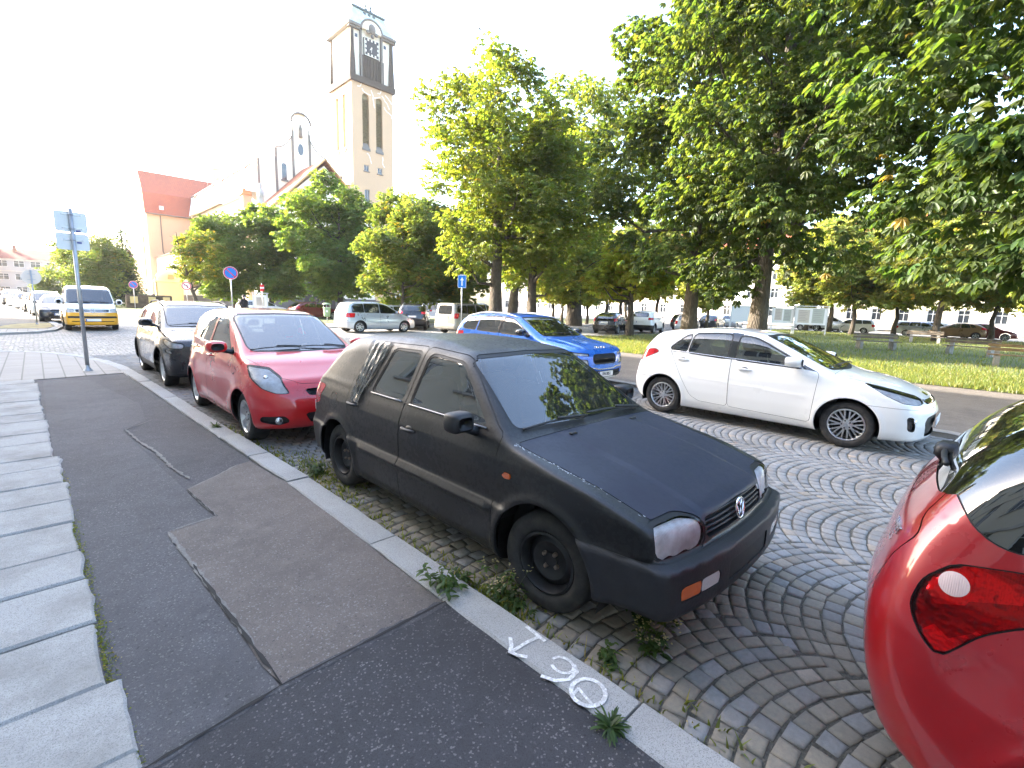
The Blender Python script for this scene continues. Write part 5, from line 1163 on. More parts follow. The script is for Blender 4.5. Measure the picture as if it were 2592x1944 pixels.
    for ya, yb in zip(ys, ys[1:]):
        xe = np.interp((ya + yb) / 2, [-8, 1.8, 2.4, 4, 5.8, 8.4, 12.4], [.135, .125, .095, .075, .035, -.035, -.11]) + rgs.gauss(0, .014); dz = rgs.uniform(-.004, .005); x0 = -3.0 + rgs.uniform(.0, .02)
        tl = rgs.gauss(0, .012); r = .012; V = []; n = 8
        for zz, ins in ((z - .03, 0), (z + .012 + dz - r, 0), (z + .012 + dz, r)):
            ring = []; jr = random.Random(int(ya * 1000))
            for k in range(n + 1): ring.append((x0 + (xe - x0 - ins) * k / n, ya + .008 + ins + tl * k / n + jr.gauss(0, .0015)))
            for k in range(1, 6): ring.append((xe - ins + jr.gauss(0, .007), ya + (yb - ya) * k / 6))
            for k in range(n, -1, -1): ring.append((x0 + (xe - x0 - ins) * k / n, yb - .008 - ins + tl * .6 * k / n + jr.gauss(0, .0015)))
            V += [(a, b, zz) for a, b in ring]
        N_ = 2 * (n + 1) + 5; F = [(j * N_ + i, j * N_ + (i + 1) % N_, (j + 1) * N_ + (i + 1) % N_, (j + 1) * N_ + i) for j in range(2) for i in range(N_)]
        F += [(2 * N_ + k, 2 * N_ + k + 1, 3 * N_ - 2 - k, 3 * N_ - 1 - k) for k in range(n - 1)] + [tuple(2 * N_ + k for k in range(n - 1, n + 8))]
        m.add(V, F)
    o = m.build('pavement_slabs', gm); o['kind'] = 'structure'
    # kerb
    kg = m_granite('kerb_granite', (.36, .355, .345), dirt=.3); pts = [(x, y) for y, x in KERB]
    jd = [0]; tgt = [-6, -5, -4, -3, -2.1, -1.2, -.2, .85, 2.0, 2.83, 4.36, 5.34, 6.3, 7.3, 8.45, 9.3, 10.3, 11.3, 12.3, 13.1, 13.9, 14.7, 15.4, 16.1, 16.8, 17.5, 18.2, 18.9, 19.6, 20.4, 21.3, 22.2, 23.2, 24.2, 25.2]
    for y in tgt: jd.append(y + 7.0)
    stone_path(pts, jd, .205, -.15, .058, 3, 'kerb', kg)
    # painted marks on the kerb stone: an arrow, a nine and a ringed tick
    t = NT('worn_white_paint'); n_ = t.noise(t.coord(), 55, 5, .7); wp = t.surf(t.bsdf(t.mix(t.ramp(n_, [(.44, 0.0), (.58, 1.0)]), (.50, .49, .48), (.78, .78, .78)), .75)); zt = .0615
    def stroke(m, P, w):
        for i in range(len(P) - 1):
            a = Vector((*P[i], zt)); b = Vector((*P[i + 1], zt)); d = (b - a).normalized(); nn = Vector((-d.y, d.x, 0)) * w / 2; a2 = a - d * w * .25; b2 = b + d * w * .25; zz = Vector((0, 0, .00035 * (i % 3)))
            m.add([a2 + nn + zz, a2 - nn + zz, b2 - nn + zz, b2 + nn + zz], [(0, 1, 2, 3)])
    w = .019; m = MB(); stroke(m, [(1.655, 1.50), (1.645, 1.37)], w); stroke(m, [(1.635, 1.41), (1.58, 1.42), (1.47, 1.425)], w); stroke(m, [(1.535, 1.50), (1.50, 1.455), (1.465, 1.43), (1.475, 1.39), (1.50, 1.355)], w); o = m.build('road_marking', wp); o['kind'] = 'structure'
    m = MB(); cx, cy = 1.585, 1.205; P = [(cx + .045 * math.cos(a), cy + .055 * math.sin(a)) for a in np.linspace(2.5, 2.5 + 5.4, 16)]; stroke(m, P, w * .8); stroke(m, [(1.625, 1.17), (1.60, 1.135), (1.54, 1.13), (1.49, 1.165), (1.465, 1.225)], w); o = m.build('road_marking', wp); o['kind'] = 'structure'
    m = MB(); cx, cy = 1.545, 1.03; P = [(cx + .075 * math.cos(a), cy + .072 * math.sin(a)) for a in np.linspace(0, 2 * math.pi, 22)]; stroke(m, P, w); stroke(m, [(1.485, 1.065), (1.53, 1.07), (1.505, .985)], w * .7); o = m.build('road_marking', wp); o['kind'] = 'structure'
    # corner paving of small blocks
    t = NT('block_paving'); co = t.coord(); b = t.n('ShaderNodeTexBrick'); t.set(b, 'Vector', co); b.offset = .0; t.set(b, 'Scale', 1.0); t.set(b, 'Brick Width', .3); t.set(b, 'Row Height', .16); t.set(b, 'Mortar Size', .012)
    t.set(b, 'Color1', (.36, .33, .30, 1)); t.set(b, 'Color2', (.29, .27, .25, 1)); t.set(b, 'Mortar', (.12, .11, .10, 1)); c = t.mix(t.math('MULTIPLY', t.noise(co, 1.5, 6, .7), .6), b.outputs[0], (.2, .18, .16)); bm_ = t.surf(t.bsdf(c, .85, 0, t.bump(b.outputs[1], .008, -.6)))
    cp = [(-3, 12.46), (-.14, 12.46), (1.19, 12.7), (1.14, 13.86), (.97, 15.1), (.73, 16.1), (.40, 17.05), (-.05, 18.0), (-.68, 18.5), (-1.5, 18.64), (-3, 18.7)]
    sheet('corner_pavement', cp, z + .004, bm_, thick=.05)
    # far left pavement
    fl = [(-12, 26.6), (-1.1, 26.3), (.0, 27.0), (.55, 28.2), (.85, 30.8), (.4, 42), (-2.3, 75), (-6, 120), (-14, 120)]
    sheet('far_pavement', fl, .05, m_asphalt('asphalt_grey', (.11, .108, .105), speck=.3), thick=.15)
    sheet('corner_pavement', [(-12, 26.6), (-1.1, 26.3), (.0, 27.0), (.55, 28.2), (.45, 29.3), (-12, 29.3)], .054, bm_)
    stone_path([(-5.95, 120), (-2.25, 75), (.43, 42), (.86, 30.8), (.56, 28.2), (.0, 26.9), (-1.1, 26.2), (-12, 26.5)], list(np.arange(0, 118, 1.3)), -.26, -.12, .075, 5, 'kerb', kg)
    dry = plain('dry_verge', (.28, .235, .11), .95, var=.4, vscale=2.5, bump=.4, bscale=30)
    sheet('verge', [(-1.6, 29.4), (.2, 29.4), (.58, 31.5), (.5, 34.5), (-.7, 33.5)], .062, dry, jitter=.05, seg=.3, seed=8)
    # right pavement, kerb, lawn
    rp = m_asphalt('path_brown', (.135, .115, .098), speck=.3)
    sheet('right_pavement', [(9.42, -25), (15.9, -25), (15.9, 16.8), (11.2, 16.8), (9.9, 16.1), (9.42, 14.8)], .052, rp, thick=.1)
    stone_path([(9.23, -25), (9.23, 14.8), (9.75, 16.3), (11.2, 17.05), (75, 17.05)], [a for a in np.arange(0, 104, 1.05)], -.22, -.12, .07, 6, 'kerb', m_granite('kerb_pale', (.30, .275, .245), dirt=.6))
    sheet('path_stain', [(11.6, -.35), (12.2, -.5), (12.35, -.25), (11.8, -.1)], .0565, plain('wet_stain', (.035, .03, .026), .5), jitter=.02, seed=12)
    t = NT('lawn'); co = t.coord(); n1 = t.noise(co, .35, 5, .6); n2 = t.noise(co, 14, 5, .7); c = t.mix(t.ramp(n1, [(.3, 0.0), (.7, 1.0)]), (.085, .11, .034), (.15, .155, .06)); c = t.mix(t.math('MULTIPLY', t.ramp(n2, [(.35, 0.0), (.7, 1.0)]), .6), c, (.07, .10, .028)); lawn = t.surf(t.bsdf(c, .95, 0, t.bump(n2, .06, 1.0)))
    sheet('lawn', [(15.9, -40), (59, -40), (59, 16.9), (15.9, 16.9)], .06, lawn, jitter=.05, seg=.5, seed=9)
    # church square
    sheet('square', [(7.0, 28.9), (110, 28.9), (110, 170), (-5, 170), (-1, 120), (2.8, 72), (6.2, 45), (6.4, 30.2)], .05, m_asphalt('asphalt_square', (.20, .19, .175), speck=.2), thick=.1)
    stone_path([(-1, 120), (2.8, 72), (6.2, 45), (6.4, 30.2), (7.0, 28.8), (75, 28.8)], [a for a in np.arange(0, 156, 1.6)], -.24, -.12, .08, 7, 'kerb', kg)
    sheet('verge', [(4.2, 63), (14, 61), (13, 92), (1.9, 92)], .058, lawn); sheet('verge', [(14, 33), (60, 31.5), (60, 46), (16, 44)], .058, lawn)
    # grass: blades where it shows
    rg = np.random.RandomState(2)
    def blades(name, n, region, hgt, spread, mats, zb=.06, keep=None):
        P = region(n); a = rg.uniform(0, 2 * math.pi, n); l = rg.uniform(.5, 1.25, n) * hgt; w = rg.uniform(.5, 1.2, n) * .006 * (1 + hgt * 6); le = rg.normal(0, spread, (n, 2)) * l[:, None]
        ca, sa = np.cos(a) * w, np.sin(a) * w; zz = np.full(n, zb)
        A = np.stack([P[:, 0] - ca, P[:, 1] - sa, zz], 1); Bv = np.stack([P[:, 0] + ca, P[:, 1] + sa, zz], 1)
        mid = np.stack([P[:, 0] + le[:, 0] * .35, P[:, 1] + le[:, 1] * .35, zz + l * .6], 1); C1 = mid + np.stack([ca, sa, 0 * ca], 1) * .7; C2 = mid - np.stack([ca, sa, 0 * ca], 1) * .7
        T = np.stack([P[:, 0] + le[:, 0], P[:, 1] + le[:, 1], zz + l], 1); T2 = T + np.stack([ca, sa, 0 * ca], 1) * .1
        V = np.stack([A, Bv, C1, C2, T, T2], 1).reshape(-1, 3); b = np.arange(n)[:, None] * 6; Q = np.concatenate([b + np.array([[0, 1, 2, 3]]), b + np.array([[3, 2, 5, 4]])])
        g = rg.uniform(.6, 1.3, n)[:, None]; dryf = (rg.rand(n) < .16)[:, None]; col = np.where(dryf, np.array([[.23, .20, .075]]) * g, np.array([[.12, .15, .045]]) * g); col = np.repeat(col, 6, 0)
        o = fast_mesh(name, V, Q, mats, cols=col); o['kind'] = 'stuff'; return o
    lm = leaf_mat('grass_blade', (.4, .55, .12))
    blades('grass', 60000, lambda n: np.stack([15.85 + np.abs(rg.normal(0, 3.4, n)), rg.uniform(-7, 16.8, n)], 1), .11, .35, lm)
    blades('grass', 30000, lambda n: np.stack([rg.uniform(18, 56, n), rg.uniform(-9, 16.8, n)], 1), .13, .35, lm)
    def kerbside(n):
        y = np.concatenate([rg.normal(4.5, .5, n // 3), rg.normal(1.85, .16, n // 6), rg.uniform(-.5, 7, n - n // 3 - n // 6)]); x = np.array([kx(v) for v in y]) + .03 + np.abs(rg.normal(0, .10, n)) * np.where(np.abs(y - 4.5) < .8, 2.2, .8); return np.stack([x, y], 1)
    blades('moss', 1500, lambda n: np.stack([np.interp(yy := rg.choice([2.1, 2.6, 3.0, 3.7, 4.4, 5.6], n) + rg.normal(0, .22, n), [1.8, 2.4, 4, 5.8, 8], [.10, .075, .05, .01, -.05]) + np.abs(rg.normal(0, .022, n)), yy], 1), .006, .8, lm, .046)
    blades('kerbside_grass', 1500, kerbside, .05, .6, lm, -.012)
    return dict(lawn=lawn)
def leaf_mat(name, trans, rough=.45, tr=.48):
    if name in MATS: return MATS[name]
    t = NT(name); at = t.n('ShaderNodeVertexColor', layer_name='tint').outputs[0]
    b = t.bsdf(at, rough); t.set(b, 'Specular IOR Level', .35)
    tc = t.mix(1.0, at, (2.2, 2.1, .55), 'MULTIPLY'); tl = t.n('ShaderNodeBsdfTranslucent', Color=tc)
    mx = t.n('ShaderNodeMixShader'); mx.inputs[0].default_value = tr; t.t.links.new(b.outputs[0], mx.inputs[1]); t.t.links.new(tl.outputs[0], mx.inputs[2])
    MATS[name] = t.surf(mx); return MATS[name]
# ------------------------------------------------------------------ buildings
def m_render(name, col, stain=.25, scale=.35):
    t = NT(name); co = t.coord(); n1 = t.noise(co, scale, 6, .65); n2 = t.noise(co, 6, 4, .6)
    c = t.mix(t.math('MULTIPLY', t.ramp(n1, [(.4, 0.0), (.75, 1.0)]), stain), col, tuple(x * .62 for x in col))
    return t.surf(t.bsdf(c, .9, 0, t.bump(n2, .02, .3)))
def m_tiles(name, c1=(.40, .105, .05), c2=(.27, .07, .04), axis='x'):
    t = NT(name); co = t.coord('Object', (1, 1, 1)); b = t.n('ShaderNodeTexBrick'); sep = t.n('ShaderNodeSeparateXYZ', Vector=co)
    cmb = t.n('ShaderNodeCombineXYZ'); t.t.links.new(sep.outputs[0 if axis == 'x' else 1], cmb.inputs[0]); t.t.links.new(sep.outputs[2], cmb.inputs[1])
    t.set(b, 'Vector', cmb.outputs[0]); b.offset = .5; t.set(b, 'Scale', 1.0); t.set(b, 'Brick Width', .30); t.set(b, 'Row Height', .28); t.set(b, 'Mortar Size', .035); t.set(b, 'Color1', (*c1, 1)); t.set(b, 'Color2', (*c2, 1)); t.set(b, 'Mortar', (c2[0] * .5, c2[1] * .5, c2[2] * .5, 1))
    n1 = t.noise(t.coord(), .5, 5, .6); c = t.mix(t.math('MULTIPLY', n1, .35), b.outputs[0], (.20, .07, .045))
    return t.surf(t.bsdf(c, .8, 0, t.bump(b.outputs[1], .03, -.7)))
def win_glass(): return plain('window_dark', (.035, .042, .05), .08, spec=.8)
def arch_poly(x0, x1, z0, z1, n=8):
    r = (x1 - x0) / 2; c = (x0 + x1) / 2; return [(x0, z0), (x1, z0)] + [(c + r * math.cos(a), z1 - r + r * math.sin(a)) for a in np.linspace(0, math.pi, n)]
def wall_holes(mb, axis, pos, thick, rect, holes, m=0):
    """flat wall with rectangular openings. axis 'y': in (x,z) at y=pos facing -y ; 'x': in (y,z) at x=pos facing -x ; 'X': facing +x"""
    u0, u1, z0, z1 = rect; us = sorted({u0, u1, *[h[0] for h in holes], *[h[1] for h in holes]}); zs = sorted({z0, z1, *[h[2] for h in holes], *[h[3] for h in holes]})
    def P(u, z, d): return (u, pos + d, z) if axis == 'y' else ((pos + d) if axis == 'x' else pos - d, u, z)
    for i in range(len(us) - 1):
        j = 0
        while j < len(zs) - 1:
            def hole(jj): return any(h[0] <= us[i] and us[i + 1] <= h[1] and h[2] <= zs[jj] and zs[jj + 1] <= h[3] for h in holes)
            if hole(j): j += 1; continue
            k = j
            while k + 1 < len(zs) - 1 and not hole(k + 1): k += 1
            V = [P(us[i], zs[j], 0), P(us[i + 1], zs[j], 0), P(us[i + 1], zs[k + 1], 0), P(us[i], zs[k + 1], 0)]
            mb.add(V, [(0, 1, 2, 3) if axis in ('y', 'X') else (3, 2, 1, 0)], m); j = k + 1
    for h in holes:
        for (a, b) in (((h[0], h[2]), (h[1], h[2])), ((h[1], h[2]), (h[1], h[3])), ((h[1], h[3]), (h[0], h[3])), ((h[0], h[3]), (h[0], h[2]))):
            mb.add([P(a[0], a[1], 0), P(b[0], b[1], 0), P(b[0], b[1], thick), P(a[0], a[1], thick)], [(0, 1, 2, 3)], m)
def add_window(parent, axis, pos, h, frame, depth=.18, bars=(1, 1), sill=None):
    """frame with bars and a pane set back in an opening"""
    u0, u1, z0, z1 = h; d = depth * .75; sg = -1 if axis == 'X' else 1; mb = MB()
    def box(a0, a1, b0, b1, e0, e1, m_):
        if axis == 'y': m_.box(a0, a1, pos + e0, pos + e1, b0, b1)
        else: x0, x1 = sorted((pos + sg * e0, pos + sg * e1)); m_.box(x0, x1, a0, a1, b0, b1)
    f = .07
    box(u0, u1, z0, z0 + f, d - .06, d, mb); box(u0, u1, z1 - f, z1, d - .06, d, mb); box(u0, u0 + f, z0 + f, z1 - f, d - .06, d, mb); box(u1 - f, u1, z0 + f, z1 - f, d - .06, d, mb)
    for k in range(1, bars[0] + 1): c = u0 + (u1 - u0) * k / (bars[0] + 1); box(c - .03, c + .03, z0 + f, z1 - f, d - .05, d - .002, mb)
    for k in range(1, bars[1] + 1): c = z0 + (z1 - z0) * (k / (bars[1] + 1) if bars[1] > 1 else .66); box(u0 + f, u1 - f, c - .03, c + .03, d - .052, d - .004, mb)
    o = mb.build('window', frame, parent); g = MB(); box(u0 + .02, u1 - .02, z0 + .02, z1 - .02, d - .02, d - .01, g); g.build('pane', win_glass(), o)
    if sill: s = MB(); box(u0 - .08, u1 + .08, z0 - .07, z0 - .003, -.08, .05, s); s.build('sill', sill, o)
    return o
def house(name, axis, pos, u0, u1, depth, H, label, wall, cols, storeys, frame=None, roof=None, roof_h=3.5, group=None, z0w=1.2, ww=1.15, hh=1.6, extra_faces=True, band=None, plinth=None, cat='house'):
    root = empty(name, ((u0 + u1) / 2, pos, 0) if axis == 'y' else (pos, (u0 + u1) / 2, 0), label=label, cat=cat, group=group)
    inv = Matrix.Translation(-root.location)
    holes = []; sh = H / storeys
    for k in range(storeys):
        for c in range(cols):
            uc = u0 + (u1 - u0) * (c + .5) / cols; zz = k * sh + z0w; holes.append((uc - ww / 2, uc + ww / 2, zz, zz + hh))
    mb = MB(); wall_holes(mb, axis, pos, .25, (u0, u1, 0, H), holes)
    if axis == 'y': b = [(u0, pos, u0, pos + depth), (u1, pos, u1, pos + depth), (u0, pos + depth, u1, pos + depth)]
    else: sg = 1 if axis == 'x' else -1; b = [(pos, u0, pos + sg * depth, u0), (pos, u1, pos + sg * depth, u1), (pos + sg * depth, u0, pos + sg * depth, u1)]
    for xa, ya, xb, yb in b: mb.add([(xa, ya, 0), (xb, yb, 0), (xb, yb, H), (xa, ya, H)], [(0, 1, 2, 3)])
    def fix(o): o.matrix_parent_inverse = inv; return o
    fix(mb.build('wall', wall, root))
    for h in holes: fix(add_window(root, axis, pos, h, frame or plain('white_window_frame', (.72, .72, .70), .5), .25, (1, 1), plain('grey_sill', (.4, .39, .37), .8)))
    rm = MB(); e = .35
    if axis == 'y':
        y0, y1 = pos - e, pos + depth + e; ym = pos + depth / 2
        rm.add([(u0 - e, y0, H), (u1 + e, y0, H), (u1 + e, y1, H), (u0 - e, y1, H), (u0 - e, ym, H + roof_h), (u1 + e, ym, H + roof_h)], [(0, 1, 5, 4), (2, 3, 4, 5), (0, 4, 3), (1, 2, 5), (3, 2, 1, 0)])
    else:
        x0, x1 = sorted((pos - (e if axis == 'x' else -e), pos + (depth + e) * (1 if axis == 'x' else -1))); xm = (x0 + x1) / 2
        rm.add([(x0, u0 - e, H), (x1, u0 - e, H), (x1, u1 + e, H), (x0, u1 + e, H), (xm, u0 - e, H + roof_h), (xm, u1 + e, H + roof_h)], [(0, 4, 5, 3), (1, 2, 5, 4), (0, 1, 4), (2, 3, 5), (0, 3, 2, 1)])
    r = fix(rm.build('roof', roof or m_tiles('roof_tiles_' + axis, axis='x' if axis == 'y' else 'y'), root))
    cm = MB(); uc = u0 + (u1 - u0) * .3
    if axis == 'y': cm.box(uc, uc + .6, pos + depth * .3, pos + depth * .3 + .9, H, H + roof_h + .6)
    else: xm_ = (x0 + x1) / 2 - 1; cm.box(xm_, xm_ + .9, uc, uc + .6, H, H + roof_h + .6)
    cm.build('chimney', plain('chimney_brick', (.30, .16, .11), .9, var=.3, vscale=3), r)
    cn = MB()
    for (za, zb_, pr) in ((H - .35, H - .002, .18),) + tuple(band or ()):
        if axis == 'y': cn.box(u0 - .05, u1 + .05, pos - pr, pos - .002, za, zb_)
        else: xx = sorted((pos - pr * (1 if axis == 'x' else -1), pos - .002 * (1 if axis == 'x' else -1))); cn.box(xx[0], xx[1], u0 - .05, u1 + .05, za, zb_)
    fix(cn.build('cornice', plain('cornice_plaster', (.55, .52, .46), .85, var=.15), root))
    if plinth:
        pm = MB()
        if axis == 'y': pm.box(u0 - .02, u1 + .02, pos - .06, pos - .003, 0, .9)
        else: xx = sorted((pos - .06 * (1 if axis == 'x' else -1), pos - .003 * (1 if axis == 'x' else -1))); pm.box(xx[0], xx[1], u0, u1, 0, .9)
        fix(pm.build('plinth', plinth, root))
    return root
def build_church():
    root = empty('church', (31.7, 90, 0), label='pale yellow church with a tall clock tower, red tiled transept and curved white gable', cat='church')
    inv = Matrix.Translation(-root.location)
    def part(mb, name, mat, parent=root, smooth=False):
        o = mb.build(name, mat, parent, smooth)
        if parent is root: o.matrix_parent_inverse = inv
        return o
    cream = m_render('church_cream', (.56, .395, .25), .12); white = m_render('church_white', (.86, .77, .62), .06); stone = m_render('dark_sandstone', (.085, .066, .05), .6, 1.2); grey = m_render('church_grey', (.42, .40, .37), .3)
    tiles = m_tiles('church_tiles', (.47, .12, .055), (.36, .09, .05), 'x'); pale = m_render('sun_glare_roof', (.86, .80, .74), .05); copper = plain('verdigris_copper', (.56, .64, .60), .6, var=.25, vscale=1.0); trim = m_render('stone_trim', (.20, .18, .155), .4)  # pale: sun glare on the nave's red tiles put into the colour
    wd = win_glass(); frame = plain('window_wood', (.30, .27, .22), .7)
    # --- tower
    X0, X1, Y0, Y1 = 39.2, 46.6, 78.0, 85.4
    m = MB(); wins = [(41.0, 42.2, 26.6, 35.1), (43.45, 44.65, 26.6, 35.1), (41.15, 42.05, 23.1, 24.1), (43.65, 44.55, 23.1, 24.1), (41.2, 42.1, 17.8, 20.2)]
    wall_holes(m, 'y', Y0, .5, (X0, X1, 0, 36.5), wins); wx = [(80.3, 81.3, 26.6, 35.0), (82.7, 83.7, 26.6, 35.0)]
    wall_holes(m, 'x', X0, .5, (Y0, Y1, 0, 36.5), wx); m.add([(X1, Y0, 0), (X1, Y1, 0), (X1, Y1, 36.5), (X1, Y0, 36.5)], [(0, 1, 2, 3)]); m.add([(X0, Y1, 0), (X0, Y1, 36.5), (X1, Y1, 36.5), (X1, Y1, 0)], [(0, 1, 2, 3)])
    tower = part(m, 'tower', cream); tower['label'] = 'tall square church tower with a square dark clock face'
    def sub(mb, name, mat, parent=tower, smooth=False): return mb.build(name, mat, parent, smooth)
    louv = plain('louvre_wood', (.26, .22, .12), .8, var=.2)
    for (a, b, z0, z1) in wins[:2]:
        mm = MB(); mm.box(a, b, Y0 + .42, Y0 + .5, z0, z1)
        for z in np.arange(z0 + 1.1, z1 - .9, .24): mm.add([(a, Y0 + .14, z), (b, Y0 + .14, z), (b, Y0 + .38, z + .16), (a, Y0 + .38, z + .16)], [(0, 1, 2, 3)])
        o = sub(mm, 'belfry_louvre', louv)
        # arched head
        hd = MB(); r = (b - a) / 2; c = (a + b) / 2; pts = [(c + r * math.cos(t), z1 - r + r * math.sin(t)) for t in np.linspace(0, math.pi, 13)]
        hd.prism([(b, z1 - r)] + pts[1:7] + [(c, z1 + .003), (b, z1 + .003)], Y0 + .005, Y0 + .4, 'y'); hd.prism([(c, z1 + .003)] + pts[7:] + [(a, z1 + .003)], Y0 + .005, Y0 + .4, 'y'); sub(hd, 'window_arch', cream)
        sl = MB(); sl.prism([(Y0 + .4, z0 + 1.0), (Y0 - .14, z0 - .05), (Y0 - .14, z0 - .32), (Y0 + .4, z0 - .05)], a - .1, b + .1, 'x'); sub(sl, 'window_sill', trim)
    for (a, b, z0, z1) in wx:
        mm = MB(); mm.box(X0 + .42, X0 + .5, a, b, z0, z1); sub(mm, 'belfry_louvre', m_render('pale_louvre', (.55, .38, .28), .1)); sl = MB(); sl.prism([(X0 + .4, z0 + .6), (X0 - .14, z0 - .05), (X0 - .14, z0 - .5), (X0 + .4, z0 - .05)], a - .1, b + .1, 'y'); sub(sl, 'window_sill', trim)
    for (a, b, z0, z1) in wins[2:]:
        mm = MB(); f = .1; mm.box(a, b, Y0 + .2, Y0 + .3, z0, z1); o = sub(mm, 'window', wd); fr = MB(); fr.box(a, b, Y0 + .12, Y0 + .197, z0, z0 + f); fr.box(a, b, Y0 + .12, Y0 + .197, z1 - f, z1); fr.box(a, a + f, Y0 + .12, Y0 + .197, z0 + f, z1 - f); fr.box(b - f, b, Y0 + .12, Y0 + .197, z0 + f, z1 - f); fr.box((a + b) / 2 - .04, (a + b) / 2 + .04, Y0 + .13, Y0 + .195, z0 + f, z1 - f); sub(fr, 'window_frame', grey)
        sl = MB(); sl.box(a - .12, b + .12, Y0 - .12, Y0 + .1, z0 - .14, z0 - .003); sub(sl, 'window_sill', trim)
    ck = MB(); rg = random.Random(8)   # pale plaster repairs over cracks
    def vein(x, z, ang, n, w):
        P = [(x, z)]
        for k in range(n): ang += rg.gauss(0, .35); x += .45 * math.cos(ang); z += .45 * math.sin(ang); P.append((min(max(x, X0 + .2), X1 - .2), z))
        for a, b in zip(P, P[1:]):
            d = Vector((b[0] - a[0], b[1] - a[1])).normalized() if a != b else Vector((1, 0)); nx, nz = -d.y * w, d.x * w
            ck.add([(a[0] + nx, Y0 - .012, a[1] + nz), (a[0] - nx, Y0 - .012, a[1] - nz), (b[0] - nx, Y0 - .012, b[1] - nz), (b[0] + nx, Y0 - .012, b[1] + nz)], [(0, 1, 2, 3)])
    for a in ((40.2, 35.8, 0, 12), (41.0, 35.7, -1.2, 4), (42.6, 35.9, -1.4, 6), (43.8, 35.8, .1, 5), (44.6, 35.6, -1.1, 5), (45.2, 35.9, -.9, 4), (43.0, 34.8, 0, 3), (41.7, 26.0, -1.4, 4), (44.6, 26.0, -1.2, 4), (45.0, 34.0, -1.5, 5)): vein(*a, .055)
    sub(ck, 'plaster_repairs', plain('fresh_plaster', (.82, .80, .75), .9))
    # belfry stage
    m = MB(); m.prism([(X0 - .3, 36.4), (X0 - .42, 37.0), (X0 - .42, 37.3), (X1 + .42, 37.3), (X1 + .42, 37.0), (X1 + .3, 36.4)], Y0 - .38, Y1 + .38, 'y'); sub(m, 'stone_band', stone)
    m = MB(); m.box(X0 + .15, X1 - .15, Y0 + .15, Y1 - .15, 37.3, 44.6); bel = sub(m, 'belfry', white)
    m = MB()
    for cx in (X0 + .2, X1 - .2):
        for cy in (Y0 + .2, Y1 - .2):
            s1 = -1 if cx < 42 else 1; s2 = -1 if cy < 82 else 1
            m.prism([(cx - .5, 37.3), (cx + .5, 37.3), (cx + .42, 39.5), (cx + .30, 41.0), (cx + .22, 44.4), (cx - .22, 44.4), (cx - .30, 41.0), (cx - .42, 39.5)], cy - .38, cy + .38, 'y')
    sub(m, 'corner_buttress', stone, bel if False else tower)
    m = MB(); m.box(40.75, 44.95, Y0 - .12, Y0 + .14, 37.3, 40.7)
    for x in np.linspace(41.1, 44.6, 8): m.box(x - .09, x + .09, Y0 - .28, Y0 - .121, 37.5, 40.4)
    sub(m, 'stone_grille', stone)
    m = MB(); m.box(40.75, 41.02, Y0 - .3, Y0 + .14, 37.3, 44.4); m.box(44.4, 44.67, Y0 - .3, Y0 + .14, 37.3, 44.4); sub(m, 'stone_pilaster', trim)
    m = MB()
    for y in np.linspace(80.4, 83.2, 5): m.box(X0 + .1, X0 + .147, y - .16, y + .16, 37.6, 40.9)
    sub(m, 'belfry_slits', m_render('slit_ochre', (.30, .22, .08), .2), bel)
    cx, cz = 42.75, 42.1; m = MB(); m.box(cx - 1.3, cx + 1.3, Y0 - .22, Y0 + .14, cz - 1.35, cz + 1.3); clk = sub(m, 'clock_face', plain('clock_dark', (.035, .028, .025), .5)); clk['label'] = 'square dark clock face with pale numerals'
    m = MB()
    for k in range(12):
        a = math.pi / 2 - 2 * math.pi * k / 12; q = max(abs(math.cos(a)), abs(math.sin(a))); x, z = cx + 1.08 * math.cos(a) / q, cz + 1.08 * math.sin(a) / q; m.box(x - .13, x + .13, Y0 - .26, Y0 - .221, z - .17, z + .17)
    for s_ in (-1, 1): m.box(cx - 1.3, cx + 1.3, Y0 - .27, Y0 - .222, cz + s_ * 1.28 - .05, cz + s_ * 1.28 + .05); m.box(cx + s_ * 1.25 - .05, cx + s_ * 1.25 + .05, Y0 - .268, Y0 - .223, cz - 1.2, cz + 1.2)
    pl = plain('clock_pale', (.70, .66, .55), .6); sub(m, 'clock_numerals', pl, tower)
    for ang, l, w in ((R(-125), .62, .1), (R(-98), .85, .07)):
        m = MB(); d = Vector((math.cos(ang), 0, math.sin(ang))); nn = Vector((-d.z, 0, d.x)) * w; c = Vector((cx, Y0 - .28, cz + .12)); m.add([c + nn, c - nn, c - nn * .4 + d * l, c + nn * .4 + d * l], [(0, 1, 2, 3)]); sub(m, 'clock_hand', pl)
    m = MB(); arc = [(cx + 1.75 * math.cos(t), 44.5 + 1.55 * math.sin(t)) for t in np.linspace(0, math.pi, 15)]; m.prism(arc, Y0 - .35, Y0 + .6, 'y'); sub(m, 'arched_pediment', white)
    m = MB(); P = [(cx + 1.85 * math.cos(t), Y0 - .35, 44.5 + 1.65 * math.sin(t)) for t in np.linspace(0, math.pi, 15)]; m.tube(P, .16, 6); sub(m, 'pediment_rim', trim)
    m = MB(); m.sphere((cx, Y0 - .45, 44.8), (.6, .3, .75), 12, 8); m.sphere((cx - .7, Y0 - .42, 44.2), (.4, .2, .3), 8, 6); m.sphere((cx + .7, Y0 - .42, 44.2), (.4, .2, .3), 8, 6); m.sphere((cx, Y0 - .5, 43.7), (.3, .2, .3), 8, 6); sub(m, 'stone_ornament', trim, tower, True)
    m = MB()
    for a, b in ((X0 - .5, cx - 1.75), (cx + 1.75, X1 + .5)): m.box(a, b, Y0 - .5, Y0 + .3, 44.4, 44.8); m.box(a + .15, b - (.0 if a > 42 else .0), Y0 - .3, Y0 + .3, 44.1, 44.397)
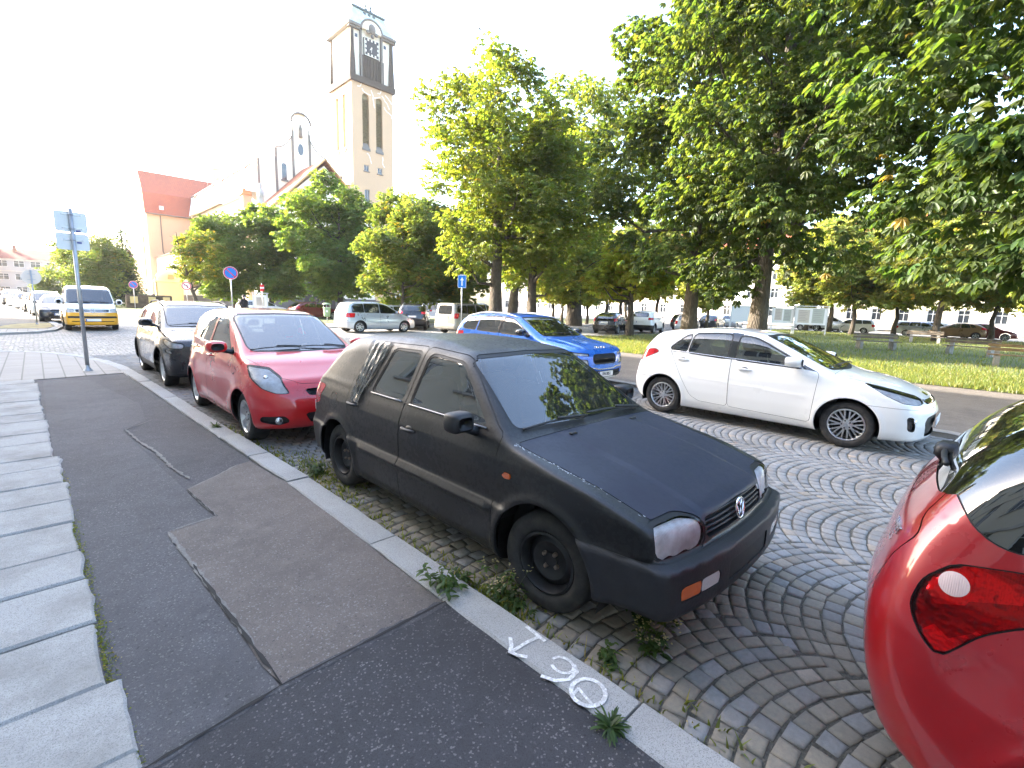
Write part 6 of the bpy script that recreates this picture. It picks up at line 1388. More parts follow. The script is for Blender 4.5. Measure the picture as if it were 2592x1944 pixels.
    m.box(X0 - .5, X0 + .3, Y0 + .303, Y1 + .5, 44.4, 44.8); m.box(X1 - .3, X1 + .5, Y0 + .303, Y1 + .5, 44.4, 44.8); sub(m, 'cornice', trim)
    m = MB()
    for x in (40.2, 45.3): m.box(x - .22, x + .22, Y0 + .1, Y0 + .145, 43.0, 43.5)
    sub(m, 'vent_opening', wd, tower)
    m = MB(); m.add([(X0 - .3, Y0 - .3, 44.8), (X1 + .3, Y0 - .3, 44.8), (X1 + .3, Y1 + .3, 44.8), (X0 - .3, Y1 + .3, 44.8), (40.3, 79.4, 48.0), (45.8, 79.4, 48.0), (45.8, 84, 48.0), (40.3, 84, 48.0)], [(0, 1, 5, 4), (1, 2, 6, 5), (2, 3, 7, 6), (3, 0, 4, 7), (4, 5, 6, 7)]); sub(m, 'tower_roof', copper)
    m = MB(); m.box(40.1, 46.0, 79.1, 79.5, 47.95, 48.2); m.box(40.1, 46.0, 83.9, 84.2, 47.95, 48.2)
    for x in (42.3, 43.1, 43.9): m.sphere((x, 79.2, 47.5), .28, 8, 6)
    for x in (42.6, 43.4): m.lathe([(.3, 48.2), (.12, 48.5), (.2, 48.8), (0, 49.2)], 8, 'z', 0, (x, 79.3, 0))
    sub(m, 'roof_crest', plain('dark_copper', (.10, .13, .13), .6), tower)
    # --- gable front
    GY = 80.0; half = [(6.45, 0), (6.45, 21.9), (6.2, 22.2), (3.85, 22.6), (3.85, 24.1)] + [(3.85 - 2.55 * t, 24.1 + 2.3 * t ** 2.2) for t in np.linspace(.1, 1, 8)] + [(1.3, 27.6), (1.25, 28.4), (1.0, 29.1), (.55, 29.6), (0, 29.75)]
    gp = [(31.7 + a, z) for a, z in half] + [(31.7 - a, z) for a, z in half[::-1][1:]]
    m = MB(); m.prism(gp, GY, GY + .8, 'y'); gab = part(m, 'gable', white); gab['label'] = 'curved white church gable with dark pilaster strips'  # paler cream paint, whitened further for the sun glare veiling the gable
    m = MB()
    for a, z1 in ((-6.4, 21.9), (-3.85, 24.0), (-1.3, 27.0), (1.3, 27.0), (3.85, 24.0), (6.4, 21.9)): m.box(31.7 + a - .15, 31.7 + a + .15, GY - .15, GY - .003, 8, z1)
    sub(m, 'pilaster', trim, gab)
    m = MB(); P = [(31.7 + 1.5 * math.cos(t), GY - .2, 28.2 + 1.55 * math.sin(t)) for t in np.linspace(0, math.pi, 13)]; m.tube(P, .17, 6); m.tube([(x, GY - .05, z + .05) for x, z in gp[4:14]], .08, 5); m.tube([(2 * 31.7 - x, GY - .05, z + .05) for x, z in gp[4:14]], .08, 5); sub(m, 'gable_rim', trim, gab)
    m = MB(); m.lathe([(.02, 26.2), (.28, 26.2), (.2, 27.0), (.25, 27.5), (.12, 27.75), (.15, 27.95), (0, 28.1)], 8, 'z', 0, (31.6, GY - .25, 0)); sub(m, 'gable_statue', trim, gab, True)
    m = MB(); m.prism([(31.6 + .42 * math.cos(t), 24.5 + .85 * math.sin(t)) for t in np.linspace(0, 2 * math.pi, 17)[:-1]], GY - .02, GY + .1, 'y'); sub(m, 'oval_window', wd, gab)
    m = MB(); m.prism(arch_poly(28.65, 29.35, 19.6, 22.0), GY - .02, GY + .1, 'y'); sub(m, 'slit_window', wd, gab); m = MB(); m.box(28.5, 29.5, GY - .16, GY - .003, 19.35, 19.597); sub(m, 'window_sill', trim, gab)
    # --- nave
    m = MB(); nw = [(y, y + 1.5, 9.5, 14.5) for y in np.arange(84, 114, 6)]; wall_holes(m, 'x', 24.5, .5, (80.8, 119, 0, 17.2), nw); m.add([(39, 80.8, 0), (39, 119, 0), (39, 119, 17.2), (39, 80.8, 17.2)], [(0, 1, 2, 3)]); m.add([(24.5, 119, 0), (24.5, 119, 21), (39, 119, 21), (39, 119, 0)], [(0, 1, 2, 3)]); nave = part(m, 'nave_wall', white)
    for h in nw: mm = MB(); mm.box(24.8, 24.9, h[0], h[1], h[2], h[3]); sub(mm, 'nave_window', wd, nave)
    m = MB(); m.add([(23.7, 80.8, 17.2), (24.7, 80.8, 21.2), (24.7, 119, 21.2), (23.7, 119, 17.2), (31.7, 80.8, 26.2), (31.7, 119, 26.2), (38.8, 80.8, 21.2), (38.8, 119, 21.2), (39.6, 80.8, 17.2), (39.6, 119, 17.2)], [(0, 1, 2, 3), (1, 4, 5, 2), (4, 6, 7, 5), (6, 8, 9, 7), (0, 8, 6, 4, 1)]); nr = part(m, 'nave_roof', pale)
    m = MB(); m.box(24.45, 24.66, 81, 118.5, 21.12, 21.3); sub(m, 'snow_guard', plain('gutter_dark', (.12, .10, .09), .6), nr)
    m = MB()
    for y in np.arange(83, 118, 6.2):
        for k in range(4): m.box(24.36, 24.44, y + k * .32, y + k * .32 + .24, 20.75 - .12 * (k % 2), 21.1)
    sub(m, 'red_ridge_tiles', plain('red_tile', (.45, .09, .05), .8), nr)
    m = MB(); m.box(23.55, 23.75, 81, 117, 17.05, 17.25); sub(m, 'gutter', plain('gutter_ochre', (.40, .27, .12), .7), nave)
    m = MB(); m.box(23.3, 24.47, 81, 82.6, 0, 16.6); part(m, 'buttress', cream); m = MB(); m.prism([(23.1, 16.6), (24.45, 16.6), (24.45, 17.1), (23.3, 17.1)], 80.8, 82.8, 'y'); m.box(23.35, 24.4, 81.1, 82.4, 17.1, 17.55); part(m, 'buttress_cap', plain('ochre_tile', (.50, .22, .09), .8))
    m = MB(); m.box(27.6, 28.7, 114, 115, 23, 26.6); m.box(27.4, 28.9, 113.8, 115.2, 26.6, 26.9); sub(m, 'chimney', plain('ochre_plaster', (.60, .45, .2), .9), nr); m = MB(); m.tube([(27.0, 116, 23.5), (27.0, 116, 25.2)], .05, 6); m.tube([(26.6, 116, 25.2), (27.5, 116, 25.1)], .07, 6); m.box(26.85, 27.15, 115.85, 116.15, 24.5, 24.9); sub(m, 'weather_vane', plain('gutter_dark', (.12, .10, .09), .6), nr)
    # --- transept
    m = MB(); wall_holes(m, 'y', 118, .4, (16.8, 24.5, 0, 17.2), []); tw = [(122.5, 124.3, 4, 13)]; wall_holes(m, 'x', 16.8, .4, (118, 130, 0, 17.2), tw); m.add([(16.8, 118.4, 17.2), (16.8, 129.6, 17.2), (16.8, 129, 21), (16.8, 124.2, 25.7), (16.8, 119.2, 21)], [(0, 4, 3, 2, 1)]); m.add([(16.8, 130, 0), (16.8, 130, 17.2), (31, 130, 17.2), (31, 130, 0)], [(0, 1, 2, 3)]); tr = part(m, 'transept', cream)
    for h in tw: mm = MB(); mm.box(17.1, 17.2, h[0], h[1], h[2], h[3]); sub(mm, 'transept_window', wd, tr)
    m = MB(); m.add([(16.5, 117.4, 17.0), (24.0, 117.4, 17.0), (24.7, 119.2, 21.1), (16.6, 119.2, 21.1), (16.9, 124.3, 25.9), (30.0, 124.3, 25.9), (16.6, 129.4, 21.1), (30, 129.4, 21.1)], [(0, 1, 2, 3), (3, 2, 5, 4), (4, 5, 7, 6)]); rf = part(m, 'transept_roof', tiles)
    m = MB(); m.box(18.9, 19.6, 117.55, 117.75, 17.9, 18.6); sub(m, 'roof_hatch', plain('lead_grey', (.45, .45, .47), .5), rf)
    m = MB(); m.tube([(16.5, 117.3, 16.95), (24.0, 117.3, 16.95)], .14, 6); m.tube([(19.0, 117.85, 16.8), (19.0, 117.85, 10.0), (19.2, 117.85, 9.5), (19.2, 117.85, 0)], .1, 6); m.tube([(24.0, 117.5, 17.2), (24.7, 119.1, 21.2)], .16, 5); sub(m, 'drainpipe', plain('drainpipe_brown', (.16, .12, .09), .6), tr)
    # --- annexes, apse
    m = MB(); wall_holes(m, 'y', 100, .3, (17.8, 24.4, 0, 8.8), [(20, 21.2, 3, 6)]); wall_holes(m, 'x', 17.8, .3, (100, 117.9, 0, 8.8), [(y, y + 1.1, 3, 6.5) for y in (103, 108, 113)]); m.add([(17.8, 100, 8.8), (24.4, 100, 8.8), (24.4, 100, 11.8)], [(0, 1, 2)]); an = part(m, 'aisle', white); m = MB(); m.add([(17.3, 99.6, 8.65), (24.45, 99.6, 12.0), (24.45, 117.9, 12.0), (17.3, 117.9, 8.65)], [(0, 1, 2, 3)]); part(m, 'aisle_roof', tiles)
    m = MB(); m.box(17.6, 24.45, 99.9, 117.9, 0, 1.7); m.box(24.1, 39.2, 79.8, 118, 0, 1.7)
    m.box(38.9, 46.9, 77.7, 85.7, 0, 1.7); m.box(16.5, 24, 117.7, 130.2, 0, 1.7); part(m, 'stone_plinth', m_render('dark_plinth', (.14, .13, .12), .4, 1.0))
    m = MB(); prof = [(1.95, 0), (1.95, 3.6), (2.1, 3.7), (2.1, 3.95), (1.9, 4.0), (1.75, 4.7), (1.3, 5.3), (.6, 5.6), (0, 5.7)]; m.lathe(prof, 24, 'z', 0, (16.2, 98, 0)); a = part(m, 'apse', m_render('ochre_apse', (.72, .52, .24), .3), smooth=True); auto_smooth(a, 30)
    m = MB(); m.box(15.8, 16.6, 95.9, 96.15, 4.2, 4.9); m.tube([(14.35, 97.2, 0), (14.35, 97.2, 4.6)], .09, 6); sub(m, 'apse_hatch', plain('ochre_dark', (.35, .25, .08), .8), a)
    # --- porch
    PY = 72; ax, az = 31.7, 21.6; pg = [(23.9, 0), (39.5, 0), (39.5, 13.4), (ax, az - .8), (23.9, 13.4)]; m = MB(); m.prism(pg, PY, 80 - .01, 'y'); po = part(m, 'porch', white)
    m = MB(); m.add([(23.2, PY - .5, 13.0), (ax, PY - .5, az), (ax, 79.9, az), (23.2, 79.9, 13.0), (40.2, PY - .5, 13.0), (40.2, 79.9, 13.0)], [(0, 1, 2, 3), (1, 4, 5, 2)]); m2 = part(m, 'porch_roof', m_tiles('porch_tiles', (.55, .20, .10), (.45, .16, .09), 'y'))
    m = MB(); m.tube([(23.2, PY - .55, 13.0), (ax, PY - .55, az), (40.2, PY - .55, 13.0)], .16, 5); sub(m, 'verge_trim', plain('verge_ochre', (.50, .30, .14), .8), m2)
    m = MB(); m.box(23.85, 27.5, PY - .15, PY - .003, 0, 1.9); m.box(33.4, 39.6, PY - .15, PY - .003, 0, 1.9); m.box(27.5, 28.1, PY - .2, PY - .003, 0, 5.0); m.box(32.8, 33.4, PY - .2, PY - .003, 0, 5.0); m.box(30.25, 30.6, PY - .2, PY - .003, 0, 5.0); sub(m, 'stone_base', m_render('dark_plinth', (.14, .13, .12), .4, 1.0), po)
    for a, b in ((28.1, 30.25), (30.6, 32.8)):
        m = MB(); m.box(a, b, PY - .1, PY - .003, .1, 4.9); m.box((a + b) / 2 - .03, (a + b) / 2 + .03, PY - .13, PY - .1, .1, 4.9); d = sub(m, 'door', plain('dark_door_wood', (.045, .033, .027), .6, var=.3), po)
        m = MB(); m.box((a + b) / 2 + .1, (a + b) / 2 + .16, PY - .2, PY - .13, 1.6, 2.6); sub(m, 'door_handle', plain('door_brass', (.6, .55, .45), .4, .6), d)
    m = MB(); m.box(22.7, 23.8, PY + .2, PY + 1.6, 0, 13.4); m.box(22.5, 23.85, PY, PY + 1.8, 13.4, 13.8); part(m, 'pier', white)
    m = MB(); m.lathe([(.5, 13.8), (.55, 14.2), (.42, 15.0), (.5, 15.7), (.34, 16.1), (.16, 16.2), (.2, 16.35), (.24, 16.6), (.18, 16.85), (0, 16.95)], 14, 'z', 0, (23.15, PY + .8, 0)); m.sphere((23.0, PY + .45, 15.5), (.22, .3, .5), 8, 6); m.sphere((23.35, PY + .45, 15.3), (.2, .28, .45), 8, 6); part(m, 'stone_figure', grey, smooth=True)
    return root
def build_houses():
    cream = m_render('facade_cream', (.74, .66, .52), .15); gl = plain('white_window_frame', (.72, .72, .70), .5)
    house('apartment_building', 'X', -3.0, -22, 13.8, 10, 13, 'cream apartment building beside the near pavement', cream, 12, 4, roof_h=2.5, z0w=1.5, ww=1.15, hh=1.75, band=((3.3, 3.5, .08), (6.5, 6.6, .05)), plinth=plain('plinth_grey', (.25, .24, .23), .9), cat='building')
    house('apartment_building', 'X', -7.5, 28, 52, 13, 20.5, 'unseen cream apartment row added on the left to shade the street', m_render('facade_beige', (.55, .47, .38), .2), 8, 5, roof_h=1.6, plinth=plain('plinth_grey', (.25, .24, .23), .9), cat='building')  # unseen block added, its height and length set to shade the street
    house('town_house', 'y', 146, -5.3, 4.6, 12, 8.0, 'pale grey town house closing the far end of the left street', m_render('facade_palegrey', (.42, .41, .40), .15), 4, 3, roof_h=2.4, z0w=1.0, ww=1.6, hh=1.3, band=((5.4, 5.6, .2),))
    house('town_house', 'y', 142, -20, -5.6, 12, 10.0, 'orange town house at the left end of the far street', m_render('facade_orange', (.46, .19, .08), .15), 5, 3, roof_h=3.5, z0w=1.4, ww=1.7, hh=1.5)
    house('town_house', 'y', 150, 5.0, 18, 12, 9.0, 'beige town house half hidden by the leafy trees left of the church', m_render('facade_sand', (.60, .52, .42), .15), 5, 3, roof_h=3.4, z0w=1.2, ww=1.5, hh=1.4)
    W = [('white', (.82, .81, .78)), ('cream', (.80, .76, .66)), ('pale yellow', (.80, .72, .52)), ('ivory', (.80, .78, .72)), ('pale pink', (.78, .66, .60)), ('chalk white', (.82, .82, .82)), ('light beige', (.78, .72, .62))]
    y = -34; spans = [17, 19, 15, 18, 20, 16, 18]
    where = ['furthest right, beyond the brown car', 'behind the benches on the lawn', 'behind the notice boards', 'behind the silver cars past the lawn', 'behind the white parked cars', 'behind the small trees past the cross street', 'furthest left of the row past the square']
    for i, ((n, c), sp) in enumerate(zip(W, spans)):
        house('town_house', 'x', 84, y, y + sp, 12, 11.5 + (i % 3) * .8, 'sunlit %s town house %s' % (n, where[i]), m_render('facade_' + n.replace(' ', '_'), c, .08), 5, 3 + (i % 2), roof_h=4, z0w=1.3, group=None); y += sp + .02
    house('apartment_building', 'y', 104, 52, 83, 12, 14, 'grey plastered block with tall windows behind the square trees', m_render('facade_grey', (.45, .43, .40), .2), 9, 4, roof_h=3, z0w=1.2, ww=1.4, hh=2.0, plinth=plain('plinth_grey', (.25, .24, .23), .9), cat='building')
# ------------------------------------------------------------------ trees
def bark(): 
    if 'bark' in MATS: return MATS['bark']
    t = NT('bark'); co = t.coord('Object', (3, 3, .8)); n = t.noise(co, 4, 6, .7); v = t.vor(co, 7.0); c = t.mix(t.ramp(n, [(.3, 0.0), (.7, 1.0)]), (.045, .036, .028), (.13, .105, .08)); c = t.mix(t.ramp(t.noise(t.coord(), 1.2, 4), [(.5, 0.0), (.75, .35)]), c, (.10, .115, .06))
    MATS['bark'] = t.surf(t.bsdf(c, .95, 0, t.bump(t.math('ADD', n, v), .06, 1.0))); return MATS['bark']
def leaf_template(kind):
    """(verts, quads) one compound leaf, stalk end at the origin, hanging along +x and drooping in -z"""
    V = []; Q = []
    def leaflet(ang, L, W, droop, z0=0):
        c, s = math.cos(ang), math.sin(ang); b = len(V)
        def P(u, v, w): x = u * c - v * s; y = u * s + v * c; V.append((x, y, w + z0))
        f = .22 * W
        P(0, 0, 0); P(.45 * L, W * .38, -droop * .3 + f * .6); P(.78 * L, W * .5, -droop * .75 + f); P(L, 0, -droop * 1.25); P(.78 * L, -W * .5, -droop * .75 + f); P(.45 * L, -W * .38, -droop * .3 + f * .6)
        Q.append((b, b + 1, b + 2, b + 3)); Q.append((b, b + 3, b + 4, b + 5))
    if kind == 'palm':
        for a, L in ((0, 1), (.62, .92), (-.62, .92), (1.25, .72), (-1.25, .72), (2.0, .45), (-2.0, .45)): leaflet(a, L, .40, .50)
    elif kind == 'palm5':
        for a, L in ((0, 1), (.75, .9), (-.75, .9), (1.6, .62), (-1.6, .62)): leaflet(a, L, .46, .45)
    elif kind == 'tri':
        for a, L in ((0, 1), (1.0, .85), (-1.0, .85)): leaflet(a, L, .55, .35)
    elif kind == 'needle':
        for a in (-.5, -.2, .1, .4): leaflet(a, 1, .16, .2)
    return np.array(V, np.float32), np.array(Q, np.int32)
def crown_mesh(name, seed, clumps, n_leaf, size, kind, col, colvar=.25, brown=.03, droop=.5, mat=None, parent=None, spread=1.0, flat=.55, browncol=(.26, .19, .05)):
    """clumps: list of (centre, radius). leaves on shells of the clumps, stalks pointing outward"""
    rg = np.random.RandomState(seed); T, TQ = leaf_template(kind); C = np.array([c[:3] for c in clumps]); Rd = np.array([c[3] for c in clumps]); cen = C.mean(0)
    w = Rd ** 2; idx = rg.choice(len(C), n_leaf, p=w / w.sum())
    d = rg.normal(0, 1, (n_leaf, 3)); d[:, 2] = d[:, 2] * .8 + .25; d /= np.linalg.norm(d, axis=1)[:, None]
    rr = (rg.rand(n_leaf) ** .5) * Rd[idx] * spread * 1.25; P = C[idx] + d * rr[:, None] * np.array([1, 1, flat * 1.15])
    sc = rg.rand(n_leaf) < .12; j = rg.choice(len(C), n_leaf); P[sc] = P[sc] * .55 + C[j[sc]] * .45 + rg.normal(0, .35, (sc.sum(), 3))
    out = (P - cen); out[:, 2] *= .3; out = out / (np.linalg.norm(out, axis=1)[:, None] + 1e-6) + d * .9 + rg.normal(0, .45, (n_leaf, 3)); out[:, 2] = out[:, 2] * .35 - rg.uniform(-.1, .35, n_leaf) * droop * 2
    ax = out / np.linalg.norm(out, axis=1)[:, None]; up = np.array([[0, 0, 1.]]) + rg.normal(0, .3, (n_leaf, 3)); ay = np.cross(up, ax); ay /= np.linalg.norm(ay, axis=1)[:, None]; az = np.cross(ax, ay)
    s = size * rg.uniform(.6, 1.2, n_leaf); k = len(T)
    V = P[:, None, :] + s[:, None, None] * (T[None, :, 0:1] * ax[:, None] + T[None, :, 1:2] * ay[:, None] + T[None, :, 2:3] * az[:, None])
    Q = (np.arange(n_leaf)[:, None, None] * k + TQ[None]).reshape(-1, 4)
    cl = rg.uniform(.75, 1.25, len(C))[idx]; g = rg.uniform(1 - colvar, 1 + colvar, n_leaf) * cl; base = np.array(col)[None] * g[:, None]; base[:, 0] *= rg.uniform(.85, 1.25, n_leaf)
    br = rg.rand(n_leaf) < brown * (1 + 2 * (cl > 1.1)); base[br] = np.array(browncol) * rg.uniform(.7, 1.5, br.sum())[:, None]
    return fast_mesh(name, V.reshape(-1, 3), Q, mat or leaf_mat('leaf', None), cols=np.repeat(base, k, 0), parent=parent)
def ragged_clumps(rg, n, ctr, rad, rmin, rmax, hollow=.35, lo=-1.0):
    out = []
    while len(out) < n:
        p = np.array([rg.uniform(-1, 1) for _ in range(3)]); l = np.linalg.norm(p)
        if l > 1 or l < hollow or p[2] < lo: continue
        out.append((ctr[0] + p[0] * rad[0], ctr[1] + p[1] * rad[1], ctr[2] + p[2] * rad[2], rg.uniform(rmin, rmax)))
    return out
def trunk_mesh(name, seed, h, r, clumps, top, parent, nb=14, lean=(0, 0), fork=None):
    rg = random.Random(seed); m = MB(); pts = []; rad = []; n = 9
    for k in range(n + 1):
        t = k / n; pts.append((lean[0] * t + rg.gauss(0, .03) * (k > 0), lean[1] * t + rg.gauss(0, .03) * (k > 0), -.05 + (top + .05) * t)); rad.append(r * (1.45 if k == 0 else 1.12 if k == 1 else 1.0) * (1 - .82 * t ** 1.2))
    m.tube(pts, rad, 10)
    for c in rg.sample(clumps, min(nb, len(clumps))):
        z0 = min(max(h * rg.uniform(.85, 1.15), c[2] - rg.uniform(.8, 3.0)), top * .88); t = z0 / top; a = Vector((lean[0] * t, lean[1] * t, z0)); b = Vector(c[:3]); mid = a.lerp(b, .5) + Vector((rg.gauss(0, .2), rg.gauss(0, .2), -.18 * (b - a).length * rg.uniform(.2, 1))); r0 = r * (1 - .75 * t) * rg.uniform(.28, .45) + .02
        q = [a, a.lerp(mid, .55) + Vector((0, 0, .05)), mid, mid.lerp(b, .55) + Vector((rg.gauss(0, .1), rg.gauss(0, .1), .1)), b]; m.tube(q, [r0, r0 * .8, r0 * .6, r0 * .4, .012], 6)
        for _ in range(2):
            e = b + Vector((rg.gauss(0, 1), rg.gauss(0, 1), rg.gauss(.2, .6))) * c[3] * .8; m.tube([q[3], q[3].lerp(e, .5) + Vector((0, 0, .1)), e], [r0 * .35, r0 * .22, .008], 5)
    o = m.build(name, bark(), parent, True); return o
TREE = {}
def make_tree(key, seed, ctr, rad, n_cl, rmin, rmax, n_leaf, size, kind, col, trunk_r, clear, top, brown=.03, colvar=.25, hollow=.3, lo=-.9, flat=.6, nb=14, lean=(0, 0), extra=(), droop=.5, spread=1.0):
    rg = random.Random(seed); cl = ragged_clumps(rg, n_cl, ctr, rad, rmin, rmax, hollow, lo) + list(extra)
    root = empty('tree'); crown_mesh('crown', seed, cl, n_leaf, size, kind, col, colvar, brown, droop, leaf_mat('leaf', None), root, spread, flat); trunk_mesh('trunk', seed, clear, trunk_r, cl, top, root, nb, lean)
    TREE[key] = root; return root
def put_tree(key, x, y, rz, sc, name, label, group=None, cat='tree', sz=None, first={}):
    r = TREE[key]
    if key not in first: first[key] = True; o = r
    else: o = copy_tree(r)
    o.location = (x, y, .04); o.rotation_euler = (0, 0, rz); o.scale = (sc, sc, sz or sc); o.name = name
    tag(o, label, cat, group); return o
def build_trees():
    G = (.125, .165, .042); GD = (.064, .096, .032); GY = (.085, .125, .022)
    # prototypes: ctr/rad of the crown in metres above its own foot
    make_tree('big', 21, (-.4, 0, 9.3), (4.6, 4.5, 6.5), 95, .6, 1.1, 8000, .25, 'palm5', G, .40, 3.2, 13.2, hollow=.25, brown=.004)
    make_tree('near', 33, (-.4, -.2, 9.3), (5.6, 5.3, 7.2), 135, .6, 1.1, 10000, .255, 'palm', GD, .34, 3.4, 14.5, hollow=.22, lo=-.97, brown=.003, droop=.7)
    ex = [(-5.2, .6, 3.1, .75), (-4.6, 1.6, 3.6, .8), (-4.0, -1.0, 3.0, .7), (-3.2, 2.2, 2.8, .7), (-5.6, -.4, 3.9, .8), (-4.6, 2.6, 4.6, .9), (-2.4, 3.4, 3.4, .8), (-1.0, 4.2, 3.0, .7)]
    make_tree('overhang', 47, (-.6, .6, 8.4), (6.2, 6.0, 6.6), 150, .6, 1.05, 9000, .28, 'palm', (.048, .078, .026), .36, 2.9, 12.5, hollow=.15, lo=-.95, brown=.003, extra=ex, droop=.8, nb=20)
    make_tree('square', 55, (0, 0, 6.3), (3.9, 3.7, 5.0), 52, .75, 1.25, 9500, .30, 'palm5', (.105, .165, .052), .22, 2.3, 9.2, hollow=.3, lo=-.92, brown=.0)
    make_tree('rusty', 61, (0, 0, 6.2), (3.5, 3.5, 5.0), 46, .7, 1.2, 8500, .27, 'palm5', (.115, .16, .05), .17, 2.3, 9.0, hollow=.3, brown=.03)
    make_tree('small', 71, (0, 0, 4.9), (2.9, 2.9, 3.0), 34, .6, 1.05, 5200, .28, 'palm5', (.20, .24, .08), .15, 2.3, 6.4, hollow=.2, lo=-.85)
    make_tree('sapling', 81, (.2, 0, 5.0), (2.1, 2.1, 2.5), 22, .45, .8, 2600, .24, 'tri', (.11, .15, .036), .17, 2.2, 7.0, hollow=.3, brown=.08, lean=(-1.4, .3))
    make_tree('broad', 91, (0, 0, 5.0), (3.9, 3.6, 4.0), 44, .8, 1.3, 7000, .30, 'tri', (.11, .155, .05), .2, 1.4, 7.0, hollow=.2, lo=-.95, brown=.01)
    # conifer
    rg = random.Random(5); cl = []
    for k in range(60):
        z = .6 + 9.2 * (k / 60); r = (1 - z / 10.2) * 1.75 + .15; a = k * 2.4; cl.append((r * .7 * math.cos(a), r * .7 * math.sin(a), z, r * .55 + .1))
    rt = empty('tree'); crown_mesh('crown', 95, cl, 9000, .26, 'needle', (.03, .055, .042), .3, .0, .8, leaf_mat('leaf', None), rt, 1.0, .9); trunk_mesh('trunk', 95, .8, .16, cl, 9.6, rt, 8); TREE['conifer'] = rt
    # low leafy branch tree by the cross street
    make_tree('low', 99, (-.6, .2, 3.9), (2.5, 2.3, 1.75), 26, .5, .85, 3000, .30, 'palm5', (.30, .35, .07), .24, 2.3, 6.4, hollow=.1, lo=-.95, brown=.04)
    P = put_tree
    P('big', 20.3, 22.1, 0, 1.0, 'chestnut_tree', 'tallest sunlit chestnut tree rising beside the one-way sign, left edge against the sky')
    P('near', 21.8, 7.3, .4, 1.02, 'chestnut_tree', 'dark leafy chestnut tree whose straight trunk stands behind the white car roof')
    P('overhang', 17.6, -2.2, 0, 1.0, 'chestnut_tree', 'dark chestnut tree reaching its low branches in from the right edge')
    P('near', 24.4, 11.5, 2.6, 1.06, 'chestnut_tree', 'chestnut tree with a thick forked pale trunk left of the white car roof')
    P('big', 22.6, 21.2, 2.1, .80, 'chestnut_tree', 'chestnut tree with the right-hand trunk of the three behind the blue car')
    P('big', 24.6, 24.9, 4.0, .88, 'chestnut_tree', 'chestnut tree with the slim middle trunk of the three behind the blue car')
    P('big', 36.2, 28.4, 1.2, 1.38, 'chestnut_tree', 'tall chestnut tree filling the gap behind the blue car, above the parked cars')
    P('low', 26.4, 16.3, .3, .95, 'young_chestnut_tree', 'young chestnut with yellow-green leaves and a short dark trunk in the lawn corner')
    P('square', 17.3, 52.8, .6, 1.0, 'street_tree', 'round green tree before the church porch, left of the taller one')
    P('square', 21.2, 45.3, 2.5, 1.17, 'street_tree', 'full round green tree in front of the church tower base')
    P('square', 14.6, 55.5, 4.4, .93, 'street_tree', 'green tree on a bare stem left of the church pier, beside the leaning sapling')
    P('sapling', 10.6, 51.0, 0, 1.0, 'sapling', 'thin leaning sapling with bare side twigs at the church corner')
    P('rusty', 24.0, 36.9, 0, 1.0, 'chestnut_tree', 'rust-tinged chestnut tree behind the silver people carrier')
    P('rusty', 20.6, 33.2, 2.0, .84, 'chestnut_tree', 'smaller browning chestnut tree with a thin stem behind the dark car')
    P('rusty', 27.2, 33.5, 4.0, .95, 'chestnut_tree', 'browning chestnut tree behind the beige van')
    P('conifer', 8.3, 77.0, 0, 1.0, 'conifer_tree', 'dark green conical conifer left of the church')
    P('broad', 4.8, 75.5, .5, .95, 'broadleaf_tree', 'olive green broad tree behind the white and yellow van')
    P('broad', 1.9, 88.0, 2.5, .5, 'broadleaf_tree', 'pale green tree furthest left, beside the grey town house')
    P('broad', 7.2, 88.5, 4.0, .8, 'broadleaf_tree', 'olive tree peeking out behind the conifer')
    bg = [(36.4, 31.3), (40.1, 33.1), (36.0, 28.9), (43.5, 33.7), (40.6, 30.2), (47.8, 32.9), (37.4, 16.2), (55.6, 30.5), (59.5, 14.9), (57.5, 12.4), (54.6, 6.7), (47.9, 3.3), (56.0, .5), (50.5, -3.6), (53.0, 9.6), (57.0, -8.0), (41.0, -3.0), (49, 31.5), (53, 33.5), (44.5, 36)]
    wh = ['first small tree behind the cross street cars', 'second small tree behind the cross street cars', 'small tree close behind the black hatchback', 'small tree between the black hatchback and the white car', 'small tree above the white off-roader', 'small tree right of the white off-roader', 'slim tree beside the silver estate car', 'small tree past the estate car by the bright houses', 'sunlit tree above the notice boards', 'sunlit tree right behind the notice boards', 'pale sunlit tree behind the far bench', 'orange-lit trunk tree between the two benches', 'sunlit tree beyond the right bench', 'sunlit tree near the right edge beyond the lawn', 'sunlit tree left of the benches by the road', 'sunlit tree at the far right by the brown car', 'tree at the right edge on the lawn', 'far small tree behind the white van', 'far small tree at the end of the square', 'far small tree between trunks at the square']
    for i, (x, y) in enumerate(bg): P('small', x, y, i * 1.3, (1.0 if x < 45 else 1.35) * (1 + .12 * math.sin(i * 3)), 'small_tree', wh[i])
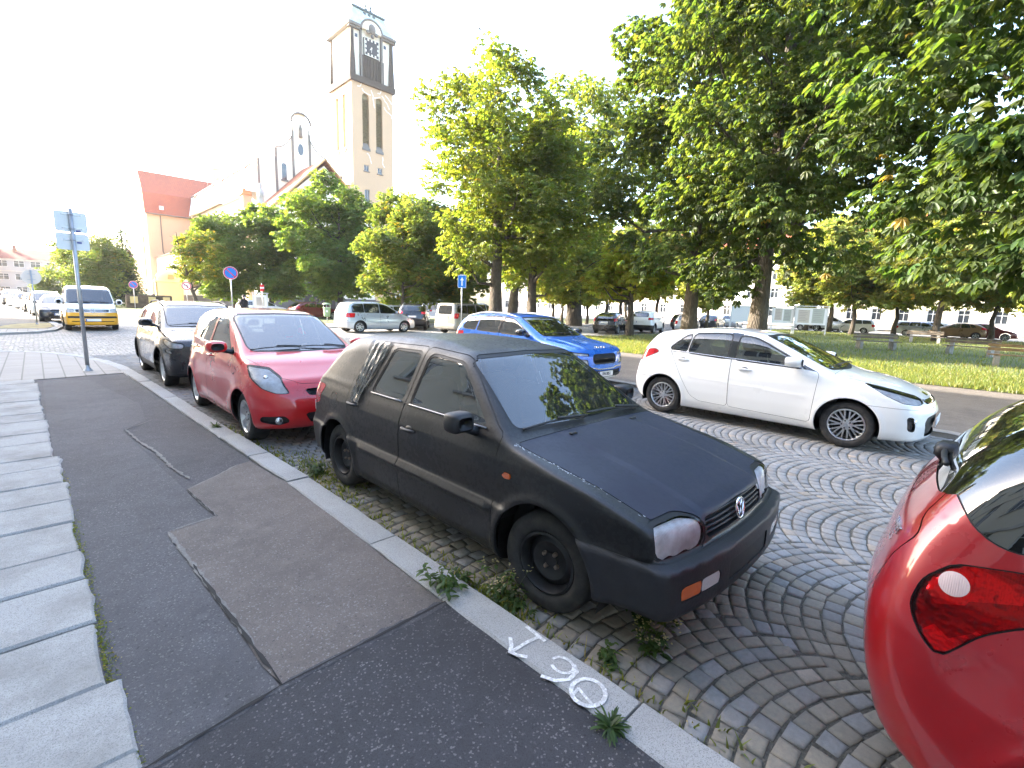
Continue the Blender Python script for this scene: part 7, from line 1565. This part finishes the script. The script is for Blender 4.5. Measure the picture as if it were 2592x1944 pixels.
# ------------------------------------------------------------------ street furniture
def galv(): return plain('galvanised_steel', (.42, .43, .45), .42, .7, var=.15, vscale=8)
def disc_mesh(r, n=36): return [(r * math.cos(2 * math.pi * k / n), r * math.sin(2 * math.pi * k / n)) for k in range(n)]
def rrect(w, h, r, n=6):
    out = []
    for cx, cz, a0 in ((w / 2 - r, h / 2 - r, 0), (-w / 2 + r, h / 2 - r, 90), (-w / 2 + r, -h / 2 + r, 180), (w / 2 - r, -h / 2 + r, 270)):
        for k in range(n + 1): a = R(a0 + 90 * k / n); out.append((cx + r * math.cos(a), cz + r * math.sin(a)))
    return out
def sign_face(parent, z, layers, name='sign_panel', back=True):
    """layers of (poly, material) stacked toward -y (the face), grey back"""
    m = MB(); m.prism([(a, b + z) for a, b in layers[0][0]], -.034, -.03, 'y'); o = m.build(name, layers[0][1], parent)
    for i, (poly, mat) in enumerate(layers[1:]):
        k = MB(); polys = poly if isinstance(poly[0][0], (tuple, list)) else [poly]
        for q in polys: k.prism([(a, b + z) for a, b in q], -.0352 - .0012 * i, -.034 - .0012 * i + .0004, 'y')
        k.build('sign_symbol', mat, o)
    b = MB(); b.prism([(a * .995, c * .995 + z) for a, c in layers[0][0]], -.0295, -.026, 'y'); b.build('sign_back', galv(), o)
    return o
def post(root, h, r=.03, base=True):
    m = MB(); m.tube([(0, 0, -.02), (0, 0, h)], r, 14); m.sphere((0, 0, h), (r, r, r * .5), 12, 6); m.build('post', galv(), root, True)
    if base: m = MB(); m.lathe([(.085, .0), (.08, .02), (.045, .05), (r + .003, .12)], 14); m.build('base_collar', galv(), root, True)
SW = lambda: plain('sign_white', (.80, .80, .80), .35); SB = lambda: plain('sign_blue', (.008, .17, .56), .35); SR = lambda: plain('sign_red', (.60, .02, .03), .35); SK = lambda: plain('sign_black', (.015, .015, .015), .4)
def bar(cx, cz, l, w, ang):
    c, s = math.cos(ang), math.sin(ang); return [(cx + u * c - v * s, cz + u * s + v * c) for u, v in ((-l / 2, -w / 2), (l / 2, -w / 2), (l / 2, w / 2), (-l / 2, w / 2))]
def build_signs():
    # nearest: seen from behind, two plates on one galvanised post
    r = empty('sign_post', (.675, 13.4, .05), R(7), 'galvanised post with two rounded sign plates seen from behind', 'road sign')
    post(r, 3.27, .036)
    for z, h, w in ((3.02, .40, .50), (2.635, .33, .51)):
        m = MB(); m.prism([(a, b + z) for a, b in rrect(w, h, .05)], .045, .049, 'y'); p = m.build('sign_plate', plain('plate_back_grey', (.74, .76, .75), .5, .0, var=.06), r)
        m = MB(); m.prism([(a, b + z) for a, b in rrect(w - .01, h - .01, .045)], .0495, .051, 'y'); m.build('sign_front', SW(), p)
        for dz in ((.14, -.13) if h > .35 else (.03,)):
            c = MB(); c.box(-.15, .16, .036, .0445, z + dz - .013, z + dz + .013); c.tube([(.038 * math.cos(t), .038 * math.sin(t), z + dz) for t in np.linspace(-3.3, .2, 10)], .008, 5); c.build('clamp', galv(), p)
            if dz < .1: s = MB(); s.box(.06, .135, .041, .0447, z + dz - .06, z + dz - .02); s.build('sticker', plain('sticker_blue', (.12, .13, .32), .5), p)
    def circ(name, x, y, z, D, rz, label, kind, group=None):
        r = empty(name, (x, y, .04), rz, label, 'road sign', group); post(r, z + D / 2 - .02, .03); R0 = D / 2; out = disc_mesh(R0)
        if kind == 'nopark': sign_face(r, z, [(out, SW()), (disc_mesh(R0 * .95), SR()), (disc_mesh(R0 * .80), SB()), (bar(0, 0, R0 * 1.64, R0 * .14, R(-45)), SR())])
        elif kind == 'noturn':
            arrow = [bar(.10 * D, -.10 * D, .30 * D, .075 * D, R(90)), bar(-.03 * D, .07 * D, .26 * D, .075 * D, R(160)), [(-.25 * D, .13 * D), (-.10 * D, .23 * D), (-.15 * D, .02 * D)]]
            sign_face(r, z, [(out, SW()), (disc_mesh(R0 * .96), SR()), (disc_mesh(R0 * .78), SW()), (arrow, SK()), (bar(0, 0, R0 * 1.6, R0 * .13, R(-45)), SR())])
        elif kind == 'back':
            m = MB(); m.prism([(a, b + z) for a, b in out], .035, .039, 'y'); p = m.build('sign_plate', plain('plate_back_warm', (.66, .60, .54), .5, .0), r); m = MB(); m.prism([(a * .98, b * .98 + z) for a, b in out], .0395, .041, 'y'); m.build('sign_front', SW(), p)
            for dz in (.14, -.12): c = MB(); c.box(-.14, .14, .03, .0345, z + dz - .012, z + dz + .012); c.build('clamp', galv(), p)
        return r
    circ('road_sign', .0, 33.0, 2.27, .70, 0, 'round sign seen from behind on the far left pavement', 'back')
    circ('road_sign', 6.75, 57.6, 2.45, .70, R(-8), 'smaller distant no parking disc near the dark conifer', 'nopark')
    circ('road_sign', 7.8, 30.0, 2.92, .70, R(-12), 'larger no parking disc standing beside the dark parked car roof', 'nopark')
    circ('road_sign', 9.15, 48.1, 2.40, .70, R(-10), 'round no turn sign with black arrow by the church apse', 'noturn')
    r = empty('road_sign', (16.2, 20.3, .04), R(-38), 'blue one way sign with white arrow on a slim post', 'road sign'); post(r, 3.15, .03); z = 2.82
    arrow = [bar(0, -.07, .30, .07, R(90)), [(-.10, .06), (.10, .06), (0, .23)]]
    sign_face(r, z, [(rrect(.44, .66, .05), SW()), (rrect(.40, .62, .04), SB()), (arrow, SW())])
    p2 = MB(); p2.box(-.1, .1, -.02, .02, 3.16, 3.2); p2.build('bracket', galv(), r)
    # small far post with a red and white band by the person
    r = empty('marker_post', (10.3, 33.0, .04), 0, 'thin dark post with a red and white plate by the church wall', 'post'); post(r, 2.5, .025, False); m = MB(); m.box(-.12, .12, -.035, -.026, 2.05, 2.45); pl = m.build('sign_panel', SR(), r); m = MB(); m.box(-.12, .12, -.038, -.0352, 2.2, 2.3); m.build('sign_stripe', SW(), pl)
def build_furniture():
    # litter bin
    r = empty('litter_bin', (15.0, 34.3, .05), R(-25), 'pale green litter bin hung on a post, left of the silver people carrier', 'litter bin')
    gm = plain('bin_green', (.30, .42, .26), .5, var=.15); m = MB(); m.lathe([(.0, .42), (.19, .42), (.22, .5), (.25, 1.02), (.265, 1.05), (.265, 1.09), (.235, 1.09), (.22, .55), (0, .5)], 20); m.build('bin_body', gm, r, True)
    m = MB(); m.lathe([(.27, 1.30), (.26, 1.36), (.15, 1.40), (0, 1.41)], 20); m.build('lid', gm, r, True); m = MB()
    for a in (.5, 2.6, 4.7): m.tube([(.25 * math.cos(a), .25 * math.sin(a), 1.05), (.26 * math.cos(a), .26 * math.sin(a), 1.33)], .012, 5)
    m.tube([(0, .27, 0), (0, .27, 1.1)], .03, 8); m.build('post', galv(), r); m = MB(); m.box(-.07, .07, -.262, -.245, .75, .9); m.build('label_plate', SW(), r)
    # notice boards on the lawn
    def board(x, y, rz, w, h, label, papers, seed, roofed=True):
        r = empty('notice_board', (x, y, .05), rz, label, 'notice board'); fr = plain('board_frame', (.66, .66, .64), .5); m = MB(); m.box(-w / 2, w / 2, -.03, .03, .85, .85 + h); m.build('panel', plain('board_white', (.80, .80, .78), .6), r)
        for sx in (-1, 1): m = MB(); m.box(sx * w / 2 - .05, sx * w / 2 + .05, -.06, .06, -.05, .95 + h); m.build('post', fr, r)
        m = MB(); m.box(-w / 2 - .12, w / 2 + .12, -.16, .16, .96 + h, 1.02 + h); m.build('cap', fr, r); rg = random.Random(seed)
        for k in range(papers):
            a = -w / 2 + .12 + (w - .24) * (k + .5) / papers; pw = (w - .3) / papers * .42; z0 = .95 + rg.uniform(0, .15) * h; z1 = .85 + h * rg.uniform(.8, .95)
            m = MB(); m.box(a - pw, a + pw, -.036, -.031, z0, z1); p = m.build('notice', plain('notice_paper_%d' % (k % 3), [(.55, .50, .42), (.45, .48, .42), (.66, .60, .55)][k % 3], .7), r)
            m = MB()
            for j in range(7):
                z = z1 - .08 - j * (z1 - z0 - .12) / 7; m.box(a - pw * .8, a + pw * rg.uniform(.3, .8), -.0385, -.0365, z - .012, z + .012)
            m.build('printed_lines', plain('print_grey', (.25, .2, .2), .7), p)
    board(45.6, 16.0, R(-72 + 12), 3.0, 1.45, 'blank white notice board furthest left of the lawn row', 0, 1)
    board(46.4, 13.5, R(-72), 1.6, 1.35, 'narrow notice board with grey-green papers, middle of the lawn row', 2, 2)
    board(46.6, 11.4, R(-76), 2.3, 1.4, 'wide notice board with printed sheets, right end of the lawn row', 2, 3)
    board(13.0, 42.2, R(-16), 1.0, 1.0, 'small white notice panel on the church plinth behind the person', 1, 4)
    # benches: slatted seat and backrest on concrete ends
    wood = plain('weathered_wood', (.17, .135, .10), .85, var=.35, vscale=5, bump=.3); con = plain('bench_concrete', (.30, .285, .26), .9, var=.3)
    def bench(x, y, rz, label, wd=wood):
        r = empty('park_bench', (x, y, .06), rz, label, 'bench')
        for sx in (-1, 1):
            m = MB(); m.prism([(-.32, 0), (.26, 0), (.26, .30), (.20, .40), (-.18, .40), (-.28, .82), (-.38, .82), (-.32, .40)], sx * .72 - .07, sx * .72 + .07, 'x'); m.build('leg', con, r)
        m = MB()
        for k in range(3): m.box(-.98, .98, -.16 + k * .15, -.04 + k * .15, .405, .445)
        m.build('seat', wd, r); m = MB()
        for z, yy in ((.56, -.20), (.70, -.235)): m.box(-.98, .98, yy - .03, yy + .01, z, z + .11)
        m.build('backrest', wd, r)
    bench(30.7, 4.4, R(118), 'dark wooden bench, left one on the lawn behind the white car', wood); bench(31.0, .9, R(78), 'dark wooden bench in the middle of the lawn, between two others')
    bench(25.2, -.75, R(95), 'light brown slatted bench cut by the right edge', plain('tan_wood', (.30, .19, .09), .8, var=.25, vscale=5)); bench(43.5, 3.6, R(100), 'most distant bench, small and pale across the lawn')
    # low wall with timber boards by the conifer
    r = empty('hedge_wall', (9.6, 70.2, .05), R(4), 'low brownish hedge wall under the dark conifer', 'wall'); m = MB(); m.rbox(-2.2, 2.2, -.3, .3, 0, 1.5, .1); m.build('boards', plain('brown_hedge', (.085, .06, .035), .9, var=.5, vscale=2.5, bump=.8, bscale=14), r)
    for sx in (-1.5, .2, 1.6): m = MB(); m.box(sx - .35, sx + .35, -.34, -.305, .55, 1.3); m.build('poster', plain('poster_ochre', (.62, .48, .2), .7), r)
    # bird in flight
    m = MB(); V = [(0, .28, 0), (0, -.30, 0), (.06, 0, .0), (-.06, 0, 0), (.55, .02, .16), (.42, -.14, .12), (-.6, .08, .05), (-.45, -.12, .05), (0, 0, -.07)]
    m.sphere((0, 0, 0), (.07, .26, .07), 8, 6); m.add([(.03, .12, .02), (.03, -.1, .02), (.35, -.02, .17), (.33, .12, .17)], [(0, 1, 2, 3)]); m.add([(.33, .12, .17), (.35, -.02, .17), (.75, -.12, .05)], [(0, 1, 2)]); m.add([(-.03, .12, .02), (-.33, .12, .17), (-.35, -.02, .17), (-.03, -.1, .02)], [(0, 1, 2, 3)]); m.add([(-.33, .12, .17), (-.75, -.12, .05), (-.35, -.02, .17)], [(0, 1, 2)]); m.add([(.03, -.2, 0), (-.03, -.2, 0), (-.1, -.42, 0), (.1, -.42, 0)], [(0, 1, 2, 3)]); m.sphere((0, .28, .02), (.05, .07, .05), 6, 5)
    o = m.build('bird', plain('bird_grey', (.10, .10, .11), .8)); o.location = (38.6, 45.9, 32.4); o.rotation_euler = (R(20), R(55), R(-40)); o.scale = (1.25,) * 3; tag(o, 'grey bird with spread wings gliding in the white sky', 'bird')
def build_person():
    r = empty('person', (9.6, 34.4, .05), R(200), 'person in black coat walking by the church wall, head bowed', 'person')
    me = bpy.data.meshes.new('body'); V = [(0, 0, .98), (0, 0, 1.2), (0, .02, 1.42), (0, .04, 1.52), (0, .07, 1.66), (.20, .02, 1.41), (.27, .0, 1.14), (.25, .16, .92), (-.20, .02, 1.41), (-.27, -.02, 1.14), (-.26, .06, .90), (.10, 0, .92), (.11, .12, .50), (.10, .02, .09), (.10, .16, .05), (-.10, 0, .92), (-.11, -.05, .50), (-.10, -.2, .12), (-.10, -.08, .05), (.24, .22, .84), (-.25, .1, .81)]
    E = [(0, 1), (1, 2), (2, 3), (3, 4), (2, 5), (5, 6), (6, 7), (7, 19), (2, 8), (8, 9), (9, 10), (10, 20), (0, 11), (11, 12), (12, 13), (13, 14), (0, 15), (15, 16), (16, 17), (17, 18)]
    rad = [.15, .14, .16, .06, .105, .075, .052, .036, .075, .052, .036, .095, .068, .045, .04, .095, .068, .045, .04, .03, .03]
    me.from_pydata(V, E, []); o = bpy.data.objects.new('body', me); COL.objects.link(o); o.parent = r
    md = o.modifiers.new('skin', 'SKIN'); me.skin_vertices[0].data[0].use_root = True
    for i, q in enumerate(rad): me.skin_vertices[0].data[i].radius = (q, q * .85)
    o.modifiers.new('sub', 'SUBSURF').render_levels = 1
    cloth = plain('black_coat', (.012, .012, .014), .85); me.materials.append(cloth); md.use_smooth_shade = True
    dg = bpy.context.evaluated_depsgraph_get(); me2 = bpy.data.meshes.new_from_object(o.evaluated_get(dg)); skin = plain('skin', (.48, .30, .22), .6); me2.materials.clear(); me2.materials.append(cloth); me2.materials.append(skin)
    for p in me2.polygons:
        c = p.center
        if c.z > 1.535 or (c.z < .875 and abs(c.x) > .2): p.material_index = 1
    o.modifiers.clear(); o.data = me2
    m = MB(); m.sphere((0, .05, 1.70), (.098, .115, .10), 12, 8); m.build('hair', plain('dark_hair', (.02, .015, .012), .8), r, True); m = MB(); m.sphere((0, .155, 1.615), (.06, .035, .05), 10, 6); m.build('face_mask', plain('pale_cloth', (.6, .6, .6), .8), r, True)
    m = MB(); m.lathe([(.235, .62), (.225, .9), (.19, 1.1), (.20, 1.25), (.2, 1.34)], 16); 
    for i, (x, y, z) in enumerate(m.V): m.V[i] = (x, y * .68 + .01, z)
    m.build('coat', cloth, r, True)
def weed(name, x, y, z, label, seed, kind):
    rg = random.Random(seed); V = []; Q = []; C = []
    def leafstrip(px, py, pz, a, l, w, rise, fall, col):
        n = 4; b = len(V)
        for k in range(n + 1):
            t = k / n; ww = w * math.sin(math.pi * (.12 + .83 * t)) * (1 + .35 * (k % 2)); r_ = l * t; hh = pz + rise * t - fall * t * t
            for s in (-1, 1): V.append((px + r_ * math.cos(a) - s * ww * math.sin(a), py + r_ * math.sin(a) + s * ww * math.cos(a), hh)); C.append(col)
        for k in range(n): Q.append((b + 2 * k, b + 2 * k + 1, b + 2 * k + 3, b + 2 * k + 2))
    if kind == 'rosette':
        for k in range(90): g = rg.uniform(.7, 1.4); leafstrip(rg.gauss(0, .008), rg.gauss(0, .008), .002, rg.uniform(0, 6.28), rg.uniform(.04, .13), rg.uniform(.004, .009), rg.uniform(.03, .11), rg.uniform(.02, .10), (.055 * g, .095 * g, .035 * g))
    else:
        for k in range(16):
            g = rg.uniform(.7, 1.3); a = rg.uniform(0, 6.28); h = rg.uniform(.06, .20) if kind == 'stem' else rg.uniform(.03, .10); bx, by = rg.gauss(0, .03), rg.gauss(0, .03); px, py = bx + .5 * h * math.cos(a), by + .5 * h * math.sin(a)
            n = 3; b = len(V)
            for q in range(n + 1):
                t = q / n
                for s in (-1, 1): V.append((bx + (px - bx) * t - s * .0016 * math.sin(a), by + (py - by) * t + s * .0016 * math.cos(a), h * t)); C.append((.11, .12, .05))
            for q in range(n): Q.append((b + 2 * q, b + 2 * q + 1, b + 2 * q + 3, b + 2 * q + 2))
            for q in range(7): t = rg.uniform(.15, 1); leafstrip(bx + (px - bx) * t, by + (py - by) * t, h * t, rg.uniform(0, 6.28), rg.uniform(.02, .05), rg.uniform(.004, .009), .01, .02, (.06 * g, .10 * g, .035 * g))
            if kind == 'stem':
                for q in range(6): leafstrip(px + rg.gauss(0, .012), py + rg.gauss(0, .012), h + rg.gauss(0, .012), rg.uniform(0, 6.28), .010, .004, .003, 0, (.42, .38, .28))
    o = fast_mesh(name, np.array(V), np.array(Q), leaf_mat('leaf', None), cols=np.array(C), loc=(x, y, z)); tag(o, label, 'weed'); return o
def build_weeds():
    weed('weed_plant', 1.475, .87, .05, 'leafy green rosette weed in the kerb joint below the painted ring', 1, 'rosette').scale = (.72,) * 3
    weed('weed_plant', 1.55, 2.05, .05, 'thistly weed sprawling over the chipped kerb joint', 2, 'sprawl').scale = (1.3,) * 3
    weed('weed_plant', 1.70, 2.10, .0, 'small leafy weed at the corner of the kerb joint by the gutter', 12, 'sprawl')
    weed('weed_plant', 1.80, 1.86, -.01, 'flowering weed tuft growing against the black car front tyre', 3, 'stem').scale = (1.25,) * 3
    weed('weed_plant', 1.76, 1.72, -.01, 'low leafy weed between the setts under the front tyre', 4, 'sprawl')
    weed('weed_plant', 2.05, 1.02, -.01, 'dry stalked weed below the black car bumper corner', 5, 'stem').scale = (1.1,) * 3
    weed('weed_plant', 2.2, 1.15, -.01, 'thin seed stalks further under the black bumper', 6, 'stem')
    weed('weed_plant', 1.83, 1.12, -.01, 'yellowish grass tuft by the painted arrow in the setts', 7, 'sprawl')
    weed('weed_plant', 1.82, 4.55, -.01, 'grassy tuft beside the black car rear tyre', 8, 'sprawl').scale = (1.5,) * 3
    weed('weed_plant', 1.50, 6.80, .05, 'small dark weed on the kerb beside the red hatchback', 9, 'rosette').scale = (.8,) * 3
    rg = random.Random(77); 
    for k in range(9):
        pass
def build_cars():
    def car(sp, h, name, label, x, y, rz, sc=1.0, detail=2, group=None):
        r, b, m = build_car(sp, h, name, label, group, detail); place_car(r, x, y, rz, sc); return r
    D = R(90)
    car(spec_black(), .022, 'hatchback', 'worn matt black hatchback with a plastic sheet over its rear quarter window', 2.665, .79, D)
    car(spec_red(), .026, 'hatchback', 'bright red hatchback with large clear headlights parked behind the black car', 2.46, 5.42, D)
    car(spec_white(), .024, 'hatchback', 'clean white hatchback with alloy wheels parked across the setts', 8.15, .41, D)
    car(spec_blue(), .026, 'off_road_car', 'blue crossover with silver roof rails parked behind the white hatchback', 8.28, 5.6, D)
    car(spec_redclose(), .022, 'hatchback', 'dark red car cut off by the right edge, tail lamp and rear corner nearest', 2.645, .25 - 3.755, D)
    car(spec_darksuv(), .03, 'off_road_car', 'dark brown-black crossover parked behind the red hatchback by the kerb', 2.42, 9.95, D)
    sp, Y = spec_van(); sp['feat'].append(ft('lower', lambda V, N: V[:, 2] - .80, None)); sp['parts'].append(pt('lower', 'lower_panel', Y, label='yellow lower half of the van')); car(sp, .04, 'van', 'white van with yellow lower half facing the junction', 1.78, 28.0, D)
    silver = paint('silver_paint', (.50, .53, .57), .3, .6, 1.0, .05)
    car(spec_simple(silver, 'mpv'), .04, 'people_carrier', 'silver people carrier seen side-on across the cross street', 15.75, 24.6, R(180), 1.0, 1)
    car(spec_simple(paint('beige_paint', (.31, .285, .235), .3, .35, 1.0, .06), 'courier'), .04, 'van', 'beige small van with roof rails, its back turned this way', 20.4, 22.75, R(190), 1.0, 1)
    grey = paint('dark_grey_paint', (.045, .047, .052), .3, .4, 1.0, .05); black = paint('black_paint', (.012, .012, .014), .25, .2, 1.0, .05); wht = paint('white_paint', (.84, .84, .825), .3, 0.0, 1.0, .05); maroon = paint('maroon_paint', (.13, .012, .014), .3, .2, 1.0, .05); bronze = paint('bronze_paint', (.30, .19, .10), .3, .5, 1.0, .05)
    protos = {}
    def far(kind, mat, name, label, x, y, rz, sc=1.0, group=None, res=.055):
        key = kind
        if key not in protos:
            r, b, m = build_car(spec_simple(mat, kind), res, name, label, group, 0); protos[key] = (r, mat); first = True
        else: r = copy_tree(protos[key][0]); first = False
        base = protos[key][1]
        if not first:
            def rec(o):
                for ch in o.children:
                    for sl in ch.material_slots:
                        if sl.material == base: sl.link = 'OBJECT'; sl.material = mat
                    rec(ch)
            rec(r)
        r.name = name; tag(r, label, 'car', group)
        if group is None and 'group' in r: del r['group']
        place_car(r, x, y, rz, sc); return r
    far('hatch', black, 'hatchback', 'black hatchback across the cross street behind the blue crossover', 31.2, 20.1, R(198))
    far('hatch', grey, 'hatchback', 'dark grey hatchback tucked behind the white and yellow van', .95, 35.5, D)
    far('hatch', maroon, 'hatchback', 'dark maroon car by the church steps, behind the green litter bin', 19.4, 42.2, R(185))
    far('estate', silver, 'estate_car', 'silver estate car right of the white off-roader, by the young tree', 39.2, 18.4, R(200))
    far('estate', wht, 'estate_car', 'dark car painted white for its sunlit roof, mostly hidden by the red hatchback roof', 16.6, 46.6, R(185))  # dark car in white paint: sun on its roof put into the colour
    far('suv', wht, 'off_road_car', 'white off-roader behind the young chestnut trunk', 34.8, 19.3, R(196))
    far('suv', black, 'off_road_car', 'black car tail between the silver people carrier and the beige van', 19.0, 28.7, R(232))
    far('mpv', wht, 'people_carrier', 'white people carrier far behind the beige van', 31.4, 34.0, R(190), 1.1)
    far('estate', silver, 'estate_car', 'silver car behind the bonnet of the people carrier, under the rusty tree', 20.8, 31.2, R(190))
    far('hatch', grey, 'hatchback', 'dark hatchback between the thick trunks, left of the notice boards', 49.5, 20.4, R(190))
    far('hatch', silver, 'hatchback', 'silver hatchback just right of the forked trunk', 57.5, 21.6, R(190))
    far('estate', black, 'estate_car', 'dark car right behind the black hatchback', 35.5, 23.0, R(200))
    far('estate', grey, 'estate_car', 'grey estate car past the silver one, between the trunks', 45.0, 21.0, R(190))
    for i, (k, m, x, y, l) in enumerate((('estate', wht, 61.2, 11.2, 'white estate car beyond the lawn right of the notice boards'), ('suv', silver, 61.3, 8.6, 'silver off-roader beyond the left bench'), ('hatch', wht, 61.4, 5.2, 'white hatchback beyond the lawn between the benches'), ('estate', silver, 61.2, 1.2, 'silver estate beyond the right bench'), ('hatch', bronze, 61.0, 3.0, 'bronze car shining beyond the lawn near the right edge'), ('hatch', maroon, 61.2, -3.2, 'dark maroon car at the far right edge beyond the lawn'), ('hatch', silver, 61.5, 14.6, 'silver hatchback behind the notice board legs'))):
        far(k, m, 'parked_car', l, x - 4 if False else x, y + 2, R(90) if i % 2 else R(-90) + 0)
    for i, (k, m, x, y, l) in enumerate((('mpv', wht, .7, 43.5, 'white people carrier two places behind the yellow and white van'), ('hatch', black, .25, 50.5, 'black car third behind the van on the left street'), ('estate', silver, -.35, 58, 'silver estate fourth behind the van on the left street'), ('hatch', wht, -.9, 65.5, 'white hatchback fifth behind the van on the left street'), ('suv', grey, -1.5, 73, 'grey off-roader sixth behind the van on the left street'), ('estate', wht, -2.2, 81, 'last small white car at the far end of the left street'))):
        far(k, m, 'parked_car', l, x, y, R(93), 1.0, None)
def main():
    build_ground(); build_church(); build_houses(); build_trees(); build_signs(); build_furniture(); build_person(); build_weeds(); build_cars()
import time as _t
_t0 = _t.time()
main()
print('BUILD', round(_t.time() - _t0, 1), flush=True)
def setup_cam():
    cam = bpy.data.cameras.new('camera'); o = bpy.data.objects.new('camera', cam); COL.objects.link(o)
    pitch, roll, yaw, h = .162200, .0323423, .7820863, 1.6896
    d = Vector((math.sin(yaw) * math.cos(pitch), math.cos(yaw) * math.cos(pitch), -math.sin(pitch)))
    r = Vector((math.cos(yaw), -math.sin(yaw), 0)); u = r.cross(d)
    c, s = math.cos(roll), math.sin(roll); r2 = c * r + s * u; u2 = -s * r + c * u
    M = Matrix((r2, u2, -d)).transposed().to_4x4(); M.translation = Vector((0, 0, h)); o.matrix_world = M
    cam.sensor_width = 36; cam.lens = 36 * 1211.686 / 2592; cam.clip_start = .05; cam.clip_end = 3000
    SC.camera = o
def setup_light(el=33, az=-67, sky=.10, sun=3.2, exposure=1.2):
    """az: compass angle of the sun from +Y towards +X"""
    w = bpy.data.worlds.new('World'); SC.world = w; w.use_nodes = True; t = w.node_tree; bg = t.nodes['Background']
    sk = t.nodes.new('ShaderNodeTexSky'); sk.sky_type = 'NISHITA'; sk.sun_disc = False; sk.sun_elevation = R(el); sk.sun_rotation = R(az); sk.dust_density = 3.2; sk.air_density = 1.0; sk.ozone_density = 1.0
    t.links.new(sk.outputs[0], bg.inputs[0]); bg.inputs[1].default_value = sky
    l = bpy.data.lights.new('sun', 'SUN'); l.energy = sun; l.angle = R(.53); l.color = (1, .92, .80); o = bpy.data.objects.new('sun', l); COL.objects.link(o)
    d = Vector((math.sin(R(az)) * math.cos(R(el)), math.cos(R(az)) * math.cos(R(el)), math.sin(R(el)))); o.rotation_euler = d.to_track_quat('Z', 'Y').to_euler(); o.location = (-30, 40, 60)
    SC.view_settings.view_transform = 'Standard'; SC.view_settings.look = 'None'; SC.view_settings.exposure = exposure; SC.view_settings.gamma = 1.0
def build_glare_haze(d, an):  # thin air volume added to give the lens glare and lifted shadows
    m = MB(); m.box(-111, 191, -61, 191, -1.3, 60); t = NT('glare_haze_air'); v = t.n('ShaderNodeVolumePrincipled', Density=d, Anisotropy=an); v.inputs['Color'].default_value = (.95, .96, 1, 1); t.t.links.new(v.outputs[0], t.out.inputs['Volume'])
    o = m.build('glare_haze', t.m); o['kind'] = 'stuff'
build_glare_haze(.00022, .5)
setup_cam(); setup_light(25, -30, .15, 3.8, 3.1)
